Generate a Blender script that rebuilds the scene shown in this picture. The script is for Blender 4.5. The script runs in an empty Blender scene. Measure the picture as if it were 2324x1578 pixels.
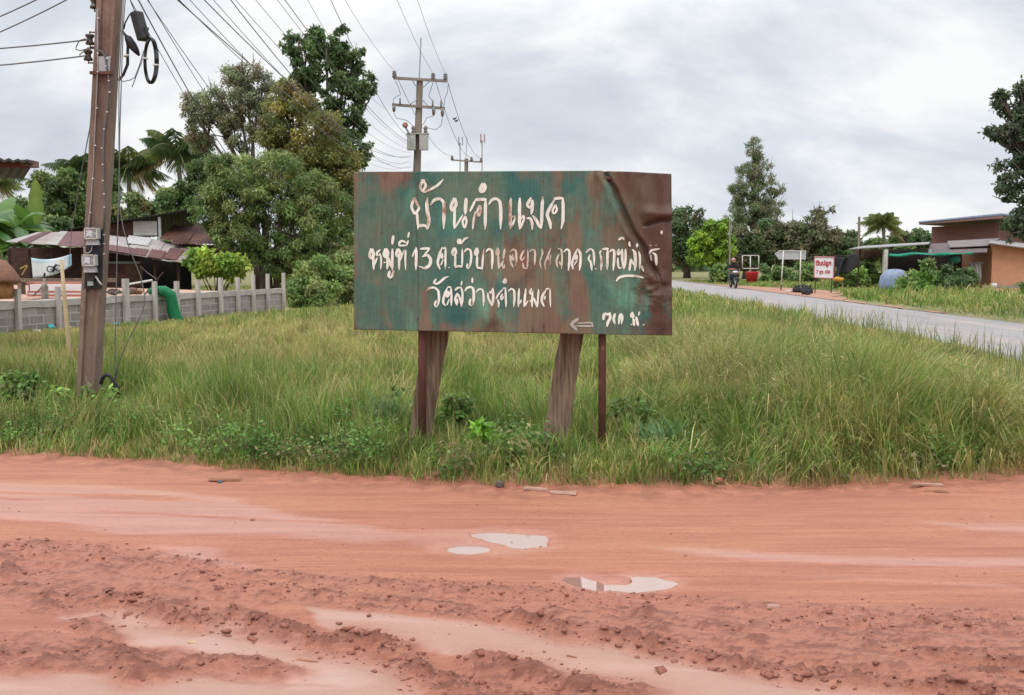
import bpy, bmesh, math, random
import numpy as np
from mathutils import Vector, Matrix

SC = bpy.context.scene
COL = SC.collection
R = math.radians
random.seed(7)
rng = np.random.default_rng(7)

# ------------------------------------------------------------------ camera
EYE = 1.6
FPX, CX, CY = 2259.4, 1162.0, 788.75          # photograph measured at 2324 px wide
PITCH = math.atan((CY - 590.0) / FPX)
cam_d = bpy.data.cameras.new('camera')
cam = bpy.data.objects.new('camera', cam_d)
COL.objects.link(cam)
cam_d.sensor_width = 36.0
cam_d.lens = 36.0 * FPX / 2324.0
cam_d.clip_start = 0.05
cam_d.clip_end = 3000.0
cam.location = (0, 0, EYE)
cam.rotation_euler = (R(90) - PITCH, 0, 0)
SC.camera = cam

# ------------------------------------------------------------------ sky, sun, exposure
SUN_EL, SUN_AZ = R(58), R(205)                # azimuth measured from +Y towards +X
world = bpy.data.worlds.new('World')
SC.world = world
world.use_nodes = True
nt = world.node_tree
nt.nodes.clear()
N = nt.nodes.new
L = nt.links.new
wo = N('ShaderNodeOutputWorld')
sky = N('ShaderNodeTexSky')
sky.sky_type = 'NISHITA'
sky.sun_disc = False
sky.sun_elevation = SUN_EL
sky.sun_rotation = SUN_AZ
bg_sky = N('ShaderNodeBackground'); bg_sky.inputs['Strength'].default_value = 0.12
L(sky.outputs[0], bg_sky.inputs['Color'])
tc = N('ShaderNodeTexCoord')
sep = N('ShaderNodeSeparateXYZ'); L(tc.outputs['Generated'], sep.inputs[0])
def wmath(op, a, b=None, clamp=False):
    n = N('ShaderNodeMath'); n.operation = op; n.use_clamp = clamp
    for i, v in enumerate((a, b)):
        if v is None: continue
        if isinstance(v, (int, float)): n.inputs[i].default_value = v
        else: L(v, n.inputs[i])
    return n.outputs[0]
zc = wmath('ADD', wmath('MAXIMUM', sep.outputs[2], 0.0), 0.75)
comb = N('ShaderNodeCombineXYZ')
L(wmath('DIVIDE', sep.outputs[0], zc), comb.inputs[0])
L(wmath('DIVIDE', sep.outputs[1], zc), comb.inputs[1])
mp = N('ShaderNodeMapping'); L(comb.outputs[0], mp.inputs[0])
mp.inputs['Rotation'].default_value = (0, 0, R(35)); mp.inputs['Scale'].default_value = (0.75, 1.35, 1)
mp.inputs['Location'].default_value = (3.1, 1.4, 0)
n1 = N('ShaderNodeTexNoise'); L(mp.outputs[0], n1.inputs['Vector'])
n1.inputs['Scale'].default_value = 2.3; n1.inputs['Detail'].default_value = 6; n1.inputs['Roughness'].default_value = 0.55; n1.inputs['Distortion'].default_value = 0.5
n2 = N('ShaderNodeTexNoise'); L(mp.outputs[0], n2.inputs['Vector'])
n2.inputs['Scale'].default_value = 6.2; n2.inputs['Detail'].default_value = 7; n2.inputs['Roughness'].default_value = 0.6; n2.inputs['Distortion'].default_value = 0.3
nmix = wmath('ADD', wmath('MULTIPLY', n1.outputs[0], 0.65), wmath('MULTIPLY', n2.outputs[0], 0.35))
cr = N('ShaderNodeValToRGB'); L(nmix, cr.inputs[0])
e = cr.color_ramp.elements
e[0].position = 0.39; e[0].color = (0.49, 0.53, 0.595, 1)
e[1].position = 0.585; e[1].color = (0.82, 0.825, 0.825, 1)
m1 = e.new(0.49); m1.color = (0.60, 0.637, 0.695, 1)
# overcast dome: brighter towards the zenith, as thick cloud is
dome = wmath('ADD', 1.0, wmath('MULTIPLY', wmath('POWER', wmath('MAXIMUM', wmath('SUBTRACT', sep.outputs[2], 0.22), 0.0), 0.9), 2.7))
vm = N('ShaderNodeVectorMath'); vm.operation = 'SCALE'
L(cr.outputs[0], vm.inputs[0]); L(dome, vm.inputs['Scale'])
bg_cl = N('ShaderNodeBackground'); bg_cl.inputs['Strength'].default_value = 1.0
L(vm.outputs[0], bg_cl.inputs['Color'])
mixs = N('ShaderNodeMixShader')
cover = N('ShaderNodeMapRange'); L(n1.outputs[0], cover.inputs[0])
cover.inputs[1].default_value = 0.2; cover.inputs[2].default_value = 0.36; cover.inputs[3].default_value = 0.8; cover.inputs[4].default_value = 0.97
L(cover.outputs[0], mixs.inputs[0]); L(bg_sky.outputs[0], mixs.inputs[1]); L(bg_cl.outputs[0], mixs.inputs[2])
L(mixs.outputs[0], wo.inputs[0])

sd = bpy.data.lights.new('sun', 'SUN')
sd.energy = 1.1; sd.angle = R(22); sd.color = (1.0, 0.95, 0.88)
sun = bpy.data.objects.new('sun', sd); COL.objects.link(sun)
sv = Vector((math.sin(SUN_AZ) * math.cos(SUN_EL), math.cos(SUN_AZ) * math.cos(SUN_EL), math.sin(SUN_EL)))
sun.rotation_euler = sv.to_track_quat('Z', 'Y').to_euler()
SC.view_settings.view_transform = 'Standard'
SC.view_settings.look = 'None'
SC.view_settings.exposure = 0.25
SC.view_settings.gamma = 1.0
try:
    SC.cycles.max_bounces = 6; SC.cycles.transparent_max_bounces = 6
    SC.cycles.diffuse_bounces = 3; SC.cycles.glossy_bounces = 3; SC.cycles.transmission_bounces = 4
    SC.cycles.use_denoising = True
except Exception:
    pass

# ------------------------------------------------------------------ survey helpers (photo direction + real distance -> place)
_c, _s = math.cos(PITCH), math.sin(PITCH)
def ray(x, y):
    u, v = (x - CX) / FPX, -(y - CY) / FPX
    return Vector((u, _c + v * _s, -_s + v * _c))
def at(x, y, Y):
    r = ray(x, y); t = Y / r.y
    return Vector((r.x * t, Y, EYE + r.z * t))
def gnd(x, y, z=0.0):
    r = ray(x, y); t = (z - EYE) / r.z
    return Vector((r.x * t, r.y * t, z))
def on_wall(x, y, P, D):
    """where the ray meets the upright plane through P along D (2D)"""
    r = ray(x, y); nx, ny = -D[1], D[0]
    t = (P[0] * nx + P[1] * ny) / (r.x * nx + r.y * ny)
    return Vector((r.x * t, r.y * t, EYE + r.z * t))

# ------------------------------------------------------------------ object helpers
def tag(o, label=None, cat=None, group=None, kind=None):
    if label: o['label'] = label
    if cat: o['category'] = cat
    if group: o['group'] = group
    if kind: o['kind'] = kind
    return o
def thing(name, loc, label, cat, group=None):
    o = bpy.data.objects.new(name, None)
    o.empty_display_size = 0.2
    COL.objects.link(o); o.location = loc
    return tag(o, label, cat, group)
def wloc(o):
    v = Vector((0, 0, 0))
    while o is not None:
        v += o.location; o = o.parent
    return v
def mesh_from_arrays(name, verts, faces, mat, parent=None, smooth=False, cols=None, uvs=None, attrs=None):
    """verts (n,3); faces either (m,k) array or list of tuples; world coordinates"""
    me = bpy.data.meshes.new(name)
    v = np.asarray(verts, dtype=np.float64)
    if parent is not None:
        v = v - np.array(wloc(parent))
    if isinstance(faces, np.ndarray):
        m, k = faces.shape
        me.vertices.add(len(v)); me.vertices.foreach_set('co', v.astype(np.float32).ravel())
        me.loops.add(m * k); me.loops.foreach_set('vertex_index', faces.astype(np.int32).ravel())
        me.polygons.add(m); me.polygons.foreach_set('loop_start', np.arange(0, m * k, k, dtype=np.int32))
        me.update(calc_edges=True)
    else:
        me.from_pydata([tuple(p) for p in v], [], [tuple(f) for f in faces])
        me.update()
    if cols is not None:
        a = me.color_attributes.new('tint', 'FLOAT_COLOR', 'POINT')
        c = np.ones((len(v), 4), np.float32); c[:, :3] = cols
        a.data.foreach_set('color', c.ravel())
    if attrs:
        for k_, arr in attrs.items():
            a = me.attributes.new(k_, 'FLOAT', 'POINT')
            a.data.foreach_set('value', np.asarray(arr, np.float32))
    if uvs is not None:
        ul = me.uv_layers.new(name='UVMap')
        li = np.empty(len(me.loops), np.int32); me.loops.foreach_get('vertex_index', li)
        ul.data.foreach_set('uv', np.asarray(uvs, np.float32)[li].ravel())
    if smooth:
        me.polygons.foreach_set('use_smooth', np.ones(len(me.polygons), bool))
    if mat: me.materials.append(mat)
    o = bpy.data.objects.new(name, me); COL.objects.link(o)
    if parent is not None: o.parent = parent
    return o

class MB:
    """collects shapes in world coordinates; build() links them as ONE mesh object"""
    def __init__(s): s.v = []; s.f = []
    def add(s, vs, fs):
        b = len(s.v); s.v += [Vector(p) for p in vs]; s.f += [tuple(i + b for i in f) for f in fs]
        return s
    def box(s, c, size, M=None, taper=1.0):
        c = Vector(c); hx, hy, hz = size[0] / 2, size[1] / 2, size[2] / 2
        vs = []
        for z, k in ((-hz, 1.0), (hz, taper)):
            for x, y in ((-hx, -hy), (hx, -hy), (hx, hy), (-hx, hy)):
                p = Vector((x * k, y * k, z))
                vs.append(c + (M @ p if M else p))
        return s.add(vs, [(3, 2, 1, 0), (4, 5, 6, 7), (0, 1, 5, 4), (1, 2, 6, 5), (2, 3, 7, 6), (3, 0, 4, 7)])
    def slab(s, quad, th, n=None):
        """a quad given thickness th behind its face"""
        q = [Vector(p) for p in quad]
        if n is None:
            n = (q[1] - q[0]).cross(q[-1] - q[0]).normalized()
        k = len(q)
        vs = q + [p - n * th for p in q]
        fs = [tuple(range(k)), tuple(range(2 * k - 1, k - 1, -1))]
        for i in range(k):
            j = (i + 1) % k
            fs.append((i, k + i, k + j, j))
        return s.add(vs, fs)
    def tube(s, path, rad, sides=6, cap=True):
        path = [Vector(p) for p in path]; n = len(path)
        if not isinstance(rad, (list, tuple)): rad = [rad] * n
        t0 = (path[1] - path[0]).normalized()
        up = Vector((0, 0, 1)) if abs(t0.z) < 0.9 else Vector((1, 0, 0))
        a = t0.cross(up).normalized()
        vs = []
        for i in range(n):
            t = (path[min(i + 1, n - 1)] - path[max(i - 1, 0)])
            if t.length < 1e-9: t = t0
            t.normalize()
            a = (a - t * a.dot(t)); a.normalize() if a.length > 1e-6 else None
            b = t.cross(a)
            for k in range(sides):
                w = 2 * math.pi * k / sides
                vs.append(path[i] + (a * math.cos(w) + b * math.sin(w)) * rad[i])
        fs = []
        for i in range(n - 1):
            for k in range(sides):
                k2 = (k + 1) % sides
                fs.append((i * sides + k, i * sides + k2, (i + 1) * sides + k2, (i + 1) * sides + k))
        if cap:
            fs.append(tuple(range(sides - 1, -1, -1))); fs.append(tuple(range((n - 1) * sides, n * sides)))
        return s.add(vs, fs)
    def lathe(s, base, prof, sides=14, M=None):
        base = Vector(base); vs = []; fs = []
        for r, z in prof:
            for k in range(sides):
                w = 2 * math.pi * k / sides
                p = Vector((r * math.cos(w), r * math.sin(w), z))
                vs.append(base + (M @ p if M else p))
        n = len(prof)
        for i in range(n - 1):
            for k in range(sides):
                k2 = (k + 1) % sides
                fs.append((i * sides + k, i * sides + k2, (i + 1) * sides + k2, (i + 1) * sides + k))
        fs.append(tuple(range(sides - 1, -1, -1))); fs.append(tuple(range((n - 1) * sides, n * sides)))
        return s.add(vs, fs)
    def ball(s, c, r, seed=0, rough=0.0, M=None, sub=2):
        bm = bmesh.new(); bmesh.ops.create_icosphere(bm, subdivisions=sub, radius=1.0)
        rr = random.Random(seed); c = Vector(c)
        r = r if isinstance(r, (tuple, list)) else (r, r, r)
        vs = []
        for v in bm.verts:
            k = 1 + rough * (rr.random() - 0.5) * 2
            p = Vector((v.co.x * r[0] * k, v.co.y * r[1] * k, v.co.z * r[2] * k))
            vs.append(c + (M @ p if M else p))
        fs = [tuple(v.index for v in f.verts) for f in bm.faces]
        bm.free()
        return s.add(vs, fs)
    def build(s, name, mat, parent=None, smooth=False):
        return mesh_from_arrays(name, s.v, s.f, mat, parent, smooth)

# ------------------------------------------------------------------ noise
def _h(ix, iy, seed):
    n = (ix.astype(np.int64) * 374761393 + iy.astype(np.int64) * 668265263 + seed * 974634777) & 0x7fffffff
    n = ((n ^ (n >> 13)) * 1274126177) & 0x7fffffff
    return ((n ^ (n >> 16)) & 0xffff) / 65535.0
def vnoise(x, y, seed=0):
    x = np.asarray(x, float); y = np.asarray(y, float)
    ix, iy = np.floor(x), np.floor(y); fx, fy = x - ix, y - iy
    fx = fx * fx * (3 - 2 * fx); fy = fy * fy * (3 - 2 * fy)
    a, b = _h(ix, iy, seed), _h(ix + 1, iy, seed); c, d = _h(ix, iy + 1, seed), _h(ix + 1, iy + 1, seed)
    return (a * (1 - fx) + b * fx) * (1 - fy) + (c * (1 - fx) + d * fx) * fy
def fbm(x, y, octv=4, seed=0, gain=0.5):
    t = 0; a = 1.0; n = 0
    for i in range(octv):
        t = t + a * vnoise(np.asarray(x) * 2 ** i, np.asarray(y) * 2 ** i, seed + i * 17); n += a; a *= gain
    return t / n
def sstep(a, b, x):
    t = np.clip((np.asarray(x, float) - a) / (b - a), 0, 1); return t * t * (3 - 2 * t)
def dist_poly(x, y, pts, closed=False):
    d = np.full(np.shape(x), 1e9)
    n = len(pts)
    for i in range(n if closed else n - 1):
        ax, ay = pts[i]; bx, by = pts[(i + 1) % n]
        dx, dy = bx - ax, by - ay; l2 = dx * dx + dy * dy + 1e-12
        t = np.clip(((x - ax) * dx + (y - ay) * dy) / l2, 0, 1)
        d = np.minimum(d, np.hypot(x - ax - t * dx, y - ay - t * dy))
    return d
def inside(x, y, pts):
    r = np.zeros(np.shape(x), bool); n = len(pts); j = n - 1
    for i in range(n):
        xi, yi = pts[i]; xj, yj = pts[j]
        c = ((yi > y) != (yj > y)) & (x < (xj - xi) * (y - yi) / (yj - yi + 1e-12) + xi)
        r ^= c; j = i
    return r
def sdf(x, y, pts):
    d = dist_poly(x, y, pts, True); return np.where(inside(x, y, pts), -d, d)

# ------------------------------------------------------------------ materials
def base_mat(name):
    m = bpy.data.materials.new(name); m.use_nodes = True
    t = m.node_tree; b = t.nodes['Principled BSDF']
    return m, t, b
def _mixc(t, fac, a, b):
    n = t.nodes.new('ShaderNodeMix'); n.data_type = 'RGBA'
    for sock, v in ((n.inputs[0], fac), (n.inputs[6], a), (n.inputs[7], b)):
        if isinstance(v, (int, float)): sock.default_value = v
        elif isinstance(v, tuple): sock.default_value = (*v[:3], 1)
        else: t.links.new(v, sock)
    return n.outputs[2]
def _noise(t, scale, detail=4, rough=0.55, stretch=(1, 1, 1), coord='Object', dist=0.0, loc=(0, 0, 0)):
    c = t.nodes.new('ShaderNodeTexCoord'); m = t.nodes.new('ShaderNodeMapping')
    m.inputs['Scale'].default_value = stretch; m.inputs['Location'].default_value = loc
    t.links.new(c.outputs[coord], m.inputs[0])
    n = t.nodes.new('ShaderNodeTexNoise'); t.links.new(m.outputs[0], n.inputs['Vector'])
    n.inputs['Scale'].default_value = scale; n.inputs['Detail'].default_value = detail
    n.inputs['Roughness'].default_value = rough; n.inputs['Distortion'].default_value = dist
    return n.outputs[0]
def _ramp(t, src, p0, p1, c0=(0, 0, 0), c1=(1, 1, 1)):
    r = t.nodes.new('ShaderNodeValToRGB'); t.links.new(src, r.inputs[0])
    e = r.color_ramp.elements; e[0].position = p0; e[1].position = p1
    e[0].color = (*c0, 1); e[1].color = (*c1, 1)
    return r.outputs[0]
def _bump(t, b, src, strength, dist=0.02):
    n = t.nodes.new('ShaderNodeBump'); n.inputs['Strength'].default_value = strength; n.inputs['Distance'].default_value = dist
    t.links.new(src, n.inputs['Height']); t.links.new(n.outputs[0], b.inputs['Normal'])
def mat(name, c1, c2=None, scale=6.0, stretch=(1, 1, 1), p=(0.35, 0.65), rough=0.85, bump=0.0, bscale=None, metal=0.0, spec=0.3, c3=None, s3=1.5, p3=(0.5, 0.65)):
    m, t, b = base_mat(name)
    b.inputs['Roughness'].default_value = rough; b.inputs['Metallic'].default_value = metal
    b.inputs['Specular IOR Level'].default_value = spec
    if c2 is None: c2 = tuple(x * 0.75 for x in c1)
    n = _noise(t, scale, 6, 0.6, stretch)
    col = _mixc(t, _ramp(t, n, *p), c1, c2)
    if c3 is not None:
        n3 = _noise(t, s3, 6, 0.65, stretch, loc=(3.3, 1.7, 9.1))
        col = _mixc(t, _ramp(t, n3, *p3), col, c3)
    t.links.new(col, b.inputs['Base Color'])
    if bump:
        _bump(t, b, _noise(t, bscale or scale * 4, 5, 0.6, stretch), bump)
    return m
def leaf_mat(name, rough=0.5, trans=0.42, spec=0.3):
    m, t, b = base_mat(name)
    a = t.nodes.new('ShaderNodeAttribute'); a.attribute_name = 'tint'
    t.links.new(a.outputs['Color'], b.inputs['Base Color'])
    b.inputs['Roughness'].default_value = rough; b.inputs['Specular IOR Level'].default_value = spec
    tr = t.nodes.new('ShaderNodeBsdfTranslucent'); t.links.new(a.outputs['Color'], tr.inputs[0])
    mx = t.nodes.new('ShaderNodeMixShader'); mx.inputs[0].default_value = trans
    t.links.new(b.outputs[0], mx.inputs[1]); t.links.new(tr.outputs[0], mx.inputs[2])
    t.links.new(mx.outputs[0], t.nodes['Material Output'].inputs[0])
    return m
LEAF = leaf_mat('leaf'); GRASS = leaf_mat('grass_blade', 0.6, 0.3, 0.2)
BARK = mat('bark', (0.13, 0.10, 0.075), (0.055, 0.042, 0.033), 3, (4, 4, 0.6), bump=0.6, bscale=14)
PALMBARK = mat('palm_bark', (0.19, 0.165, 0.14), (0.09, 0.078, 0.066), 3, (1, 1, 9), bump=0.5)
CONCRETE = mat('concrete', (0.37, 0.35, 0.33), (0.23, 0.21, 0.20), 5, bump=0.25, bscale=40, c3=(0.17, 0.13, 0.11), s3=2.2, p3=(0.55, 0.75))
POLECON = mat('pole_concrete', (0.245, 0.165, 0.128), (0.150, 0.100, 0.078), 5, (1, 1, 0.35), bump=0.5, bscale=60, c3=(0.30, 0.235, 0.19), s3=26, p3=(0.60, 0.70))
FARPOLE = mat('far_pole_concrete', (0.27, 0.225, 0.18), (0.17, 0.14, 0.115), 3, (1, 1, 0.3))
BLACK = mat('black_plastic', (0.018, 0.018, 0.019), (0.03, 0.03, 0.03), 8, rough=0.45)
RUBBER = mat('black_rubber', (0.014, 0.014, 0.015), (0.022, 0.022, 0.022), 9, rough=0.55)
WIRE = mat('cable_sheath', (0.10, 0.10, 0.105), (0.15, 0.15, 0.15), 3, rough=0.5)
WHITEP = mat('white_paint', (0.62, 0.60, 0.55), (0.50, 0.47, 0.42), 5, rough=0.5, c3=(0.30, 0.22, 0.16), s3=8, p3=(0.62, 0.72))
GREYM = mat('grey_metal', (0.38, 0.39, 0.40), (0.27, 0.28, 0.29), 4, rough=0.5, spec=0.5)
RUSTPIPE = mat('rusty_pipe', (0.135, 0.055, 0.038), (0.07, 0.032, 0.025), 7, (1, 1, 0.4), rough=0.75, bump=0.3, c3=(0.20, 0.085, 0.05), s3=20, p3=(0.58, 0.7))
WOOD = mat('weathered_wood', (0.27, 0.188, 0.128), (0.108, 0.068, 0.046), 5, (9, 9, 0.5), rough=0.9, bump=0.8, bscale=12, c3=(0.33, 0.255, 0.19), s3=2.2, p3=(0.52, 0.68))
DARKWOOD = mat('dark_wood', (0.075, 0.042, 0.032), (0.035, 0.021, 0.018), 4, (6, 6, 0.4), rough=0.9, bump=0.3)

# ------------------------------------------------------------------ foliage builders
def leaves(name, clumps, n, size, cols, parent=None, aspect=0.5, droop=0.2, up=0.35, seed=1, shell=0.55, mat_=None, colvar=0.22):
    """clumps: list of (centre, (rx,ry,rz), tint index or None). n leaf-sized faces spread through them"""
    g = np.random.default_rng(seed)
    C = np.array([tuple(c[0]) for c in clumps]); RR = np.array([tuple(c[1]) for c in clumps])
    wts = (RR[:, 0] * RR[:, 2] + RR[:, 0] * RR[:, 1] + RR[:, 1] * RR[:, 2]); wts = wts / wts.sum()
    ci = g.choice(len(C), n, p=wts)
    d = g.normal(size=(n, 3)); d /= np.linalg.norm(d, axis=1)[:, None]
    rad = (shell + (1 - shell) * g.random(n)) * (1 + 0.10 * g.normal(size=n))
    P = C[ci] + d * RR[ci] * rad[:, None]
    nrm = d * 0.8 + g.normal(size=(n, 3)) * 0.7 + np.array([0, 0, up]); nrm /= np.linalg.norm(nrm, axis=1)[:, None]
    t = g.normal(size=(n, 3)) + d * 0.5; t[:, 2] -= droop * 2
    t -= nrm * (t * nrm).sum(1)[:, None]; t /= np.linalg.norm(t, axis=1)[:, None] + 1e-9
    b = np.cross(nrm, t)
    ln = size * (0.6 + 0.8 * g.random(n)); wd = ln * aspect
    v = np.empty((n, 4, 3))
    v[:, 0] = P; v[:, 1] = P + t * (ln * 0.45)[:, None] + b * (wd * 0.5)[:, None]
    v[:, 2] = P + t * ln[:, None] - nrm * (ln * 0.12)[:, None]; v[:, 3] = P + t * (ln * 0.45)[:, None] - b * (wd * 0.5)[:, None]
    cols = np.array(cols)
    ctint = np.array([c[2] if len(c) > 2 and c[2] is not None else -1 for c in clumps])
    pick = g.integers(0, len(cols), len(clumps)); pick = np.where(ctint >= 0, ctint, pick)
    base = cols[pick][ci]
    alt = cols[g.integers(0, len(cols), n)]
    mixf = (g.random(n) * 0.55)[:, None]
    c = base * (1 - mixf) + alt * mixf
    cl = (0.75 + 0.5 * g.random(len(clumps)))[ci]
    c = c * (cl * (1 + colvar * g.normal(size=n)).clip(0.45, 1.7))[:, None]
    c = c * 2.05
    cc = np.repeat(c[:, None, :], 4, 1).reshape(-1, 3)
    return mesh_from_arrays(name, v.reshape(-1, 3), np.arange(n * 4).reshape(n, 4), mat_ or LEAF, parent, cols=cc)
def subclumps(blobs, k, frac=0.36, seed=3, flat=0.8, tint=None):
    """break big crown volumes into k smaller leaf masses each, uneven in place and size"""
    rr = random.Random(seed); out = []
    for bl in blobs:
        c, r = bl[0], bl[1]; ti = bl[2] if len(bl) > 2 else tint
        for i in range(k):
            while True:
                d = Vector((rr.gauss(0, 1), rr.gauss(0, 1), rr.gauss(0, 1)))
                if d.length > 0.1: break
            d.normalize(); q = 0.45 + 0.5 * rr.random()
            p = Vector((c[0] + d.x * r[0] * q, c[1] + d.y * r[1] * q, c[2] + d.z * r[2] * q))
            f = frac * (0.6 + 0.8 * rr.random()); m = (r[0] + r[2]) / 2
            out.append((p, (m * f, m * f, m * f * flat), ti))
    return out
def blob(x, y, rx, ry, Y, deep=None, t=None):
    k = Y / FPX
    return (at(x, y, Y), (rx * k, (deep if deep else (rx + ry) / 2) * k, ry * k), t)
def tree(name, label, cat, base, blobs, n, size, cols, k=14, trunk_r=0.2, seed=1, group=None, aspect=0.5, droop=0.2, frac=0.36, twigs=0, bark=None, trunks=1, shell=0.55, flat=0.8, colvar=0.22):
    root = thing(name, base, label, cat, group)
    m = MB(); rr = random.Random(seed)
    for q in range(trunks):
        b0 = base + Vector((0.5 * q * (1 if q % 2 else -1), 0.2 * q, 0))
        top = sum((Vector(b[0]) for b in blobs), Vector()) / len(blobs)
        mid = b0.lerp(Vector((top.x, top.y, top.z)), 0.45); mid.x = b0.x * 0.6 + mid.x * 0.4
        m.tube([b0 - Vector((0, 0, 0.2)), b0.lerp(mid, 0.5) + Vector((rr.uniform(-.1, .1), 0, 0)), mid], [trunk_r * 1.25, trunk_r, trunk_r * 0.8], 9)
        for bl in blobs[q::trunks]:
            c = Vector(bl[0]); pm = mid.lerp(c, 0.5) + Vector((rr.uniform(-.3, .3), rr.uniform(-.3, .3), rr.uniform(-.1, .3)))
            m.tube([mid, pm, c], [trunk_r * 0.6, trunk_r * 0.36, trunk_r * 0.14], 6)
            for j in range(5):
                e2 = c + Vector((rr.uniform(-1, 1) * bl[1][0], rr.uniform(-1, 1) * bl[1][1], rr.uniform(-.5, 1) * bl[1][2])) * 0.9
                m.tube([pm.lerp(c, 0.6), pm.lerp(e2, 0.7), e2], [trunk_r * 0.2, trunk_r * 0.12, trunk_r * 0.04], 5)
    for j in range(twigs):
        bl = blobs[rr.randrange(len(blobs))]; c = Vector(bl[0])
        e2 = c + Vector((rr.uniform(-1, 1) * bl[1][0], rr.uniform(-1, 1) * bl[1][1], (0.8 + 0.7 * rr.random()) * bl[1][2]))
        m.tube([c, c.lerp(e2, 0.6) + Vector((rr.uniform(-.2, .2), 0, 0)), e2], [trunk_r * 0.2, trunk_r * 0.12, trunk_r * 0.05], 4)
    m.build('trunk', bark or BARK, root, True)
    leaves('crown', subclumps(blobs, k, frac, seed, flat), n, size, cols, root, aspect, droop, seed=seed + 5, shell=shell, colvar=colvar)
    return root
def shrub(name, label, cat, base, blobs, n, size, cols, k=10, seed=1, group=None, aspect=0.55, frac=0.42, droop=0.1):
    root = thing(name, base, label, cat, group)
    m = MB(); rr = random.Random(seed)
    for bl in blobs:
        c = Vector(bl[0])
        for j in range(4):
            e2 = c + Vector((rr.uniform(-.6, .6) * bl[1][0], rr.uniform(-.6, .6) * bl[1][1], rr.uniform(-.2, .6) * bl[1][2]))
            b0 = base + Vector((rr.uniform(-.1, .1), rr.uniform(-.1, .1), -0.05))
            m.tube([b0, b0.lerp(e2, 0.5) + Vector((0, 0, 0.1)), e2], [0.025, 0.016, 0.006], 5)
    m.build('stem', BARK, root, True)
    leaves('foliage', subclumps(blobs, k, frac, seed), n, size, cols, root, aspect, droop, seed=seed + 9, shell=0.4)
    return root
def blades(name, P, h, w, ang, lean, cb, ct, mat_=GRASS, curl=0.5):
    """grass blades: P (n,3) roots; h,w sizes; ang facing; lean (n,) bend; cb/ct colours at root and tip"""
    n = len(P); g = np.random.default_rng(5)
    d = np.stack([np.cos(ang), np.sin(ang)], 1); lean = np.clip(lean, 0.02, 1.5)
    a0 = lean * 0.25; a1 = lean * 0.9; a2 = lean * 1.75                       # the blade bows over more and more towards its tip
    tw = ang + 1.57 + g.normal(size=n) * 0.7
    s = np.stack([np.cos(tw), np.sin(tw)], 1)
    v = np.empty((n, 7, 3)); p = P + np.array([0, 0, -0.03]); hw = w / 2
    def put(i, p, k):
        v[:, i, :2] = p[:, :2] - s * (hw * k)[:, None]; v[:, i + 1, :2] = p[:, :2] + s * (hw * k)[:, None]; v[:, i, 2] = v[:, i + 1, 2] = p[:, 2]
    def step(p, a, f):
        l = h * f
        return p + np.stack([d[:, 0] * np.sin(a) * l, d[:, 1] * np.sin(a) * l, np.cos(a) * l], 1)
    put(0, p, 0.8); p = step(p, a0, 0.40); put(2, p, 1.0); p = step(p, a1, 0.34); put(4, p, 0.75); v[:, 6] = step(p, a2, 0.30)
    c = np.empty((n, 7, 3)); c[:, 0] = c[:, 1] = cb; c[:, 2] = c[:, 3] = cb * .6 + ct * .4; c[:, 4] = c[:, 5] = cb * .25 + ct * .75; c[:, 6] = ct
    b = (np.arange(n) * 7)[:, None]
    f = np.concatenate([b + np.array([[0, 1, 3]]), b + np.array([[0, 3, 2]]), b + np.array([[2, 3, 5]]), b + np.array([[2, 5, 4]]), b + np.array([[4, 5, 6]])], 0)
    return mesh_from_arrays(name, v.reshape(-1, 3), f, mat_, None, cols=c.reshape(-1, 3))

# ================================================================== THE GROUND
EDGE_PX = [(-260, 1024), (0, 1035), (200, 1043), (400, 1055), (600, 1070), (800, 1085), (1000, 1098), (1200, 1107), (1500, 1111), (1800, 1107), (2000, 1099), (2324, 1083), (2560, 1068)]
_eg = [gnd(*p) for p in EDGE_PX]
EX = np.array([p.x for p in _eg]); EY = np.array([p.y for p in _eg])
def road_edge(x):
    x = np.asarray(x, float)
    return np.interp(x, EX, EY) + 0.16 * (fbm(x * 2.3, x * 0 + 3.3, 3, 11) - 0.5) + 0.10 * (fbm(x * 9, x * 0 + 1.1, 2, 12) - 0.5)
RX0, RX1 = 8.35, 12.9                                   # the paved road running away from the camera
def ground_z(x, y):
    x = np.asarray(x, float); y = np.asarray(y, float)
    z = 0.10 * (fbm(x * 0.6, y * 0.6, 4, 21) - 0.5) * (1 - sstep(5.5, 7.5, x)) * sstep(0.0, 1.2, y - road_edge(x))
    hump = 0.08 * np.exp(-((x - 4.2) / 2.0) ** 2 - ((y - 10.0) / 2.6) ** 2)
    z = z + hump * (1 - sstep(6.0, 7.8, x))
    inr = sstep(RX0 - 0.5, RX0, x) * (1 - sstep(RX1, RX1 + 0.5, x))
    z = z - 0.05 * inr - 0.04 * sstep(5.2, 7.0, x) * sstep(7.5, 9.5, y) * (1 - sstep(18, 26, y)) * (1 - sstep(RX1, RX1 + .5, x))
    e_ = y - road_edge(x)
    return np.where(y < 40, -0.22 + (z + 0.22 + 0.03) * sstep(-0.30, 0.10, e_), z)
def spread(lo, hi, step, far, grow=1.22):
    a = list(np.arange(lo, hi + 1e-6, step)); s = step; x = lo; left = []
    while x > -far: s *= grow; x -= s; left.append(x)
    s = step; x = hi; right = []
    while x < far: s *= grow; x += s; right.append(x)
    return np.array(left[::-1] + a + right)
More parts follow.
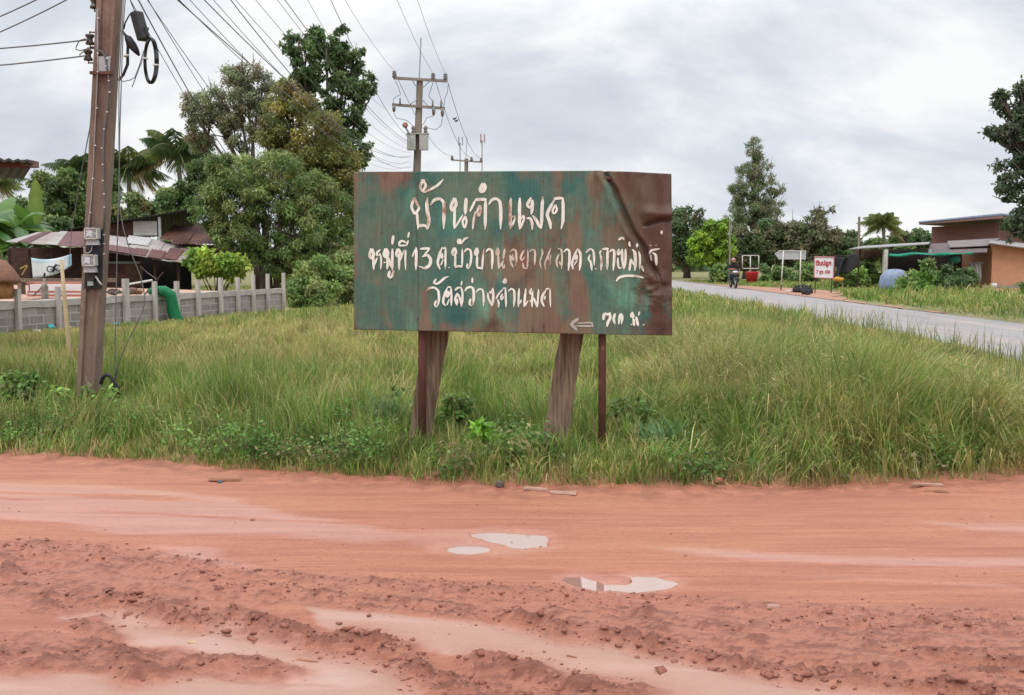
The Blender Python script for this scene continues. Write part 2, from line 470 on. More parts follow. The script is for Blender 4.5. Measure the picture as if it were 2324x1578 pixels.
def grid_mesh(name, xs, ys, zfun, material, smooth=True, attrs=None):
    X, Y = np.meshgrid(xs, ys); nx, ny = len(xs), len(ys)
    Z, at_ = zfun(X, Y)
    v = np.stack([X.ravel(), Y.ravel(), Z.ravel()], 1)
    i = np.arange(nx * ny).reshape(ny, nx)
    f = np.stack([i[:-1, :-1].ravel(), i[:-1, 1:].ravel(), i[1:, 1:].ravel(), i[1:, :-1].ravel()], 1)
    return mesh_from_arrays(name, v, f, material, None, smooth, attrs={k: a.ravel() for k, a in at_.items()} if at_ else None)

GROUNDM = mat('field_soil', (0.20, 0.175, 0.075), (0.13, 0.135, 0.05), 0.8, p=(0.4, 0.6), rough=0.95, bump=0.5, bscale=9, c3=(0.27, 0.15, 0.09), s3=1.1, p3=(0.62, 0.74))
_t = GROUNDM.node_tree; _b = _t.nodes['Principled BSDF']; _a = _t.nodes.new('ShaderNodeAttribute'); _a.attribute_name = 'edge'
_src = _b.inputs['Base Color'].links[0].from_socket
_t.links.new(_mixc(_t, _a.outputs['Fac'], _src, (0.235, 0.105, 0.06)), _b.inputs['Base Color'])
ys_ = np.concatenate([-np.array([300., 120, 50, 20, 8, 3]), np.arange(0, 6, 1.0), np.arange(6, 13, 0.12), np.arange(13, 40, 0.6)])
yy, st = 40.0, 0.6
while yy < 1500: ys_ = np.append(ys_, yy); st *= 1.25; yy += st
g_ = grid_mesh('ground', spread(-9, 14, 0.14, 1500, 1.25), ys_, lambda X, Y: (ground_z(X, Y), {'edge': 1 - sstep(0.1, 0.9, Y - road_edge(X) + 0.5 * (fbm(X * 3, Y * 3, 2, 14) - 0.5))}), GROUNDM)
tag(g_, 'grassy roadside ground under the sign reaching to the horizon', 'ground', kind='structure')

# ---- the muddy laterite road across the front
G2 = lambda pts: [tuple(gnd(*p)[:2]) for p in pts]
RIDGES = [  # pixel line, half width (m), height (m)
    ([(0, 1242), (120, 1252), (240, 1267), (425, 1297), (515, 1327), (640, 1340), (750, 1352), (925, 1372), (1060, 1387), (1162, 1397)], 0.05, 0.020),
    ([(1162, 1397), (1262, 1422), (1372, 1442), (1512, 1467), (1642, 1492), (1762, 1517), (1887, 1532), (2037, 1550), (2162, 1565), (2360, 1582)], 0.045, 0.050),
    ([(240, 1357), (285, 1366), (350, 1377), (400, 1399), (460, 1402), (525, 1397), (600, 1422), (675, 1442), (750, 1457), (850, 1467), (925, 1492), (975, 1527), (1050, 1557), (1100, 1600)], 0.06, 0.046),
    ([(0, 1267), (50, 1317), (90, 1345), (115, 1372)], 0.07, 0.024),
    ([(165, 1402), (205, 1415), (240, 1455), (280, 1500), (325, 1525)], 0.05, 0.022),
    ([(-20, 1482), (75, 1502), (175, 1492), (275, 1487), (340, 1520), (400, 1517), (475, 1497), (600, 1512), (640, 1520)], 0.05, 0.026),
    ([(1120, 1500), (1212, 1525), (1287, 1552), (1362, 1567), (1420, 1574)], 0.09, 0.045),
    ([(1962, 1447), (2012, 1467), (2100, 1480), (2200, 1490), (2324, 1505)], 0.035, 0.022),
    ([(2140, 1508), (2200, 1515), (2260, 1519), (2324, 1522)], 0.03, 0.026),
    ([(1600, 1418), (1640, 1424), (1750, 1409), (1900, 1412), (2324, 1418)], 0.03, 0.012),
    ([(500, 1342), (560, 1347), (600, 1355)], 0.04, 0.026),
    ([(800, 1434), (850, 1447), (900, 1462)], 0.06, 0.034),
    ([(0, 1230), (200, 1240), (420, 1270), (600, 1300), (800, 1320), (1100, 1345), (1500, 1380)], 0.05, 0.010),
    ([(900, 1325), (1100, 1338), (1400, 1350), (1800, 1385), (2324, 1400)], 0.05, 0.008),
]
RG = [(G2(p), w, h) for p, w, h in RIDGES]
MUDZONE = [G2([(-40, 1240), (240, 1262), (520, 1310), (900, 1345), (1500, 1372), (2000, 1395), (2360, 1400), (2360, 1585), (2060, 1552), (1760, 1512), (1500, 1462), (1262, 1420), (1162, 1402), (925, 1392), (640, 1372), (520, 1400), (380, 1402), (240, 1360), (120, 1382), (-40, 1345)]),
           G2([(480, 1395), (560, 1380), (700, 1410), (860, 1440), (950, 1480), (1050, 1530), (1120, 1590), (1000, 1600), (930, 1510), (840, 1470), (680, 1445), (560, 1415)]),
           G2([(-40, 1430), (180, 1425), (260, 1470), (420, 1470), (640, 1500), (680, 1540), (450, 1530), (300, 1515), (120, 1510), (-40, 1505)]),
           G2([(1120, 1488), (1230, 1505), (1420, 1560), (1450, 1600), (1120, 1600)])]
SLICK = [G2([(120, 1385), (240, 1370), (380, 1410), (540, 1410), (700, 1455), (850, 1475), (920, 1505), (1000, 1600), (-40, 1600), (-40, 1510), (300, 1520), (400, 1470), (260, 1460), (200, 1420)]),
         G2([(700, 1375), (925, 1395), (1162, 1408), (1262, 1428), (1500, 1470), (1760, 1520), (2060, 1558), (2360, 1590), (2360, 1640), (1420, 1640), (1400, 1545), (1230, 1500), (1060, 1480), (860, 1435), (720, 1410)])]
PUDDLES_ = [G2([(680, 1520), (720, 1514), (770, 1517), (815, 1530), (790, 1546), (735, 1549), (695, 1541)]), G2([(625, 1556), (690, 1548), (755, 1564), (740, 1578), (650, 1578)])]
WET = [(G2([(-40, 1092), (250, 1102), (420, 1118), (530, 1132), (640, 1160), (760, 1180), (900, 1200), (1020, 1222), (820, 1232), (600, 1215), (350, 1213), (150, 1192), (-40, 1178)]), 0.72),
       (G2([(330, 1236), (440, 1240), (520, 1262), (590, 1288), (500, 1282), (420, 1268)]), 0.8),
       (G2([(-20, 1164), (120, 1172), (260, 1192), (420, 1213), (260, 1212), (100, 1188)]), 0.95),
       (G2([(1480, 1238), (1700, 1250), (1900, 1262), (2360, 1268), (2360, 1290), (2000, 1286), (1750, 1275), (1600, 1262)]), 0.85),
       (G2([(2050, 1180), (2360, 1192), (2360, 1214), (2200, 1203)]), 0.75),
       (G2([(1700, 1300), (1900, 1308), (2360, 1330), (2360, 1348), (2000, 1330)]), 0.45),
       (G2([(960, 1200), (1100, 1198), (1260, 1214), (1270, 1248), (1120, 1262), (1000, 1250), (930, 1222)]), 0.55),
       (G2([(640, 1490), (720, 1486), (840, 1512), (850, 1545), (760, 1582), (620, 1582), (600, 1545), (660, 1520)]), 0.8),
       (PUDDLES_[0], 1.15), (PUDDLES_[1], 1.15),
       (G2([(120, 1400), (160, 1402), (165, 1425), (140, 1425)]), 0.9)]
def round_off(p):
    for _ in range(2):
        q = []
        for a, b in zip(p, p[1:] + p[:1]): q += [(a[0] * .75 + b[0] * .25, a[1] * .75 + b[1] * .25), (a[0] * .25 + b[0] * .75, a[1] * .25 + b[1] * .75)]
        p = q
    return p
PUDDLES = [G2([(1015, 1243), (1032, 1234), (1065, 1231), (1100, 1234), (1114, 1243), (1095, 1252), (1060, 1255), (1030, 1252)]),
           G2([(1060, 1208), (1090, 1205), (1110, 1203), (1150, 1204), (1180, 1206), (1243, 1211), (1245, 1225), (1240, 1238), (1210, 1242), (1170, 1240), (1140, 1232), (1100, 1224)]),
           G2([(1277, 1309), (1300, 1302), (1340, 1307), (1359, 1314), (1412, 1321), (1416, 1308), (1454, 1304), (1500, 1307), (1550, 1322), (1484, 1335), (1412, 1341), (1345, 1336), (1300, 1324)]),
           G2([(680, 1520), (720, 1514), (770, 1517), (815, 1530), (790, 1546), (735, 1549), (695, 1541)]),
           G2([(625, 1556), (690, 1548), (755, 1564), (740, 1578), (650, 1578)])]
PUDDLES = [round_off(p) for p in PUDDLES]
WATER_Z = -0.013
def road_fields(X, Y):
    jx = 0.10 * (fbm(X * 5, Y * 5, 3, 41) - 0.5); jy = 0.10 * (fbm(X * 5 + 9, Y * 5, 3, 42) - 0.5)
    x, y = X + jx, Y + jy
    z = 0.014 * (fbm(X * 0.9, Y * 1.4, 3, 31) - 0.5)
    streak = fbm(X * 0.9 + Y * 0.8, Y * 11 + X * 1.6, 4, 33)
    z += 0.009 * (streak - 0.5)
    fine = fbm(X * 28, Y * 28, 3, 35); mid = fbm(X * 7 + Y * 2, Y * 21 + X * 4, 4, 36)
    mud = np.zeros_like(X)
    for p in MUDZONE: mud = np.maximum(mud, 1 - sstep(-0.05, 0.05, sdf(x + .1 * (fine - .5), y + .12 * (mid - .5), p)))
    near = Y < 6.9
    fine = fbm(X * 28, Y * 28, 3, 35); mid = fbm(X * 7 + Y * 2, Y * 21 + X * 4, 4, 36)
    rut0 = fbm(X * 30, Y * 45, 3, 34)
    for p, w, h in RG:
        d = dist_poly(x, y, p)
        cl = 0.22 + 0.95 * sstep(0.36, 0.56, mid)
        lump = np.exp(-(d / w) ** 2) * cl
        z += 0.50 * h * lump * (0.55 + 0.75 * sstep(0.42, 0.58, fine) + 0.5 * (rut0 - 0.5))
        z -= 0.35 * h * np.exp(-((d - 2.1 * w) / w) ** 2)
        mud = np.maximum(mud, np.clip(np.exp(-(d / (w * 1.7)) ** 2) * 1.2, 0, 1))
    slick = np.zeros_like(X)
    for p in SLICK: slick = np.maximum(slick, 1 - sstep(-0.025, 0.025, sdf(x + .06 * (fine - .5), y + .05 * (mid - .5), p)))
    slick = slick * (1 - mud)
    track = np.abs(np.sin((Y * 1.0 + X * 0.24 + 0.1 * fbm(X, Y, 2, 44)) * 16))
    clod = sstep(0.50, 0.70, fbm(X * 36, Y * 52, 3, 37))
    rutn = fbm(X * 15 + Y * 5, Y * 62 + X * 16, 4, 38)
    z += mud * (0.007 * (sstep(0.44, 0.54, mid) - 0.5) + 0.006 * (sstep(0.46, 0.56, fbm(X * 16 + Y * 5, Y * 38 + X * 9, 3, 48)) - 0.5) + 0.005 * (fine - 0.5) + 0.010 * (rutn - 0.5) + 0.004 * (track - 0.6) + 0.009 * clod * sstep(0.42, 0.6, mid))
    fresh = mud * np.clip(clod * sstep(0.48, 0.60, mid) * 0.7 + sstep(0.53, 0.66, rutn) * sstep(0.36, 0.52, fbm(X * 2.5, Y * 5, 2, 49)) * 0.9, 0, 1)  # darker turned-up mud on lumps and ridges; also stands in for crevice shade
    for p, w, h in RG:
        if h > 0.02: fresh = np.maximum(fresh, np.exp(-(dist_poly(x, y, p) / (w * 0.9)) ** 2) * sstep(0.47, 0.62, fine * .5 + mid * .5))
    grain = (1 - mud) * (1 - slick)
    z += grain * 0.0035 * (fine - 0.5)
    z -= slick * 0.006
    wet = np.zeros_like(X)
    for p, a in WET:
        wet = np.maximum(wet, a * (1 - sstep(-0.10, 0.06, sdf(X + jx * 2, Y + jy * 0.6 + .12 * (streak - .5), p))))
    wet = np.maximum(wet * sstep(0.38, 0.58, streak + wet * 0.20), slick * (0.30 + 0.35 * sstep(0.5, 0.62, streak)))
    s_ = np.full_like(X, 1e9)
    for i_, p in enumerate(PUDDLES[:3]):
        j_ = 0.4 if i_ == 0 else 1.0
        s_ = np.minimum(s_, sdf(X + j_ * (jx * 0.35 + 0.05 * (fine - .5)), Y + j_ * (jy * 0.35 + 0.06 * (mid - .5)), p))
    if True:
        k = 1 - sstep(-0.02, 0.035, s_)
        z = z * (1 - k) - 0.026 * k
        z = np.where((s_ > 0.02) & (s_ < 0.5), np.maximum(z, -0.0105 + 0.004 * (fine - 0.5)), z)
        wet = np.maximum(wet, 0.45 * (1 - sstep(0.0, 0.10, s_)))
    e_ = Y - road_edge(X)
    verge = sstep(-0.55, 0.0, e_)
    z += verge * 0.05 * (fbm(X * 7, Y * 7, 3, 46) - 0.25)
    z -= 0.30 * sstep(0.12, 0.5, e_)
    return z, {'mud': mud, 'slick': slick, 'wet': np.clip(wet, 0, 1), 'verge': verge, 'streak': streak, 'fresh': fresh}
ysd = [3.25]
while ysd[-1] < 9.0: ysd.append(ysd[-1] + 0.0105 * (ysd[-1] / 3.25) ** 1.35)
ysd = np.array([-60, -25, -10, -4, -1, 0.5, 1.5, 2.2, 2.7, 3.0] + ysd)
def road_mat():
    m, t, b = base_mat('laterite_mud')
    def A(n):
        a = t.nodes.new('ShaderNodeAttribute'); a.attribute_name = n; return a.outputs['Fac']
    nb = _noise(t, 0.9, 6, 0.6, (0.5, 1.6, 1))
    nf = _noise(t, 42, 6, 0.75, (0.6, 1.4, 1))
    nst = _noise(t, 2.2, 6, 0.65, (0.35, 4.5, 1))
    col = _mixc(t, _ramp(t, nst, 0.40, 0.60), (0.475, 0.186, 0.108), (0.375, 0.132, 0.078))
    col = _mixc(t, _ramp(t, nb, 0.5, 0.68), col, (0.475, 0.200, 0.106))
    col = _mixc(t, _ramp(t, nf, 0.50, 0.70), col, (0.325, 0.120, 0.074))
    st2 = _noise(t, 3.0, 7, 0.7, (0.35, 13, 1), loc=(1.2, 7.7, 0))
    col = _mixc(t, _ramp(t, st2, 0.53, 0.63), col, (0.36, 0.122, 0.072)); col = _mixc(t, _ramp(t, st2, 0.33, 0.41, (1, 1, 1), (0, 0, 0)), col, (0.50, 0.225, 0.14))
    col = _mixc(t, A('slick'), col, (0.415, 0.225, 0.162))
    mc = _mixc(t, _ramp(t, _noise(t, 14, 6, 0.7, (0.8, 3.2, 1)), 0.40, 0.62), (0.435, 0.176, 0.113), (0.34, 0.124, 0.080))
    mfac = t.nodes.new('ShaderNodeMath'); mfac.operation = 'MULTIPLY'; mfac.inputs[1].default_value = 0.80
    t.links.new(A('mud'), mfac.inputs[0])
    col = _mixc(t, mfac.outputs[0], col, mc)
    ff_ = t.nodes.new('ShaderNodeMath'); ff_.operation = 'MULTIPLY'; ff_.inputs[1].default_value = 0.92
    t.links.new(A('fresh'), ff_.inputs[0]); col = _mixc(t, ff_.outputs[0], col, (0.195, 0.066, 0.042))  # dark red of turned mud, with crevice shade put into the colour
    wf = t.nodes.new('ShaderNodeMath'); wf.operation = 'MULTIPLY'; wf.inputs[1].default_value = 0.35
    t.links.new(A('wet'), wf.inputs[0])
    col = _mixc(t, wf.outputs[0], col, (0.30, 0.195, 0.175))
    sk = _noise(t, 105, 3, 0.6, loc=(5, 2, 1)); sp2 = _noise(t, 75, 3, 0.6, loc=(1, 8, 3))
    inv = t.nodes.new('ShaderNodeMath'); inv.operation = 'SUBTRACT'; inv.use_clamp = True; inv.inputs[0].default_value = 1.0; t.links.new(A('slick'), inv.inputs[1])
    g1_ = t.nodes.new('ShaderNodeMath'); g1_.operation = 'MULTIPLY'; t.links.new(_ramp(t, sk, 0.60, 0.70), g1_.inputs[0]); t.links.new(inv.outputs[0], g1_.inputs[1])
    g2_ = t.nodes.new('ShaderNodeMath'); g2_.operation = 'MULTIPLY'; t.links.new(_ramp(t, sp2, 0.68, 0.73), g2_.inputs[0]); t.links.new(inv.outputs[0], g2_.inputs[1])
    col = _mixc(t, g1_.outputs[0], col, (0.23, 0.082, 0.052)); col = _mixc(t, g2_.outputs[0], col, (0.54, 0.33, 0.24))
    vf = t.nodes.new('ShaderNodeMath'); vf.operation = 'MULTIPLY'
    t.links.new(A('verge'), vf.inputs[0]); t.links.new(_ramp(t, _noise(t, 7, 5, 0.6), 0.42, 0.6), vf.inputs[1])
    col = _mixc(t, vf.outputs[0], col, (0.27, 0.098, 0.055))
    t.links.new(col, b.inputs['Base Color'])
    ro = t.nodes.new('ShaderNodeMapRange'); t.links.new(A('wet'), ro.inputs[0])
    ro.inputs[3].default_value = 0.60; ro.inputs[4].default_value = 0.28
    t.links.new(ro.outputs[0], b.inputs['Roughness'])
    sp = t.nodes.new('ShaderNodeMapRange'); t.links.new(A('wet'), sp.inputs[0])
    sp.inputs[3].default_value = 0.42; sp.inputs[4].default_value = 1.0
    t.links.new(sp.outputs[0], b.inputs['Specular IOR Level'])
    bs = t.nodes.new('ShaderNodeMapRange'); t.links.new(A('wet'), bs.inputs[0])
    bs.inputs[3].default_value = 1.0; bs.inputs[4].default_value = 0.06
    bn = t.nodes.new('ShaderNodeBump'); bn.inputs['Distance'].default_value = 0.018
    t.links.new(bs.outputs[0], bn.inputs['Strength']); t.links.new(_noise(t, 48, 8, 0.72, (0.7, 1.3, 1)), bn.inputs['Height'])
    t.links.new(bn.outputs[0], b.inputs['Normal'])
    return m
ROADM = road_mat()
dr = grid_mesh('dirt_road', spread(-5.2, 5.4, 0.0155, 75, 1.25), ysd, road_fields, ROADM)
tag(dr, 'wet red laterite road with muddy ruts crossing the foreground', 'road', kind='structure')
m_, t_, b_ = base_mat('muddy_water')
b_.inputs['Base Color'].default_value = (0.30, 0.175, 0.135, 1); b_.inputs['Roughness'].default_value = 0.03
b_.inputs['IOR'].default_value = 2.0; b_.inputs['Specular IOR Level'].default_value = 0.9
WATER = m_
plab = ['small oval rain puddle on the red road left of the wider one', 'ragged rain puddle on the red road below the sign', 'long rain puddle reflecting the sky right of the road middle', 'shallow puddle among the ruts at the lower edge', 'thin slick of water beside the shallow puddle at the bottom']
for p, lb in zip(PUDDLES[:3], plab):
    a = np.array(p); ce = a.mean(0); d_ = a - ce; a = a + d_ / (np.hypot(d_[:, 0], d_[:, 1])[:, None] + 1e-6) * 0.05
    zi = WATER_Z + 0.0007 * plab.index(lb)
    o = mesh_from_arrays('puddle', [(q[0], q[1], zi) for q in a], [tuple(range(len(a)))], WATER)
    tag(o, lb, 'puddle', kind='structure')
# ---- mud clods thrown up along the ruts (uncountable)
def clods():
    g = np.random.default_rng(3); mb = MB(); base = MB().ball((0, 0, 0), 1, 1, 0.0, sub=1)
    bv = np.array([tuple(p) for p in base.v]); bf = np.array(base.f); V = []; Fc = []; n = 0
    spots = []
    for p, w, h in RG:
        for (ax, ay), (bx, by) in zip(p[:-1], p[1:]):
            ln = math.hypot(bx - ax, by - ay); k = int(ln * (420 if h > 0.03 else 190))
            for _ in range(k):
                t = g.random(); s = w * 1.3
                spots.append((ax + (bx - ax) * t + g.normal() * s, ay + (by - ay) * t + g.normal() * s, 0.0018 + 0.011 * g.random() ** 7 * (1.3 if h > 0.03 else 0.8), h * 0.35))
    for _ in range(160):
        spots.append((g.uniform(-3.5, 3.5), g.uniform(3.6, 6.4), 0.002 + 0.004 * g.random() ** 3, 0.0))
    xs = np.array([s[0] for s in spots]); ys = np.array([s[1] for s in spots])
    zs, _a = road_fields(xs, ys)
    for (x, y, r, h), z in zip(spots, zs):
        q = bv * (1 + 0.35 * g.normal(size=(len(bv), 1))) * r * np.array([1 + .9 * g.random(), 1 + .4 * g.random(), 0.7])
        V.append(q + np.array([x, y, z + r * 0.2])); Fc.append(bf + n); n += len(bv)
    o = mesh_from_arrays('mud_clods', np.concatenate(V), np.concatenate(Fc), mat('clod_mud', (0.31, 0.125, 0.084), (0.19, 0.068, 0.047), 30, rough=0.8, bump=0.4), None, True)
    tag(o, 'dark red mud crumbs strewn along the wheel ruts', 'mud', kind='stuff')
clods()

# ---- the paved road on the right, its red shoulder and the yards
ASPH = mat('pale_asphalt', (0.295, 0.270, 0.262), (0.235, 0.215, 0.208), 1.2, (3, 0.25, 1), rough=0.85, bump=0.3, bscale=60, c3=(0.34, 0.28, 0.25), s3=0.7, p3=(0.56, 0.72))
yr = np.concatenate([np.arange(5.5, 80, 1.5), [90, 110, 140]])
def asphalt(X, Y):
    return 0.012 + 0.0 * X - 0.012 * np.abs((X - 10.6) / 2.2) ** 2, None
ar = grid_mesh('paved_road', np.concatenate([np.linspace(RX0, RX1, 12)]), yr, asphalt, ASPH)
n0 = len(ar.data.vertices); md_ = ar.modifiers.new('slab', 'SOLIDIFY'); md_.thickness = 0.30; md_.offset = -1
tag(ar, 'pale grey paved road running off behind the sign', 'road', kind='structure')
SOIL = mat('red_shoulder_soil', (0.37, 0.20, 0.135), (0.29, 0.145, 0.10), 1.5, rough=0.95, bump=0.3)
def ground_patch(name, px, z, material, label, jit=0.25, seed=1):
    rr = random.Random(seed); pts = [gnd(x, y) for x, y in px]; v = []; n = len(pts)
    for i in range(n):
        a, b = pts[i], pts[(i + 1) % n]
        for k in range(6):
            p = a.lerp(b, k / 6); v.append((p.x + rr.uniform(-jit, jit), p.y + rr.uniform(-jit, jit) * 2, z))
    o = mesh_from_arrays(name, v, [tuple(range(len(v)))], material)
    return tag(o, label, 'soil', kind='structure')
sh = []
for i, Y in enumerate(np.arange(30, 78, 1.2)):
    sh.append((RX1 - 0.05, Y, 0.016)); 
wv = [(RX1 + 0.12 + 3.4 * math.exp(-((Y - 52) / 8.5) ** 2) + 0.35 * math.sin(Y * 1.7), Y, 0.016) for Y in np.arange(30, 78, 1.2)]
n_ = len(sh)
o = mesh_from_arrays('dirt_shoulder', sh + wv, [(i, n_ + i, n_ + i + 1, i + 1) for i in range(n_ - 1)], SOIL)
tag(o, 'bare red dirt shoulder along the far side of the paved road', 'soil', kind='structure')
ground_patch('bare_yard', [(2140, 657), (2230, 652), (2360, 653), (2500, 662), (2500, 676), (2320, 671), (2200, 667)], 0.012, mat('yard_soil', (0.36, 0.19, 0.115), (0.25, 0.16, 0.08), 0.8, rough=0.95), 'bare reddish yard in front of the orange shed', 0.4, 5)

# raised fill behind the block wall on the left
WP0 = gnd(0, 762); WP1 = gnd(641, 706)
WD = Vector((WP1.x - WP0.x, WP1.y - WP0.y, 0)).normalized()
WN = Vector((-WD.y, WD.x, 0))                                  # towards the yard (left)
FILLZ = 0.60
def fill_pt(s, off, z): 
    p = WP0 + WD * s + WN * off; return (p.x, p.y, z)
LW = (WP1 - WP0).length
FILLM = mat('fill_soil', (0.42, 0.265, 0.20), (0.36, 0.20, 0.14), 0.9, rough=0.95, bump=0.3, c3=(0.48, 0.40, 0.34), s3=1.2, p3=(0.52, 0.68))
fv = []; ff = []
ss = np.linspace(-14, LW - 0.1, 24); oo = [0.16, 1.5, 4, 7, 11, 16, 30]
for s in ss:
    for k, o_ in enumerate(oo):
        fv.append(fill_pt(s, o_, FILLZ + 0.012 * o_ + 0.10 * (float(fbm(s * 0.9, o_ * 0.8, 3, 8)) - 0.5)))
for i in range(len(ss) - 1):
    for k in range(len(oo) - 1):
        a = i * len(oo) + k; ff.append((a, a + len(oo), a + len(oo) + 1, a + 1))
for s in (ss[0], ss[-1]):
    b0 = len(fv); i = 0 if s == ss[0] else len(ss) - 1
    for k, o_ in enumerate(oo): fv.append(fill_pt(s, o_, -0.3))
    for k in range(len(oo) - 1): ff.append((i * len(oo) + k, i * len(oo) + k + 1, b0 + k + 1, b0 + k))
o = mesh_from_arrays('yard_fill', fv, ff, FILLM, None, True)
tag(o, 'levelled pinkish soil fill behind the grey block wall', 'soil', kind='structure')

# ================================================================== GRASS
def in_frustum(x, y, pad=0.8):
    return np.abs(x) < 0.53 * y + pad
GREEN = np.array([(0.105, 0.205, 0.038), (0.155, 0.245, 0.050), (0.085, 0.165, 0.038), (0.20, 0.26, 0.068)])
OLIVE = np.array([(0.255, 0.27, 0.085), (0.33, 0.31, 0.12), (0.215, 0.25, 0.078), (0.37, 0.33, 0.15)])
STRAW = np.array([(0.46, 0.37, 0.20), (0.38, 0.28, 0.15), (0.30, 0.21, 0.11)])
def lawn(name, label, n, xr, yr, hfun, wid, oliv, keep, seed, strawf=0.08, maxlean=1.25):
    g = np.random.default_rng(seed)
    x = g.uniform(*xr, n); y = yr[0] + (yr[1] - yr[0]) * g.random(n)
    # gather into tufts
    tx = 0.11 * g.normal(size=n); cell = 0.22 * (1 + y / 25)
    x = np.where(g.random(n) < 0.55, (np.floor(x / cell) + 0.5 + 0.6 * (_h(np.floor(x / cell), np.floor(y / cell), seed) - 0.5)) * cell + tx * cell * 1.6, x)
    k = in_frustum(x, y) & keep(x, y); x, y = x[k], y[k]; n = len(x)
    z = ground_z(x, y)
    h = hfun(x, y) * (0.55 + 0.75 * g.random(n))
    pn = fbm(x * 0.55, y * 0.55, 4, seed + 3); pn2 = fbm(x * 2.1, y * 2.1, 3, seed + 4)
    po = np.clip(oliv(x, y) + (pn - 0.5) * 2.2 + (pn2 - 0.5) * 1.2, 0, 1)
    isol = (g.random(n) < po)[:, None]
    c = np.where(isol, OLIVE[g.integers(0, 4, n)], GREEN[g.integers(0, 4, n)])
    st_ = (g.random(n) < strawf * (0.4 + 2.2 * pn2))
    c = np.where(st_[:, None], STRAW[g.integers(0, 3, n)], c)
    pn3 = fbm(x * 3.1, y * 2.3, 3, seed + 6)
    h = h * (0.50 + 1.05 * fbm(x * 4.3, y * 3.6, 2, seed + 16))
    c = c * np.array([1.24, 1.18, 1.06]) * (0.75 + 0.5 * g.random(n))[:, None] * (0.60 + 0.85 * pn3)[:, None]
    ct = np.where((g.random(n) < 0.20)[:, None], c * 0.5 + STRAW[0] * 0.5, c * 1.05)
    h = h * np.where(st_, 1.15, 1.0)
    w = wid(y) * (0.6 + 0.8 * g.random(n)) * np.where(st_, 0.6, 1.0)
    wind = 9.0 * fbm(x * 1.1, y * 1.1, 2, seed + 8)
    ang = g.random(n) * 6.283
    ang = np.where(g.random(n) < 0.55, wind + 0.5 * g.normal(size=n), ang)
    lean = np.clip(0.12 + 0.75 * g.random(n) ** 1.4 + 0.7 * (pn2 - 0.4), 0.05, maxlean)
    tz_ = (x > 1.3) & (x < 8) & (y < 20) & (g.random(n) < 0.6); lean = np.where(tz_, np.clip(lean + 0.15 + 0.55 * g.random(n), 0, 1.4), lean); h = np.where(tz_, h * 1.12, h)
    o = blades(name, np.stack([x, y, z], 1), h, w, ang, lean, c * np.array([0.95, 0.9, 0.95]), ct)
    return tag(o, label, 'grass', kind='stuff')
off_road = lambda x, y: (y > road_edge(x) + 0.02) & ~((x > RX0 - 0.15) & (x < RX1 + 0.15))
def wall_side(x, y):
    return ((x - WP0.x) * WN.x + (y - WP0.y) * WN.y) < -0.08
yard_off = lambda x, y: wall_side(x, y) | (y > 33.0)
tall_zone = lambda x, y: sstep(1.3, 2.6, x + 0.5 * (fbm(x, y, 2, 61) - .5) * 2)
def h_near(x, y):
    e_ = y - road_edge(x)
    base = 0.20 + 0.30 * fbm(x * 1.2, y * 1.2, 3, 51)
    tall = 0.36 + 0.36 * fbm(x * 1.3, y * 1.3, 3, 52)
    h = base * (1 - tall_zone(x, y)) + tall * tall_zone(x, y)
    h = h * (1 - 0.35 * np.exp(-((y - 7.9) / 0.6) ** 2) * (np.abs(x + 0.2) < 1.5))
    clear = np.exp(-((x - 0.55) / 0.9) ** 2 - ((y - 11.2) / 1.2) ** 2) * 0.5
    h = h * (1 - 0.88 * sstep(3.5, 5.3, x + 0.25 * (y - 9)))
    h = h * (1 - 0.72 * np.exp(-((x + 4.35) / 0.75) ** 2 - ((y - 9.9) / 0.9) ** 2))
    return h * 1.12 * (0.30 + 0.70 * sstep(0.0, 0.75, e_)) * (1 - clear)
lawn('verge_grass', 'dense roadside grass around the sign posts', 150000, (-6.5, 7.6), (6.9, 12.8), h_near, lambda y: 0.0075 + 0 * y,
     lambda x, y: -0.05 + 0.14 * tall_zone(x, y) + 0.40 * sstep(8.8, 10.6, y) * (1 - tall_zone(x, y)), lambda x, y: off_road(x, y), 101, 0.05)
def h_mid(x, y):
    t = tall_zone(x, y) * (1 - sstep(14, 24, y))
    wd = -((x - WP0.x) * WN.x + (y - WP0.y) * WN.y)
    return (0.13 + 0.22 * fbm(x * .7, y * .7, 3, 53)) * (1 - 0.6 * sstep(5, 6.5, x)) * (0.4 + 0.6 * sstep(0.3, 5, wd)) * (1 - t) + t * (0.36 + 0.34 * fbm(x * .9, y * .9, 3, 54)) * (1 - 0.85 * sstep(4.3, 6.0, x) * (1 - 0.5 * sstep(15, 21, y)))
lawn('field_grass', 'yellow green rough grass of the field behind the sign', 190000, (-12, 8.3), (12.6, 24), h_mid, lambda y: 0.0075 * y / 13,
     lambda x, y: 0.55 + 0.1 * tall_zone(x, y), lambda x, y: off_road(x, y) & yard_off(x, y), 102, 0.08)
lawn('far_field_grass', 'far rough grass between the wall and the paved road', 120000, (-22, 8.3), (23.5, 60), lambda x, y: (0.18 + 0.25 * fbm(x * .4, y * .4, 3, 55)) * (0.35 + 0.65 * sstep(0.3, 4, -((x - WP0.x) * WN.x + (y - WP0.y) * WN.y))), lambda y: 0.017 * y / 24,
     lambda x, y: 0.35 + 0 * x, lambda x, y: off_road(x, y) & yard_off(x, y), 103, 0.05)
def far_keep(x, y):
    bare = (x < RX1 + 0.4 + 3.2 * np.exp(-((y - 52) / 8.5) ** 2)) & (y > 32)
    yard = (y > 44.0) & (x > 21.5) & (y < 60)
    return (x > RX1 + 0.2) & ~(bare & (x < RX1 + 3.4)) & ~(yard & (fbm(x * .5, y * .5, 3, 77) < 0.62))
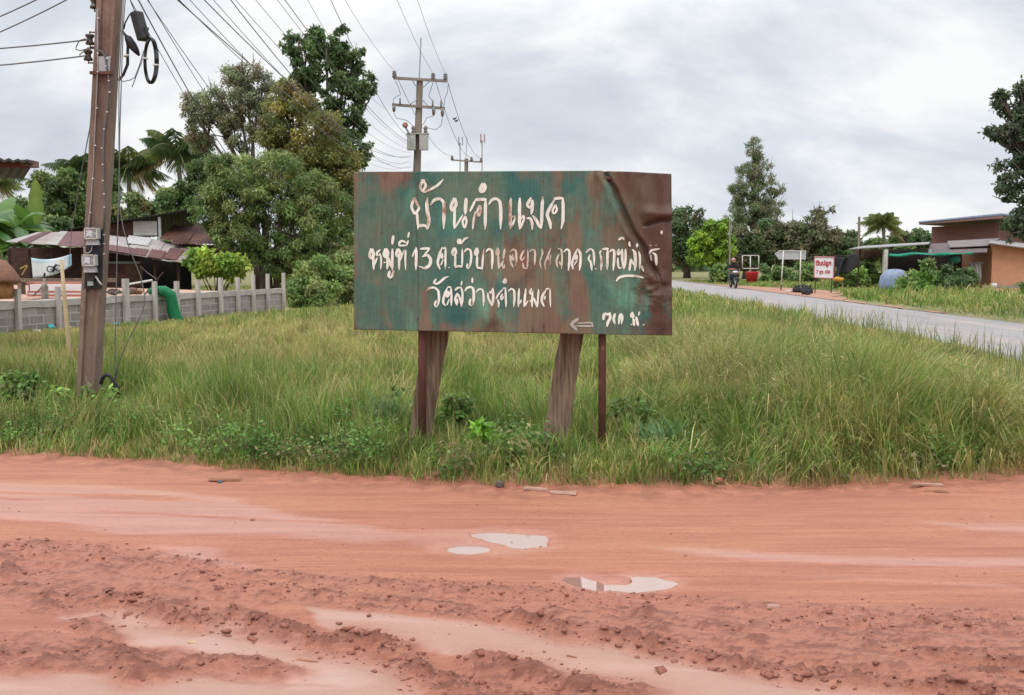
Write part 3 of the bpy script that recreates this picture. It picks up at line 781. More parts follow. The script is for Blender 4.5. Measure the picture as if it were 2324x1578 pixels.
lawn('roadside_grass', 'bright rough grass beyond the paved road in front of the sheds', 110000, (12.9, 48), (21, 78), lambda x, y: (0.07 + 0.66 * fbm(x * .35, y * .35, 3, 56) ** 1.6) * (1 - 0.55 * sstep(44, 54, y)) * (0.5 + 0.5 * sstep(0, 2.5, x - RX1)), lambda y: 0.022 * y / 24,
     lambda x, y: 0.22 + 0 * x, far_keep, 104, 0.03)
lawn('verge_fringe', 'short brownish grass creeping over the edge of the red road', 30000, (-5.6, 6.2), (6.85, 8.9), lambda x, y: 0.05 + 0.11 * fbm(x * 3, y * 3, 2, 58), lambda y: 0.006 + 0 * y,
     lambda x, y: 0.35 + 0 * x, lambda x, y: (y > road_edge(x) - 0.16 * fbm(x * 4, y * 4, 2, 15)) & (y < road_edge(x) + 0.5), 105, 0.40, 1.2)
lawn('tall_grass', 'tall fresh green grass on the bank right of the sign', 120000, (1.2, 6.4), (7.3, 12.5), lambda x, y: h_near(x, y) * 1.0, lambda y: 0.0055 + 0 * y,
     lambda x, y: 0.10 + 0.5 * sstep(8.2, 10.5, y), lambda x, y: off_road(x, y) & (tall_zone(x, y) > 0.3) & (y > road_edge(x) + .15), 107, 0.02)
def verge_weeds():
    g = np.random.default_rng(31); cl = []
    for i in range(700):
        x = g.uniform(-4.6, 5.2); e_ = g.random() ** 1.4 * 1.5 + 0.08; y = float(road_edge(x)) + e_
        if vnoise(np.array(x * 1.6), np.array(y * 1.6), 88) < 0.5 or (x > 1.6 and e_ > .5): continue
        r = g.uniform(0.06, 0.20); cl.append((Vector((x, y, float(ground_z(x, y)) + r * g.uniform(.4, 1.5))), (r * 1.2, r, r * 0.9), None))
    o = leaves('verge_weeds', cl, 15000, .036, [(0.055, .115, .025), (.075, .145, .03), (.045, .085, .022), (.10, .17, .035), (.12, .10, .05)], None, .5, .1, .8, 33, .1)
    tag(o, 'tangle of small leafy weeds among the grass along the red road', 'weeds', kind='stuff')
verge_weeds()
# tall seed stalks in front of the paved road
def seedheads():
    g = np.random.default_rng(9); n = 15000
    x = g.uniform(1.6, 6.0, n); y = g.uniform(7.8, 16, n)
    k = in_frustum(x, y) & off_road(x, y) & (g.random(n) < tall_zone(x, y)); x, y = x[k], y[k]; n = len(x)
    h = (0.42 + 0.42 * g.random(n)) * (0.65 + 0.5 * fbm(x, y, 2, 71)) * (1 - 0.8 * sstep(3.5, 5.2, x + 0.25 * (y - 9)))
    c = STRAW[g.integers(0, 3, n)] * (0.35 + 0.5 * g.random(n))[:, None] + OLIVE[0] * 0.35
    o = blades('seed_grass', np.stack([x, y, ground_z(x, y)], 1), h, 0.005 + 0.004 * g.random(n), 9.0 * fbm(x * 0.6, y * 0.6, 2, 73) + g.normal(size=n) * 0.6, 0.1 + 0.75 * g.random(n) ** 1.5, GREEN[2] * 0.8 + 0 * c, c * 1.1)
    tag(o, 'thin straw coloured seed stalks standing above the tall grass', 'grass', kind='stuff')
    me = o.data; co = np.empty(len(me.vertices) * 3, np.float32); me.vertices.foreach_get('co', co); tips = co.reshape(-1, 7, 3)[:, 6][::2]
    cl = [(Vector(tuple(t)), (.035, .035, .05), None) for t in tips]
    o = leaves('seed_plumes', cl, len(cl) * 7, .035, [(.24, .20, .10), (.18, .17, .07), (.14, .15, .05)], None, .16, .35, .2, 44, .1)
    tag(o, 'feathery brownish seed plumes over the tall grass', 'grass', kind='stuff')
seedheads()
def road_stalks():
    g = np.random.default_rng(19); n = 2600
    x = g.uniform(4.6, RX0 + 0.05, n); y = g.uniform(9.5, 26, n); k = in_frustum(x, y) & (fbm(x * 1.2, y * 0.7, 3, 74) > 0.42); x, y = x[k], y[k]; n = len(x)
    h = (0.22 + 0.35 * g.random(n)) * (0.6 + 0.9 * fbm(x, y * .6, 2, 75)); c = OLIVE[g.integers(0, 4, n)] * (0.6 + 0.5 * g.random(n))[:, None]
    o = blades('seed_grass', np.stack([x, y, ground_z(x, y)], 1), h, 0.0045 + 0.0004 * y, g.random(n) * 6.28, 0.1 + 0.7 * g.random(n) ** 1.5, GREEN[2] * 0.9 + 0 * c, c)
    tag(o, 'scattered thin stalks leaning over the near edge of the paved road', 'grass', kind='stuff')
road_stalks()

# ================================================================== THE VILLAGE SIGN
S_TL, S_TR, S_BL, S_BR = at(803, 390, 7.75), at(1522.5, 396, 7.58), at(803, 748, 7.75), at(1526, 762, 7.58)
S_N = (S_TR - S_TL).cross(S_BL - S_TL).normalized()
if S_N.y > 0: S_N = -S_N
def sign_uv(x, y):                         # photo measure (2324 px wide) -> panel coordinates
    u = (x - 803.0) / 721.5
    top = 390 + 6 * u; bot = 748 + 14 * u
    top = np.where(u < 0.785, 390 - 3 * u, 387.6 + (u - .785) * 39)
    return u, 1 - (y - top) / (bot - top)
CRA = np.array([0.786, 1.02]); CRB = np.array([0.958, 0.37])
def sign_disp(u, v):
    u = np.asarray(u, float); v = np.asarray(v, float)
    d = CRB - CRA; L_ = np.hypot(d[0] * 2, d[1])
    s = -((u - CRA[0]) * 2 * d[1] - (v - CRA[1]) * d[0] * 2) / L_        # signed distance to the crease, + to the upper right
    t = ((u - CRA[0]) * 2 * d[0] * 2 + (v - CRA[1]) * d[1]) / (L_ * L_)
    on = sstep(-0.05, 0.06, t) * (1 - sstep(0.92, 1.12, t))
    wob = 0.03 * (fbm(u * 9, v * 9, 2, 5) - 0.5)
    s = s + wob
    z = 0.012 * (fbm(u * 3.2, v * 2.1, 3, 91) - 0.5) + 0.004 * np.sin(u * 12.4)
    z = z - on * 0.060 * np.exp(-(s / 0.015) ** 2) + on * 0.03 * np.exp(-np.abs(s + 0.05) / 0.035)
    z = z + on * 0.05 * sstep(0.03, 0.16, s)
    fold = np.exp(-((v - 0.70 - 0.02 * np.sin(u * 40)) / 0.012) ** 2) * sstep(0.905, 0.93, u) 
    z = z - 0.045 * fold + 0.04 * np.exp(-((v - 0.755) / 0.035) ** 2) * sstep(0.89, 0.93, u)
    dent = np.exp(-(((u - 0.945) / 0.055) ** 2 + ((v - 0.28) / 0.10) ** 2))
    z = z + dent * 0.11 * (fbm(u * 22, v * 16, 3, 93) - 0.55)
    z = z - 0.02 * np.exp(-((u - .44) / .02) ** 2) * (1 - sstep(0.0, 0.10, v))
    z = z - 0.018 * sstep(0.9, 1.0, u) * (1 - sstep(0, 0.1, v))
    return z
def sign_pt(u, v, off=0.0):
    u = np.asarray(u, float); v = np.asarray(v, float)
    tl, tr, bl, br = [np.array(p) for p in (S_TL, S_TR, S_BL, S_BR)]
    top = tl + (tr - tl) * u[..., None]; bot = bl + (br - bl) * u[..., None]
    p = bot + (top - bot) * v[..., None]
    bowed = np.where(u < .785, u * 9, 7.07 - (u - .785) * 33) * 7.66 / FPX * v      # the top edge rises to the crease, then drops
    p = p + np.array([0, 0, 1.0]) * bowed[..., None]
    return p + np.array(S_N) * (sign_disp(u, v) + off)[..., None]
sign = thing('village_sign', gnd(1162, 1056), 'large rusty green metal sign with hand painted white Thai lettering', 'sign')
def build_panel():
    nu, nv = 340, 170
    U, V = np.meshgrid(np.linspace(0, 1, nu), np.linspace(0, 1, nv)); u, v = U.ravel(), V.ravel()
    p = sign_pt(u, v)
    # paint wear: rust runs down in vertical streaks, worst at the top edge, the middle right and the torn corner
    streak = fbm(u * 26, v * 2.2, 4, 201); streak2 = fbm(u * 9, v * 1.0 + 3, 3, 202); blot = fbm(u * 7, v * 5, 4, 203); fine = fbm(u * 90, v * 60, 3, 204)
    lvl = 0.22 + 0.09 * sstep(0.28, 0.62, u) + 0.10 * sstep(0.62, 0.75, u) + 0.14 * sstep(0.80, 0.95, u)
    lvl += 0.16 * sstep(0.80, 1.0, v) + 0.14 * (1 - sstep(0.0, 0.14, v)) * sstep(0.05, 0.2, u) + 0.13 * (1 - sstep(0, .035, u))
    lvl += 0.20 * np.exp(-((u - 0.225) / 0.016) ** 2) * (v < 0.78) * (0.5 + 0.5 * (1 - v))
    lvl += 0.15 * np.exp(-(((u - 0.54) / 0.15) ** 2 + ((v - 0.46) / 0.22) ** 2))
    lvl += 0.12 * np.exp(-(((u - 0.48) / 0.14) ** 2 + ((v - 0.12) / 0.10) ** 2))
    lvl -= 0.16 * np.exp(-(((u - 0.37) / 0.08) ** 2 + ((v - 0.10) / 0.16) ** 2)) + 0.10 * np.exp(-(((u - 0.12) / 0.08) ** 2 + ((v - 0.42) / 0.34) ** 2))
    lvl -= 0.14 * np.exp(-(((u - 0.29) / 0.06) ** 2 + ((v - 0.45) / 0.40) ** 2)) + 0.13 * np.exp(-(((u - 0.81) / 0.02) ** 2 + ((v - 0.40) / 0.14) ** 2))
    val = 0.40 * streak + 0.33 * streak2 + 0.27 * blot + 0.10 * (fine - 0.5)
    rust = sstep(0.10, -0.06, val - 0.14 - lvl * 0.86)
    g1, g2, g3 = np.array((0.052, 0.098, 0.070)), np.array((0.024, 0.080, 0.068)), np.array((0.085, 0.215, 0.145))
    a = sstep(0.42, 0.62, fbm(u * 5 + 3, v * 2.0, 4, 205))[:, None]; b = sstep(0.60, 0.76, fbm(u * 11, v * 2.4, 4, 206))[:, None]
    green = (g1 * (1 - a) + g2 * a) * (1 - 0.6 * b) + g3 * 0.6 * b
    lite = (np.exp(-(((u - 0.445 + (v - .1) * .35) / 0.035) ** 2 + ((v - 0.14) / 0.13) ** 2)) + 0.5 * np.exp(-(((u - 0.315) / 0.04) ** 2 + ((v - 0.72) / 0.12) ** 2)))[:, None].clip(0, 1)
    green = green * (1 - 0.75 * lite) + g3 * 1.15 * 0.75 * lite
    dk = np.exp(-(((u - 0.325) / 0.05) ** 2 + ((v - 0.08) / 0.13) ** 2))[:, None]
    green = green * (1 - 0.75 * dk) + np.array((0.012, 0.058, 0.058)) * 0.75 * dk
    green = green * (0.82 + 0.36 * fine)[:, None]
    chalk = sstep(0.40, 0.7, fbm(u * 16, v * 9, 3, 207))[:, None]
    green = green * (1 - 0.30 * chalk) + np.array((0.115, 0.118, 0.080)) * 0.30 * chalk
    r1, r2, r3 = np.array((0.118, 0.086, 0.056)), np.array((0.115, 0.071, 0.050)), np.array((0.062, 0.041, 0.031))
    c = sstep(0.45, 0.65, fbm(u * 14, v * 5, 4, 208))[:, None]; d = sstep(0.50, 0.72, fbm(u * 30, v * 7, 4, 209))[:, None]
    deep = sstep(0.86, 0.97, u + 0.05 * (blot - .5))[:, None]
    rc = r1 * (1 - c) + r2 * c; rc = rc * (1 - 0.65 * d) + r3 * 0.65 * d
    rc = rc * (1 - 0.7 * deep) + (np.array((0.105, 0.056, 0.050)) * (1 - d) + np.array((0.085, 0.034, 0.024)) * d) * 0.7 * deep
    red = np.exp(-(((u - 0.52) / 0.07) ** 2 + ((v - 0.46) / 0.07) ** 2))[:, None] * sstep(.4, .6, streak)[:, None]
    rc = rc * (1 - 0.5 * red) + np.array((0.19, 0.052, 0.036)) * 0.5 * red
    rc = rc * (1 - 0.36 * sstep(0.72, 0.95, u))[:, None]; green = green * np.where(u < 0.205, 0.90, 1.0)[:, None]
    seam = (np.exp(-((u - 0.205 - .002 * np.sin(v * 7)) / 0.0022) ** 2) * .6 + np.exp(-((u - 0.602) / 0.002) ** 2) * .3)[:, None]; nails = np.zeros_like(u)
    for nu_, nv_2 in ((.09, .62), (.205, .93), (.205, .5), (.205, .08), (.44, .95), (.602, .94), (.602, .05), (.80, .05), (.35, .06), (.03, .95), (.24, .93), (.97, .04), (.115, .67)): nails = np.maximum(nails, np.exp(-(((u - nu_) * 2 / .007) ** 2 + ((v - nv_2) / .0075) ** 2)) + .5 * np.exp(-(((u - nu_) * 2 / .009) ** 2)) * (v < nv_2) * np.exp(-((v - nv_2) / .12) ** 2))
    rust = np.clip(rust + nails * .8, 0, 1); rc = rc * (1 - .6 * seam - .5 * nails[:, None].clip(0, 1)); green = green * (1 - .6 * seam)
    col = (green * (1 - rust[:, None]) + rc * rust[:, None]) * 1.45
    i = np.arange(nu * nv).reshape(nv, nu)
    f = np.stack([i[:-1, :-1].ravel(), i[:-1, 1:].ravel(), i[1:, 1:].ravel(), i[1:, :-1].ravel()], 1)
    # back sheet and rim
    pb = sign_pt(u, v, -0.028); n0 = len(p); vv = np.concatenate([p, pb]); fb = f[:, ::-1] + n0
    rim = np.concatenate([i[0, :], i[1:, -1], i[-1, -2::-1], i[-2:0:-1, 0]]); r2_ = np.roll(rim, -1)
    fr = np.stack([rim, rim + n0, r2_ + n0, r2_], 1)
    m, t, bs = base_mat('worn_sign_paint')
    at_ = t.nodes.new('ShaderNodeAttribute'); at_.attribute_name = 'tint'
    ns = _noise(t, 90, 4, 0.6); nv_ = _noise(t, 10, 6, .7, (6, 6, 0.5))
    mm = _mixc(t, _ramp(t, nv_, .3, .75), (0.76, 0.76, 0.76), (1.25, 1.23, 1.22))
    mu = t.nodes.new('ShaderNodeMix'); mu.data_type = 'RGBA'; mu.blend_type = 'MULTIPLY'; mu.inputs[0].default_value = 1
    t.links.new(at_.outputs['Color'], mu.inputs[6]); t.links.new(mm, mu.inputs[7])
    t.links.new(mu.outputs[2], bs.inputs['Base Color'])
    rr_ = t.nodes.new('ShaderNodeMapRange'); t.links.new(ns, rr_.inputs[0]); rr_.inputs[3].default_value = 0.5; rr_.inputs[4].default_value = 0.85
    t.links.new(rr_.outputs[0], bs.inputs['Roughness']); bs.inputs['Specular IOR Level'].default_value = 0.3
    _bump(t, bs, ns, 0.25, 0.01)
    cols = np.concatenate([col, np.tile(np.array((0.10, 0.055, 0.04)), (n0, 1))])
    mesh_from_arrays('panel', vv, np.concatenate([f, fb, fr]), m, sign, True, cols=cols)
build_panel()
LETTER = mat('sign_white_paint', (0.78, 0.765, 0.69), (0.62, 0.61, 0.54), 14, (1, 1, .5), rough=0.6, c3=(0.30, 0.15, 0.09), s3=9, p3=(0.54, 0.66))
LETTER2 = mat('sign_worn_paint', (0.62, 0.55, 0.45), (0.47, 0.40, 0.32), 14, (1, 1, .5), rough=0.65, c3=(0.17, 0.075, 0.05), s3=9, p3=(0.47, 0.62))
def strokes(name, crop, data, material, off=0.004, wk=1.14):
    """brush strokes measured on an enlarged view of the panel: crop = (x0, y0, scale) in photo pixels"""
    x0, y0, sc = crop; V = []; Fc = []; n = 0
    for pts, w in data:
        P = np.array([((x0 + a * sc) / 1.70396, (y0 + b * sc) / 1.70396) for a, b in pts], float)
        w2 = w * sc / 1.70396 * wk
        q = [P[0]]
        for a, b in zip(P[:-1], P[1:]):
            k = max(1, int(np.hypot(*(b - a)) / 3.0))
            for j in range(1, k + 1): q.append(a + (b - a) * j / k)
        q = np.array(q)
        for _ in range(2):                                  # soften the corners as a loaded brush does
            q[1:-1] = 0.25 * q[:-2] + 0.5 * q[1:-1] + 0.25 * q[2:]
        closed = np.hypot(*(P[0] - P[-1])) < 1e-6
        t = np.gradient(q, axis=0); t /= np.hypot(t[:, 0], t[:, 1])[:, None] + 1e-9
        nn = np.stack([-t[:, 1], t[:, 0]], 1)
        s = np.linspace(0, 1, len(q)); prof = np.ones(len(q))
        if not closed:
            prof = np.minimum(1, 0.45 + 3.2 * s) * np.minimum(1, 0.30 + 3.0 * (1 - s))
        nib = 0.72 + 0.28 * np.abs(nn[:, 0] * 0.94 + nn[:, 1] * 0.34)       # flat brush: thick uprights, thin slants
        hw = (w2 / 2 * prof * nib)[:, None]
        Lq, Rq = q - nn * hw, q + nn * hw
        uv = np.concatenate([Lq, Rq]); u, v = sign_uv(uv[:, 0], uv[:, 1])
        V.append(sign_pt(u, v, off)); k = len(q)
        for i in range(k - 1): Fc.append((n + i, n + i + 1, n + k + i + 1, n + k + i))
        n += 2 * k; off += 0.00002
    return mesh_from_arrays(name, np.concatenate(V), Fc, material, sign)
def dot(x, y, r): return ([(x - r * .5, y), (x + r * .5, y)], r * 1.7)
L1 = [([(188,345),(150,460),(195,560),(258,480),(188,345)],32),([(225,520),(230,620),(240,700),(235,750)],30),([(240,715),(300,690),(370,720),(350,750)],42),([(365,740),(380,640),(360,500),(350,420),(365,340)],42),
 ([(305,115),(262,210),(300,270),(345,190),(305,115)],32),([(310,280),(400,240),(490,190),(570,110)],30),([(400,440),(440,375),(520,350),(575,400),(575,550),(570,745)],40),
 ([(712,350),(660,460),(680,520),(740,430),(712,350)],36),([(715,450),(710,620),(705,740)],32),([(705,740),(760,660),(820,560)],22),([(850,580),(810,650),(840,740),(870,650),(850,580)],26),([(862,345),(855,450),(850,560)],40),
 ([(910,520),(940,460),(985,370)],27),([(975,370),(1060,365),(1130,365)],44),([(1115,370),(1110,500),(1110,650),(1105,750)],38),([(1040,440),(1000,530),(1020,590),(1055,520),(1040,440)],28),([(980,520),(960,620),(945,750)],28),
 ([(1085,165),(1040,230),(1048,280),(1090,260),(1118,200),(1085,165)],42),([(1155,430),(1190,370),(1250,350),(1300,390),(1310,500),(1305,750)],38),
 ([(1440,345),(1430,450),(1430,750)],38),([(1435,740),(1500,600),(1475,560),(1450,600)],25),([(1555,345),(1550,500),(1550,750)],38),([(1560,740),(1612,610),(1600,560),(1570,620)],25),
 ([(1700,340),(1645,440),(1680,480),(1720,420)],34),([(1715,370),(1715,480),(1700,560)],38),([(1640,610),(1690,600),(1715,680),(1712,755)],34),([(1715,570),(1760,620),(1820,740)],38),([(1850,330),(1838,500),(1830,740)],38),
 ([(1950,745),(1940,660),(1900,560),(1930,490),(2000,370)],38),([(1990,360),(2060,350),(2110,350)],38),([(2105,345),(2110,500),(2105,650),(2080,745)],36),([(2010,435),(1965,520),(1990,560),(2035,500),(2010,435)],24)]
strokes('lettering', (1550, 660, .3012), L1, LETTER)
L2a = [([(155,310),(115,400),(140,470),(190,400),(155,310)],42),([(175,400),(180,520),(185,630)],36),([(190,560),(240,440)],26),([(235,420),(225,370),(260,350),(285,320)],32),([(255,420),(290,380)],24),([(290,400),(300,500),(290,620)],28),
 ([(372,310),(335,400),(370,450),(410,370),(372,310)],42),([(390,420),(400,540),(385,620)],36),([(335,520),(370,510)],42),([(400,430),(440,540),(460,600)],38),([(470,310),(468,450),(470,640)],36),([(430,640),(405,720),(440,755)],38),([(490,635),(480,690),(440,755)],34),
 ([(485,110),(475,180),(468,250)],38),([(555,310),(525,390),(545,440),(600,370),(555,310)],38),([(570,400),(572,520),(572,630)],32),([(580,500),(640,340)],26),([(645,340),(672,315),(668,380),(665,480),(670,630)],28),
 ([(565,255),(580,200),(630,185),(680,230)],34),([(560,262),(640,262),(690,258)],30),([(690,260),(710,180)],24),([(725,60),(705,150)],26),([(770,430),(820,310)],22),([(830,290),(830,450),(825,630)],38),
 ([(890,312),(1040,300)],38),([(1035,305),(940,420)],26),([(920,430),(1000,395),(1055,470),(1035,560),(960,607),(868,570)],44),
 ([(1190,620),(1150,520),(1180,400),(1220,290)],36),([(1220,285),(1245,320),(1268,280)],28),([(1275,290),(1270,450),(1270,620)],30),([(1215,380),(1195,440),(1215,470),(1235,420),(1215,380)],26),([(1200,560),(1240,460)],20),dot(1325,592,22),
 ([(1410,295),(1365,370),(1400,420),(1440,360),(1410,295)],34),([(1420,400),(1415,520),(1420,600)],34),([(1420,590),(1480,560),(1520,590)],36),([(1520,580),(1525,430),(1525,310)],27),([(1480,165),(1452,220),(1482,242),(1508,205),(1480,165)],38),([(1500,240),(1560,160),(1620,140)],28),
 ([(1555,360),(1590,310),(1650,320),(1662,430),(1645,560),(1620,610)],32),([(1605,530),(1590,590),(1625,610)],30),([(1745,300),(1710,380),(1735,420),(1770,350),(1745,300)],34),([(1750,410),(1745,520),(1750,600)],32),([(1750,605),(1790,585),(1830,620)],34),([(1825,620),(1835,450),(1850,310)],27),
 ([(1880,360),(1920,305),(1975,330),(1980,450),(1970,620)],36)]
strokes('lettering', (1400, 880, .2582), L2a, LETTER)
L2w = [([(2060,300),(2030,380),(2055,420),(2080,370),(2060,300)],30),([(2065,400),(2070,520),(2075,620)],30),([(2080,600),(2130,500)],20),([(2165,310),(2150,400),(2140,470)],30),([(2145,480),(2120,540),(2150,620),(2160,540)],24),
 ([(2246,360),(2290,310),(2335,335),(2340,480),(2325,575)],30),([(2246,400),(2256,520),(2306,615)],30),([(2286,390),(2266,470),(2286,500),(2306,430)],26),dot(2354,612,22)]
L2x = [([(210,330),(150,440),(180,500),(215,430)],28),([(190,520),(195,600),(260,610)],28),([(255,600),(265,450),(265,320)],24),([(290,360),(340,305),(375,350),(370,450),(365,560)],28),([(470,310),(490,360),(470,420)],26),([(470,420),(440,520),(465,610)],18),
 ([(530,630),(515,530),(560,430),(590,340),(610,300)],26),([(575,420),(560,470),(585,490)],28),([(610,400),(600,450),(595,560)],20),([(710,310),(765,310),(775,450),(765,620)],26),([(730,390),(685,490),(710,600)],28),([(730,500),(760,560)],22)]
strokes('lettering', (1400, 880, .2582), L2w, LETTER2)
strokes('lettering', (1980, 880, .2582), L2x, LETTER2)
L2b = [([(800,360),(850,305),(885,340),(885,480),(865,640)],34),([(940,620),(915,540),(950,430),(1005,310)],32),([(1005,305),(1050,380),(1050,500),(1030,640)],36),([(990,400),(960,460),(985,490),(1000,440),(990,400)],26),([(950,560),(1000,480)],16),
 ([(1130,370),(1190,305),(1240,330),(1250,450),(1250,560)],30),([(1190,400),(1155,470),(1200,500),(1215,640)],32),dot(1275,612,24),([(1330,390),(1355,330)],26),([(1370,315),(1430,310),(1470,310)],38),([(1340,390),(1360,480),(1350,640)],32),([(1450,320),(1445,480),(1440,630)],36),
 ([(1480,360),(1520,310),(1550,330),(1545,480),(1530,640)],34),([(1620,310),(1590,390),(1610,420),(1650,330)],28),([(1600,440),(1600,540),(1620,620),(1660,580)],28),([(1665,310),(1665,480),(1690,620)],34),([(1715,310),(1715,450),(1700,600)],32),([(1610,180),(1680,130),(1690,180)],34),
 ([(1770,640),(1780,560),(1790,460)],32),([(1810,320),(1850,350),(1860,480),(1850,640)],42),([(1790,460),(1840,560)],28),([(1775,200),(1765,270),(1795,275)],28),([(1890,230),(1880,290)],30),([(1910,350),(1925,430),(1920,620)],30),([(1940,560),(1980,650)],30),
 ([(2060,390),(2090,330),(2150,320),(2220,310)],30),([(2080,390),(2100,490)],26),([(2110,370),(2160,390),(2170,560)],36),([(2070,250),(2100,270)],20),([(2150,265),(2180,250)],18),([(2242,40),(2242,95)],32)]
strokes('lettering', (1980, 880, .2582), [d_ for d_ in L2b if d_[0][0][0] < 2030], LETTER)
strokes('lettering', (1980, 880, .2582), [d_ for d_ in L2b if d_[0][0][0] >= 2030 and d_[0][0][1] > 100], LETTER)
strokes('tone_mark', (1980, 880, .2582), [d_ for d_ in L2b if d_[0][0][0] >= 2030 and d_[0][0][1] <= 100], LETTER)
strokes('tail_stroke', (1980, 880, .2582), [([(1575,800),(1610,740),(1700,715),(1850,715),(1980,745)],40)], LETTER)
L3 = [([(130,330),(180,260),(270,245),(335,300),(345,420),(330,530),(300,570)],38),([(300,460),(265,530),(300,570)],34),([(300,110),(250,180),(310,200),(400,130),(450,80),(500,75)],36),
 ([(450,545),(405,500),(420,400),(480,250)],36),([(480,245),(540,240)],34),([(535,245),(545,400),(540,550)],32),([(490,310),(450,390),(475,420),(510,350),(490,310)],34),([(470,540),(510,430)],20),
 ([(600,300),(640,250),(700,250)],32),([(700,240),(725,340),(720,480),(700,560)],32),([(640,340),(600,440),(635,545)],34),([(640,340),(690,440),(710,560)],34),([(640,430),(640,520)],28),([(700,220),(715,140)],22),
 ([(760,310),(800,245),(880,240),(905,300),(905,430),(890,540)],40),([(855,430),(828,520),(870,550)],36),([(885,90),(880,180)],28),([(945,330),(990,265),(1050,280),(1065,400),(1060,560)],32),
 ([(1130,330),(1135,420),(1190,530),(1200,560)],32),([(1210,255),(1220,400),(1205,550)],36),([(1160,310),(1175,360),(1200,280)],28),
 ([(1260,440),(1300,360),(1380,270)],26),([(1370,260),(1430,260)],32),([(1415,270),(1420,420),(1425,570)],32),([(1290,440),(1310,500),(1295,575)],30),([(1370,350),(1335,420),(1350,460),(1385,390)],32),([(1415,105),(1372,165),(1395,198),(1438,145),(1415,105)],28),
 ([(1460,310),(1510,260),(1555,290),(1560,430),(1545,570)],34),([(1635,265),(1625,420),(1620,570)],32),([(1630,520),(1670,470),(1665,440)],22),([(1740,265),(1725,420),(1710,570)],34),([(1720,560),(1775,460)],22),
 ([(1835,260),(1800,340),(1835,370),(1860,300)],30),([(1850,330),(1840,450),(1840,575)],30),([(1800,480),(1840,450)],26),([(1850,400),(1900,490),(1920,570)],34),([(1945,275),(1935,420),(1925,570)],30),
 ([(2035,560),(1990,470),(2010,370),(2070,280)],36),([(2060,270),(2120,270)],30),([(2130,270),(2130,420),(2135,570)],24),([(2050,380),(2040,450)],22)]
strokes('lettering', (1620, 1050, .241), L3, LETTER)
L4 = [([(850,470),(840,390),(890,320),(930,370),(990,310)],60),([(985,330),(990,440),(930,520),(920,620)],52),([(1090,330),(1050,450),(1085,560)],48),([(1160,560),(1180,400),(1210,320),(1240,420),(1215,560)],48),
 ([(1450,300),(1410,400),(1450,430),(1470,340)],60),([(1460,430),(1480,600)],48),([(1405,570),(1445,560)],62),([(1520,400),(1560,600)],52),([(1590,290),(1570,380)],34),dot(1670,570,42)]
strokes('lettering', (2180, 1150, .185), [d_ for d_ in L4 if d_[0][0][0] < 1350], LETTER)
strokes('lettering', (2180, 1150, .185), [d_ for d_ in L4 if d_[0][0][0] >= 1350], LETTER)
strokes('arrow', (2180, 1150, .185), [([(330,440),(170,550)],62),([(160,540),(230,610),(305,690)],72),([(300,535),(630,525)],38),([(280,592),(625,600)],46),([(600,520),(630,620)],34)], mat('arrow_paint', (0.44, 0.43, 0.40), (0.30, 0.29, 0.26), 12, rough=0.7, c3=(0.2, 0.15, 0.11), s3=9, p3=(0.55, 0.66)))
# posts: two rusty pipes in front of two leaning weathered planks
def sgn_y(x): return 7.75 - 0.17 * (x - 803) / 720
for (xt, xb, yb, r) in ((959, 958, 1058, 0.033), (1367, 1366.5, 1058, 0.030)):
    top = at(xt, 470, sgn_y(xt) + 0.08); bot = at(xb, yb, sgn_y(xb) + 0.08); bot.z = -0.1
    MB().tube([bot, bot.lerp(top, .5), top], r, 14).build('post', RUSTPIPE, sign, True)
def plank(xt0, xt1, yt, xb0, xb1, yb, Yt, Yb, seed):
    rr = random.Random(seed); mb = MB(); n = 14; ring = []
    k = (yb - yt); v = []
    for i in range(n + 1):
        f = i / n; f2 = -0.35 + 1.5 * f
        xl = xt0 + (xb0 - xt0) * f2 + rr.uniform(-1.6, 1.6); xr = xt1 + (xb1 - xt1) * f2 + rr.uniform(-1.6, 1.6); y = yt + k * f2; Y = Yt + (Yb - Yt) * f2
        a, b = at(xl, y, Y), at(xr, y, Y); th = Vector((0, 0.062, 0))
        v += [a, a.lerp(b, .33) + Vector((0, rr.uniform(-.008, .004), 0)), a.lerp(b, .66) + Vector((0, rr.uniform(-.008, .004), 0)), b, b + th, a + th]
    f_ = []
    for i in range(n):
        for j in range(6):
            j2 = (j + 1) % 6; f_.append((i * 6 + j, (i + 1) * 6 + j, (i + 1) * 6 + j2, i * 6 + j2))
    f_ += [tuple(range(6)), tuple(range(n * 6 + 5, n * 6 - 1, -1))]
    mb.add(v, f_); mb.build('plank', WOOD, sign)
plank(964, 1019, 748, 917, 967, 1050, 7.92, 7.90, 1)
plank(1272, 1325, 755, 1223, 1281, 1050, 7.85, 7.82, 2)
MB().tube([Vector(sign_pt(np.array(.008), np.array(t), -0.05)) for t in (0.02, .5, .98)], 0.016, 6).tube([Vector(sign_pt(np.array(.992), np.array(t), -0.05)) for t in (0.0, .5, .98)], 0.016, 6).tube([Vector(sign_pt(np.array(t), np.array(.03), -0.055)) for t in (0.01, .5, .99)], 0.016, 6).tube([Vector(sign_pt(np.array(t), np.array(.97), -0.055)) for t in (0.01, .5, .99)], 0.016, 6).build('frame', RUSTPIPE, sign, True)

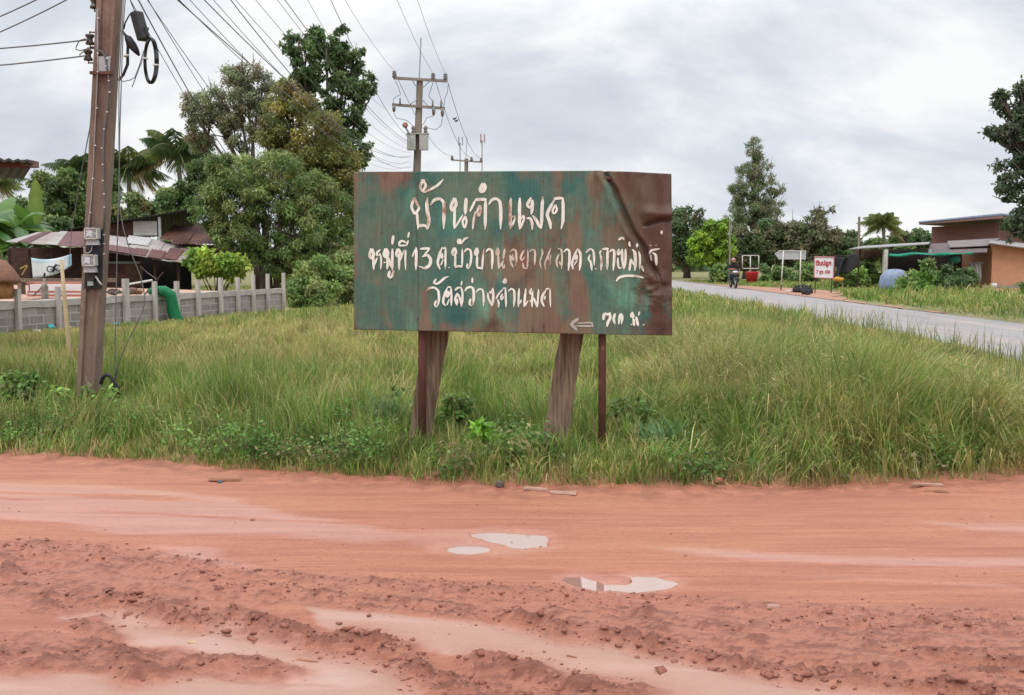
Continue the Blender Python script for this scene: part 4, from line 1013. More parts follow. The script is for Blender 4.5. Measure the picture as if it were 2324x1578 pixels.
# ================================================================== THE NEAR UTILITY POLE
PB = at(199, 932, 10.6); PT0 = at(249, 0, 10.6)
PDIR = (PT0 - PB).normalized()
def pole_ax(z): return PB + PDIR * ((z - PB.z) / PDIR.z)
pole = thing('utility_pole', Vector((PB.x, PB.y, 0)), 'leaning brown concrete utility pole with two meters in left foreground', 'utility pole')
YAWP = R(6)
def pole_section():
    h = 0.101
    return [(-h, -h), (-0.055, -h), (-0.043, -h + 0.03), (0.043, -h + 0.03), (0.055, -h), (h - .018, -h), (h, -h + .018), (h, h), (-h, h)]
mb = MB(); prof = pole_section(); rings = [-0.4, 0.8, 1.6, 2.4, 3.2, 4.2, 6.0, 10.6]; v = []
for z in rings:
    c = pole_ax(z); k = 1.0 if z < 5 else 1 - 0.03 * (z - 5)
    for a, b in prof:
        v.append(Vector((c.x + k * (a * math.cos(YAWP) - b * math.sin(YAWP)), c.y + k * (a * math.sin(YAWP) + b * math.cos(YAWP)), z)))
n = len(prof); f = []
for i in range(len(rings) - 1):
    for k in range(n):
        k2 = (k + 1) % n; f.append((i * n + k, i * n + k2, (i + 1) * n + k2, (i + 1) * n + k))
f.append(tuple(range(len(v) - n, len(v)))); mb.add(v, f).build('shaft', POLECON, pole)
def pf(x, y, d=0.0):                       # a point on (or d in front of) the pole's front face
    p0 = at(x, y, 10.6); c = pole_ax(p0.z)
    return at(x, y, c.y - 0.103 + (p0.x - c.x) * math.tan(YAWP) - d)
def plate(mbx, pts, th):
    return mbx.slab([Vector(p) for p in pts], th, Vector((0, -1, 0)))
plate(MB(), [pf(191, 655, .012), pf(231, 655, .012), pf(236, 520, .012), pf(198, 520, .012)], 0.012).build('backboard', BLACK, pole)
plate(MB(), [pf(220, 168, .01), pf(249, 168, .01), pf(251, 128, .01), pf(222, 128, .01)], 0.01).build('bracket_plate', GREYM, pole)
MB().box(pole_ax(at(240, 170, 10.6).z) + Vector((-.0, -0.115, 0)), (0.23, 0.03, 0.03)).build('clamp_band', RUSTPIPE, pole)
cbl = MB()
cbl.tube([pf(*p, .012) for p in ((218, 112), (232, 118), (240, 130), (242, 150), (246, 168), (247, 200), (243, 250), (236, 300), (234, 350), (236, 420), (238, 470), (236, 520))], 0.011, 6)
cbl.build('riser_cable', WIRE, pole, True)
MB().tube([pf(*p, .012) for p in ((221, 20), (222, 150), (219, 220), (214, 330), (212, 380), (207, 450), (202, 500), (199, 540))], 0.007, 6).build('riser_cable', mat('grey_cable', (0.30, 0.28, 0.27), rough=.6), pole, True)
CLIPM = mat('white_clip', (0.75, 0.74, 0.72), rough=.4)
for x, y in ((223, 41), (222, 121), (222, 163), (220, 245), (216, 330), (211, 405), (205, 482), (243, 133), (240, 150), (247, 183), (249, 209), (243, 254), (236, 293), (231, 336), (233, 373), (234, 410), (236, 440), (237, 470), (203, 533), (236, 533), (236, 553), (236, 576)):
    MB().box(pf(x, y, .02), (0.016, 0.014, 0.010)).build('cable_clip', CLIPM, pole)
MB().tube([pf(214, 626, .03), pf(217, 628, .03), pf(226, 641, .03), pf(231, 647, .02)], 0.010, 6).build('conduit_end', WHITEP, pole, True)
# spool insulators on the left face
SPOOL = mat('spool_porcelain', (0.055, 0.04, 0.036), (0.09, 0.07, 0.06), 5, rough=.3)
for (x, y) in ((204, 90), (200, 126), (214, 8)):
    c = at(x, y, 10.55); m2 = MB()
    m2.lathe(c - Vector((0, 0, .05)), [(.045, 0), (.045, .02), (.03, .035), (.03, .065), (.045, .08), (.045, .1)], 10)
    ins = m2.build('insulator', SPOOL, pole, True)
    MB().tube([c - Vector((0, 0, .085)), c + Vector((0, 0, .085))], 0.006, 5).tube([c + Vector((0, 0, .075)), c + Vector((.09, .02, .075))], 0.008, 5).tube([c - Vector((0, 0, .075)), c + Vector((.09, .02, -.075))], 0.008, 5).build('bracket', RUSTPIPE, ins)
# upper end, above the picture: crossarm that carries the lines
ct = pole_ax(9.9)
MB().box(ct + Vector((0, -.14, 0)), (2.4, 0.1, 0.1)).build('crossarm', CONCRETE, pole)
for dx in (-1.05, .35, 1.05):
    MB().lathe(ct + Vector((dx, -.14, .05)), [(.05, 0), (.07, .08), (.05, .16), (.06, .22), (.02, .30)], 10).build('insulator', SPOOL, pole, True)

METER = mat('meter_grey', (0.42, 0.415, 0.43), (0.34, 0.335, 0.35), 8, rough=.45, spec=.5)
GLASSY = mat('meter_glass', (0.16, 0.17, 0.165), (0.30, 0.30, 0.30), 25, (1, 1, 2), p=(.45, .55), rough=.12, spec=.6)
def meter(x0, x1, y0, y1, yt0, yt1, lb):
    root = thing('electricity_meter', pf((x0 + x1) / 2, (y0 + y1) / 2, .02), lb, 'meter', 'electricity meters on the near pole')
    b = MB(); c = pf((x0 + x1) / 2, (y0 + y1) / 2, 0.07); w = (x1 - x0) * 10.5 / FPX; h = (y1 - y0) * 10.5 / FPX
    b.box(c, (w, 0.09, h)); o = b.build('case', METER, root)
    bv = o.modifiers.new('bevel', 'BEVEL'); bv.width = 0.012; bv.segments = 2
    fr = MB()
    for dx, dz, sx, sz in ((0, h * .46, w * .95, h * .09), (0, -h * .46, w * .95, h * .07), (-w * .45, 0, w * .07, h), (w * .45, 0, w * .07, h)):
        fr.box(c + Vector((dx, -.051, dz)), (sx, 0.012, sz))
    fr.build('window_frame', WHITEP, root)
    MB().box(c + Vector((-w * .12, -.047, h * .02)), (w * .52, 0.010, h * .62)).build('dial', mat('meter_dial', (0.55, 0.54, 0.56), (0.16, 0.16, 0.17), 42, (0.6, 1, 3), p=(.52, .58), rough=.5), root)
    MB().box(c + Vector((w * .28, -.046, 0)), (w * .22, 0.008, h * .72)).build('window', GLASSY, root)
    ht = (yt1 - yt0) * 10.5 / FPX; ctm = pf((x0 + x1) / 2 + 1, (yt0 + yt1) / 2, .055)
    MB().box(ctm, (w * .72, 0.07, ht), Matrix.Rotation(math.pi, 3, 'Y'), 1.22).build('terminal_cover', METER, root)
meter(195.8, 225, 517.8, 543, 544, 556, 'upper electricity meter with white frame on the leaning pole')
meter(190.5, 219.5, 578, 604, 605, 618, 'lower electricity meter above the breaker on the leaning pole')
lp = thing('meter_cable_loop', pf(203, 558, .03), 'grey cable looping between the two electricity meters', 'cable')
MB().tube([pf(*p, .035) for p in ((208, 556), (209, 563), (206, 571), (199, 575), (193, 573), (191, 566), (191, 560))], 0.006, 6).build('cable', METER, lp, True)
brk = thing('breaker_box', pf(207, 628, .02), 'dark breaker box below the lower meter on the pole', 'breaker')
MB().box(pf(207, 627, .035), (.075, .05, .085)).build('case', BLACK, brk)
MB().box(pf(206, 643, .03), (.055, .035, .05)).build('cover', GREYM, brk)

# splice box, hanging loops and cables to the right of the pole
Ysp = 10.45
sb = thing('splice_box', at(319, 62, Ysp), 'tilted black cable splice box hanging right of the pole', 'junction box')
pa, pb_ = at(309, 27, Ysp), at(327, 92, Ysp); ax = (pb_ - pa).normalized(); side = Vector((ax.z, 0, -ax.x)); Mb = Matrix((side, Vector((0, 1, 0)), -ax)).transposed()
o = MB().box((pa + pb_) / 2, (0.085, 0.12, (pb_ - pa).length), Mb @ Matrix.Rotation(R(25), 3, 'Z')).build('case', BLACK, sb)
bv = o.modifiers.new('bevel', 'BEVEL'); bv.width = .015; bv.segments = 2
MB().tube([at(306, 28, Ysp), at(302, 17, Ysp), at(297, 5, Ysp), at(293, -14, Ysp)], .005, 5).tube([at(303, 40, Ysp), at(294, 33, Ysp), at(284, 52, Ysp), at(281, 66, Ysp)], .008, 5).build('hanger', RUBBER, sb, True)
def oval(cx, cy, rx, ry, y, a0=0, a1=360, n=40):
    return [at(cx + rx * math.cos(R(a0 + (a1 - a0) * i / n)), cy + ry * math.sin(R(a0 + (a1 - a0) * i / n)), y + 0.04 * math.sin(i * .9)) for i in range(n + 1)]
WHITETAPE = mat('white_tape', (0.7, 0.69, 0.66), rough=.5)
co = thing('cable_coil', at(342, 140, Ysp), 'long black coil of spare cable hanging under the splice box', 'cable coil')
m2 = MB()
for q in range(3): m2.tube(oval(341 + q * 1.2, 138, 12.5 + q * .8, 50, Ysp + q * .02), 0.015, 7)
m2.tube([at(336, 88, Ysp), at(331, 78, Ysp), at(334, 62, Ysp)], .02, 7)
m2.build('loop', RUBBER, co, True)
MB().tube([at(329, 131, Ysp - .06), at(329, 134, Ysp - .06)], .032, 8).build('tape', WHITETAPE, co)
MB().tube([at(354, 146, Ysp - .06), at(354, 149, Ysp - .06)], .032, 8).build('tape', WHITETAPE, co)
co = thing('cable_coil', at(285, 130, Ysp), 'half hidden black cable loop curling behind the pole top', 'cable coil')
m2 = MB()
for q in range(3): m2.tube([at(276 + q, 70, Ysp + .1), at(284 + q, 80, Ysp + .1), at(289 + q, 104, Ysp + .1), at(288 + q * 1.5, 146, Ysp + .1), at(279 + q, 170, Ysp + .1), at(268 + q, 182, Ysp + .12)], .010, 7)
m2.build('loop', RUBBER, co, True)
MB().tube([at(286, 125, Ysp + .05), at(287, 128, Ysp + .05)], .03, 8).build('tape', WHITETAPE, co)
cs = thing('splice_closure', at(302, 106, Ysp), 'dark taped cable splice sticking out beside the pole', 'cable splice')
MB().tube([at(284, 80, Ysp + .05), at(291, 88, Ysp + .05), at(301, 104, Ysp + .05), at(309, 115, Ysp + .05), at(316, 126, Ysp + .05)], [.012, .04, .045, .033, .012], 8).build('closure', RUBBER, cs, True)
def cable(name, pts, r, lb, cat='cable', group=None, sides=5, material=None):
    o = MB().tube(pts, r, sides).build(name, material or WIRE, None, True)
    return tag(o, lb, cat, group)
def hang(p0, p1, sag, n=26):
    p0, p1 = Vector(p0), Vector(p1)
    return [p0.lerp(p1, i / n) - Vector((0, 0, 4 * sag * (i / n) * (1 - i / n))) for i in range(n + 1)]
cable('drop_cable', [at(*p, 10.45) for p in ((285, -10), (280, 60), (277, 140), (275, 200), (272, 300), (270, 420), (266, 560), (263, 700), (261, 830), (262, 870))], .006, 'taut black drop cable running down right of the pole')
cable('drop_cable', [at(*p, 10.5) for p in ((281, -10), (275, 100), (270, 200), (270, 320), (272, 470), (280, 520), (296, 570), (318, 624), (327, 660), (328, 690), (318, 720), (300, 755), (283, 790), (268, 830), (262, 860))], .006, 'slack drop cable bowing out over the wall right of the pole')
cable('loop_wire', [at(*p, 10.4) for p in ((325, 118), (322, 140), (312, 165), (300, 198))], .005, 'short loose wire tail dangling between the cable loops')
cable('loop_wire', [at(*p, 10.4) for p in ((268, 180), (280, 185), (295, 182), (306, 176), (316, 150), (326, 115))], .005, 'thin loose wire curving under the splice beside the pole')
cable('drop_cable', [at(*p, Y) for p, Y in (((222, 60), 10.6), ((216, 160), 11.2), ((204, 290), 13.5), ((183, 400), 17), ((163, 520), 22), ((157, 600), 26))], .008, 'thin service line dropping from the pole to the shack on the left')
cable('meter_tail', [at(*p, 10.5) for p in ((200, 92), (193, 88), (180, 92), (173, 106), (172, 112), (182, 115), (200, 110), (215, 111), (228, 115), (238, 125), (242, 138))], .006, 'black tail wire looping from upper insulator to the pole')
cable('meter_tail', [at(*p, 10.5) for p in ((196, 127), (185, 128), (180, 125), (188, 118), (198, 113), (212, 110))], .006, 'short black tail wire at the lower insulator')
for (x, y, x2, y2) in ((202, 90, -400, 122), (198, 126, -400, 165)):
    p0 = at(x, y, 10.5); p1 = at(x2, y2, 12.0)
    cable('service_wire', hang(p0, p1, .05), .008, 'service wire from the near pole insulators to the left, nearly level', 'wire', 'level service wires left of the near pole')
for (x, y, x2, y2) in ((150, -35, -300, 128), (215, -35, -300, 175)):
    cable('service_wire', hang(at(x, y, 10.6), at(x2, y2, 12.5), .1), .007, 'service wire slanting down to the left from the pole top', 'wire', 'slanting service wires left of the near pole')
bc = thing('cable_coil', gnd(250, 915), 'bent black cable end rising from the grass at the pole foot', 'cable coil')
MB().tube([at(*p, 10.2) for p in ((229, 872), (231, 861), (236, 853), (242, 850), (250, 853), (256, 862), (262, 874), (266, 888), (268, 905))], .021, 8).tube([at(*p, 10.2) for p in ((255, 866), (254, 880), (258, 893), (262, 905))], .014, 7).tube([at(*p, 10.25) for p in ((258, 866), (270, 880), (271, 900), (262, 930))], .012, 7).build('loop', RUBBER, bc, True)
stk = MB().tube([at(344.7, 944, 9.35), at(346, 992, 9.35)], .011, 5).build('yellow_stake', mat('yellow_plastic', (0.62, 0.36, 0.03), rough=.5), None)
tag(stk, 'short yellow stake standing in the grass right of the pole', 'stake')
bam = MB().tube([at(139, 590, 13.4), at(147, 680, 13.4), at(156, 780, 13.4), at(171, 872, 13.4)], [.022, .028, .032, .034], 8).build('bamboo_pole', mat('bamboo', (0.48, 0.36, 0.20), (0.38, 0.29, 0.17), 4, rough=.6), None, True)
tag(bam, 'pale bamboo pole leaning beside the utility pole', 'pole')

# ================================================================== THE LINE OF POLES BEHIND
def crossarm(root, c, w, tilt=0.0, name='crossarm'):
    M = Matrix.Rotation(tilt, 3, 'Y')
    MB().box(c, (w, .12, .12), M).build(name, FARPOLE, root)
P2X, P2Y = at(940, 400, 48.0).x, 48.0
u2 = thing('utility_pole', Vector((P2X, P2Y, 0)), 'tall far concrete pole with two crossarms rising behind the sign', 'utility pole')
top2 = at(953, 178, 48); bot2 = Vector((at(937, 640, 48).x, 48, 0))
MB().tube([bot2, bot2.lerp(top2, .5), top2], [.22, .19, .15], 8).build('shaft', FARPOLE, u2)
MB().tube([at(951.5, 180, 47.8), at(955.5, 86, 47.8)], .035, 6).build('lightning_rod', GREYM, u2)
a0, a1 = at(893, 177, 47.8), at(1014, 184, 47.8); b0, b1 = at(890, 237.5, 47.8), at(1010, 246, 47.8)
for p, q in ((a0, a1), (b0, b1)):
    d = q - p; crossarm(u2, (p + q) / 2, d.length, math.atan2(-d.z, d.x))
PORC = mat('porcelain_grey', (0.20, 0.17, 0.16), rough=.3)
tops2 = []
for x, y0, y1 in ((895, 178, 161), (983, 182, 166), (1011, 183, 167)):
    p = at(x, y0, 47.8); h = (y0 - y1) * 48 / FPX
    MB().lathe(p, [(.06, 0), (.12, h * .25), (.07, h * .4), (.12, h * .55), (.07, h * .7), (.11, h * .85), (.04, h)], 8).build('insulator', PORC, u2, True); tops2.append(at(x, y1, 47.8))
for x, y0, y1 in ((894, 240, 254), (984, 243, 262), (1004, 246, 265), (982, 243, 227), (1001, 244, 228), (908, 239, 222)):
    a, b = at(x, y0, 47.6), at(x, y1, 47.6)
    MB().tube([a, a.lerp(b, .5), b], [.07, .09, .05] if y1 > y0 else [.04, .04, .04], 7).build('fuse', PORC, u2, True)
for l in (((934, 180), (945, 197)), ((977, 183), (958, 200)), ((930, 237), (946, 226)), ((973, 242), (957, 225))):
    MB().tube([at(*l[0], 47.75), at(*l[1], 47.75)], .025, 4).build('brace', GREYM, u2)
for pts in (((897, 183), (905, 200), (909, 214), (893, 224), (892, 238)), ((983, 187), (977, 205), (973, 218), (980, 227)), ((1017, 193), (1016, 208), (1010, 222), (1008, 240)), ((894, 256), (900, 268), (922, 273), (932, 280), (937, 288)), ((984, 263), (968, 268), (962, 280), (956, 286)), ((1004, 267), (1001, 285), (990, 294), (975, 292), (966, 287))):
    MB().tube([at(*p, 47.6) for p in pts], .014, 4).build('jumper_wire', WIRE, u2)
tr = thing('transformer', at(948, 322, 47.4), 'grey transformer tank hung on the far pole', 'transformer')
TANK = mat('tank_grey', (0.40, 0.395, 0.36), (0.33, 0.325, 0.30), 2, rough=.5)
k = 48 / FPX
for xx, yy in ((934, 322), (962, 322)):
    c = at(xx, 322, 47.7); MB().box(c, (19 * k, 15 * k, 36 * k)).build('tank', TANK, tr)
MB().box(at(948, 304, 47.7), (50 * k, 17 * k, 2.2 * k)).build('lid', GREYM, tr)
for xx, yy in ((938, 300), (966, 300)):
    a = at(xx, 303, 47.6); MB().lathe(a, [(.08, 0), (.1, .1), (.06, .16), (.1, .24), (.05, .36)], 8).build('bushing', PORC, tr, True)
disc = thing('warning_disc', at(920, 287, 47.5), 'reddish round disc on a slanting arm beside the transformer', 'disc')
MB().lathe(at(919.5, 284, 47.4) + Vector((0, 0.04, 0)), [(.0, 0), (.13, .004), (.135, .05), (.0, .054)], 16, Matrix.Rotation(R(90), 3, 'X')).build('plate', mat('rusty_red', (0.34, 0.13, 0.09), rough=.7), disc, True)
MB().tube([at(921, 290, 47.45), at(928, 302, 47.5)], .05, 6).build('arm', GREYM, disc)
u3 = thing('utility_pole', Vector((at(1056, 400, 86).x, 86, 0)), 'farthest small utility pole with one crossarm above the sign', 'utility pole')
top3 = at(1058.5, 360, 86); MB().tube([Vector((at(1056, 500, 86).x, 86, 0)), top3], [.24, .16], 8).build('shaft', FARPOLE, u3)
MB().tube([at(1057, 362, 85.8), at(1060, 312, 85.8)], .035, 5).build('lightning_rod', GREYM, u3)
p, q = at(1024, 363, 85.8), at(1093, 368, 85.8); crossarm(u3, (p + q) / 2, (q - p).length, math.atan2(-(q - p).z, (q - p).x))
tops3 = []
for x, y0, y1 in ((1026, 363, 354), (1070, 366, 357), (1092, 368, 359)):
    MB().lathe(at(x, y0, 85.8), [(.08, 0), (.15, .12), (.08, .22), (.13, .3), (.05, .36)], 8).build('insulator', PORC, u3, True); tops3.append(at(x, y1, 85.8))
for t2, t3, dx in zip(tops2, tops3, (-1.05, .35, 1.05)):
    p1 = ct + Vector((dx, -.14, .35))
    cable('power_line', hang(p1, t2, .75), .007, 'bare high power line strung from the near pole top to the far pole', 'wire', 'three high power lines between the poles')
    cable('power_line', hang(t2, t3, 1.0), .014, 'bare power line running on from the transformer pole', 'wire', 'three power lines beyond the transformer pole')
rr = random.Random(4)
LV = [  # height and offset at the near pole, end point (px, py, Y), sag
    (4.75, .16, (935, 352, 48), .75), (4.80, .17, (935, 362, 48), .95), (4.95, .18, (935, 372, 48), 1.05), (5.05, .18, (935, 356, 48), .75), (5.25, .18, (935, 366, 48), .95), (5.45, .2, (935, 346, 48), .70), (5.55, .2, (936, 378, 48), 1.0),
    (5.75, .2, (935, 340, 48), .60), (6.1, .25, (936, 332, 48), .55), (6.3, .25, (936, 326, 48), .6), (4.62, .15, (760, 470, 40), .75), (4.68, .15, (700, 430, 44), 1.0), (4.55, .15, (640, 470, 42), .7), (4.42, .14, (600, 440, 44), .55), (7.0, .4, (880, 250, 47), .7), (8.3, .3, (936, 318, 48), 1.0)]
for i, (z, off, e_, sag) in enumerate(LV):
    cable('overhead_cable', hang(pole_ax(z) + Vector((off, -.05, 0)), at(*e_), sag), .005 if i % 3 else .008, 'black overhead cable fanning from the near pole towards the trees', 'cable', 'overhead cables between the near and far poles')
for i, (a, b, s) in enumerate((((600, 262, 40), (938, 366, 48), .35), ((560, 250, 38), (937, 378, 48), .3))):
    pass
for x0, y0, y1, lb in ((1044, 385, 312, 'thin dark antenna mast left of the farthest pole'), (1094, 385, 306, 'thin antenna mast with red white head right of the farthest pole')):
    Y = 190; r_ = thing('antenna_mast', Vector((at(x0, 400, Y).x, Y, 0)), lb, 'antenna mast')
    MB().tube([Vector((at(x0, 400, Y).x, Y, 0)), at(x0, y1 + 12, Y)], .12, 5).build('mast', GREYM, r_)
    c = at(x0, y1 + 12, Y); m2 = MB()
    for a in range(3): m2.box(c + Vector((.45 * math.cos(a * 2.1), .45 * math.sin(a * 2.1), .3)), (.22, .22, 1.6))
    m2.build('panel_antennas', mat('mast_red', (0.45, 0.22, 0.20), rough=.6) if x0 > 1050 else GREYM, r_)
for x, y in ((1031, 270), (1035, 275)):
    c = at(x, y, 55); m2 = MB(); m2.ball(c, (.10, .05, .05), 1, .1, sub=1)
    m2.add([c, c + Vector((-.18, .12, .10)), c + Vector((-.05, .04, .015)), c + Vector((.1, .04, .01))], [(0, 3, 1, 2)]).add([c, c + Vector((.16, -.12, .10)), c + Vector((.1, -.03, .01)), c + Vector((-.06, -.03, .01))], [(0, 3, 1, 2)])
    tag(m2.build('bird', BLACK, None), 'small dark bird flying right of the transformer pole', 'bird', 'two birds by the power lines')

# ================================================================== THE BLOCK WALL
BLOCK = None
def block_mat():
    m, t, b = base_mat('grey_block')
    tc_ = t.nodes.new('ShaderNodeUVMap'); br_ = t.nodes.new('ShaderNodeTexBrick'); t.links.new(tc_.outputs[0], br_.inputs[0])
    br_.inputs['Scale'].default_value = 1.0; br_.inputs['Brick Width'].default_value = 0.40; br_.inputs['Row Height'].default_value = 0.19; br_.inputs['Mortar Size'].default_value = 0.012
    br_.inputs['Color1'].default_value = (0.20, 0.18, 0.168, 1); br_.inputs['Color2'].default_value = (0.36, 0.325, 0.30, 1); br_.inputs['Mortar'].default_value = (0.46, 0.42, 0.385, 1); br_.inputs['Bias'].default_value = -0.1
    nz = _noise(t, 2.4, 6, .65, (1, 1, .4)); c = _mixc(t, _ramp(t, nz, .45, .72), br_.outputs[0], (0.35, 0.29, 0.25))
    nz2 = _noise(t, 26, 4, .6); c = _mixc(t, _ramp(t, nz2, .55, .75), c, (0.18, 0.165, 0.155))
    t.links.new(c, b.inputs['Base Color']); b.inputs['Roughness'].default_value = .95
    bn = t.nodes.new('ShaderNodeBump'); bn.inputs['Strength'].default_value = .5; bn.inputs['Distance'].default_value = .01; bn.invert = True
    t.links.new(br_.outputs['Fac'], bn.inputs['Height']); t.links.new(bn.outputs[0], b.inputs['Normal'])
    return m
BLOCK = block_mat()
wall = thing('block_wall', WP0.copy(), 'low unfinished grey concrete block wall with concrete posts on the left', 'wall')
def wpt(s, off, z): p = WP0 + WD * s + WN * off; return Vector((p.x, p.y, z))
S0 = -13.0; HB = 0.59; HT = 0.71
v = [wpt(S0, 0, -.3), wpt(LW, 0, -.3), wpt(LW, 0, HB), wpt(S0, 0, HB), wpt(S0, .09, -.3), wpt(LW, .09, -.3), wpt(LW, .09, HB), wpt(S0, .09, HB)]
uv = [(S0, -.3), (LW, -.3), (LW, HB), (S0, HB), (S0, -.3), (LW, -.3), (LW, HB), (S0, HB)]
mesh_from_arrays('blockwork', v, [(0, 1, 2, 3), (5, 4, 7, 6), (1, 5, 6, 2), (4, 0, 3, 7)], BLOCK, wall, uvs=uv)
cv = []; cf = []; nseg = 60; rr = random.Random(5)
for i in range(nseg + 1):
    s = S0 + (LW - S0) * i / nseg; j = rr.uniform(-.02, .015); 
    cv += [wpt(s, -.035, HB - .03 + j), wpt(s, .13, HB - .03), wpt(s, .13, HT + rr.uniform(-.012, .012)), wpt(s, -.035, HT + rr.uniform(-.012, .012))]
for i in range(nseg):
    for k in range(4): cf.append((i * 4 + k, (i + 1) * 4 + k, (i + 1) * 4 + (k + 1) % 4, i * 4 + (k + 1) % 4))
cf += [(3, 2, 1, 0), tuple(range(nseg * 4, nseg * 4 + 4))]
mesh_from_arrays('coping', cv, cf, mat('coping_concrete', (0.46, 0.42, 0.385), (0.36, 0.325, 0.30), 3, bump=.3, c3=(.26, .22, .2), s3=6, p3=(.58, .7)), wall)
POSTC = mat('post_concrete', (0.47, 0.42, 0.385), (0.36, 0.32, 0.29), 5, (1, 1, .4), bump=.25)
for i, x in enumerate((35, 127, 187, 281, 347, 397, 445, 497, 536, 571, 604, 640)):
    p = on_wall(x, 700, WP0, WD); s = (p - WP0).dot(WD)
    if x == 187: p = on_wall(205, 700, WP0, WD)
    ztop = [0.98, 1.00, .98, 1.06, 1.05, 1.04, 1.06, 1.10, 1.10, 1.16, 1.18, 1.20][i] + (0.08 if x == 281 else 0)
    MB().box(Vector((p.x, p.y, (ztop - .3) / 2)) - WN * 0.075, ((.095, .085, .10, .15, .085, .105, .105, .10, .09, .075, .07, .06)[i], .10, ztop + .3), Matrix.Rotation(math.atan2(WD.y, WD.x), 3, 'Z')).build('post', POSTC, wall)
def on_fill(x, y, z=None):
    return gnd(x, y, FILLZ + .05 if z is None else z)
# green netting slung over the wall
p = lambda x, y, off: on_wall(x, y, WP0, WD) - WN * off
ng = thing('shade_net_bundle', p(378, 735, .3), 'bright green shade net bundle slung over the block wall', 'net')
NETG = mat('green_net', (0.015, 0.20, 0.075), (0.008, 0.115, 0.045), 9, (3, 3, .6), rough=.75, bump=.6, bscale=22)
m2 = MB(); path = [p(345, 662, -.12), p(353, 659, 0), p(362, 661, .16), p(369, 670, .24), p(372, 685, .25), p(375, 702, .25), p(379, 720, .28), p(383, 738, .32), p(386, 748, .35)]
m2.tube(path, [.06, .11, .14, .15, .145, .15, .16, .18, .19], 14)
rr = random.Random(2)
m2.v = [q + Vector((rr.uniform(-.014, .014), rr.uniform(-.014, .014), rr.uniform(-.012, .012))) for q in m2.v]
m2.build('net', NETG, ng, True)

# things lying in the yard behind the wall
WSH = mat('white_sheet', (0.66, 0.66, 0.67), (0.56, 0.55, 0.55), 2, (1, 1, 8), rough=.5)
REDM = mat('red_primer', (0.40, 0.15, 0.11), (0.30, 0.11, 0.085), 4, rough=.7)
st = thing('roofing_stack', on_fill(120, 668), 'stack of white and reddish roofing sheets behind the wall', 'sheet stack')
Ya = 24.5
def sheet(y0, y1, x0, x1, Y, d, material, nm):
    a, b = at(x0, y1, Y), at(x1, y1, Y); zt = at(x0, y0, Y).z
    MB().box(Vector(((a.x + b.x) / 2, Y + d / 2, (zt + a.z) / 2)), (b.x - a.x, d, zt - a.z)).build(nm, material, st)
sheet(668, 673, 62, 196, 24.2, 1.0, REDM, 'red_sheets'); sheet(664.8, 667.8, 66, 194, 24.3, .9, WSH, 'cream_sheets'); sheet(660.5, 664.5, 62, 190, 24.3, .9, REDM, 'red_sheets'); sheet(646, 660.2, 68, 196, 24.5, .7, WSH, 'white_sheets'); sheet(640.5, 645.8, 60, 192, 24.8, .5, REDM, 'red_sheets')
st2 = thing('timber_stack', on_fill(150, 636), 'long pale planks laid in a row behind the white sheets', 'timber')
for i, (y0, y1) in enumerate(((632, 634.6), (635.2, 637.4), (638, 640))):
    a, b = at(40, y1, 27.5 - i * .3), at(262, y1, 27.5 - i * .3); z = at(40, y0, 27.5).z
    MB().box(Vector(((a.x + b.x) / 2, a.y, (z + a.z) / 2)), (b.x - a.x, .25, abs(z - a.z))).build('plank', WOOD, st2)
    MB().box(Vector((a.x + .1 + .3 * i, a.y, (a.z + FILLZ) / 2)), (.12, .2, a.z - FILLZ)).build('bearer', WOOD, st2)
def yard_box(name, lb, cat, x0, x1, y0, y1, Y, material, rough=.12, seed=1):
    a, b = at(x0, y1, Y), at(x1, y0, Y); c = (a + b) / 2
    o = MB().ball(c, ((b.x - a.x) / 2, .25, (b.z - a.z) / 2), seed, rough).build(name, material, None, False); return tag(o, lb, cat)
yard_box('rubble_lump', 'brown lump of rubble on the wall beside the tallest post', 'rubble', 291, 309, 652, 669, 24.9, mat('brown_rubble', (.20, .11, .075), (.10, .06, .045), 9, bump=.5), .2, 3)
yard_box('rubble_lump', 'orange brown lump of soil on the wall right of the rubble', 'rubble', 305, 322, 656, 669, 25.1, mat('orange_rubble', (.34, .17, .10), (.22, .11, .07), 9, bump=.5), .2, 4)
yard_box('rubble_lump', 'dark heap of scraps on the wall right of the utility pole', 'rubble', 246, 272, 655, 670, 24.4, mat('dark_rubble', (.07, .04, .035), (.16, .12, .10), 12, bump=.5), .25, 5)
o = MB().tube([at(282, 647, 25.6), at(345, 636, 26.2)], .03, 6).build('white_pipe', WHITEP, None); tag(o, 'white pipe lying tilted behind the wall posts', 'pipe')
o = MB().tube([at(327, 671, 25.8), at(352, 640, 25.8), at(371, 618, 25.8)], .02, 5).build('leaning_stick', DARKWOOD, None); tag(o, 'dark stick leaning on the wall by the green net', 'stick')
o = MB().tube([at(359, 636, 26.2), at(337, 621, 26.2), at(318, 605, 26.2)], .015, 5).build('leaning_stick', BARK, None); tag(o, 'thin bare branch sticking up left of the green net', 'stick')
o = MB().tube([at(75, 672, 24), at(101, 646, 24)], .018, 5).build('leaning_stick', BARK, None); tag(o, 'thin stick leaning across the white sheets', 'stick')
tk = thing('gas_bottle', on_fill(122, 672), 'dark weathered bottle standing behind the second wall post', 'bottle'); c = on_wall(121, 664, WP0, WD) + WN * .25; c.z = HT - .02
MB().lathe(c, [(.075, 0), (.08, .05), (.08, .30), (.05, .38), (.022, .40), (.022, .50)], 12).build('body', mat('old_tank', (.30, .26, .23), (.17, .13, .11), 8), tk, True); MB().tube([c + Vector((0, 0, .5)), c + Vector((.02, 0, .62))], .022, 6).build('valve', BLACK, tk)
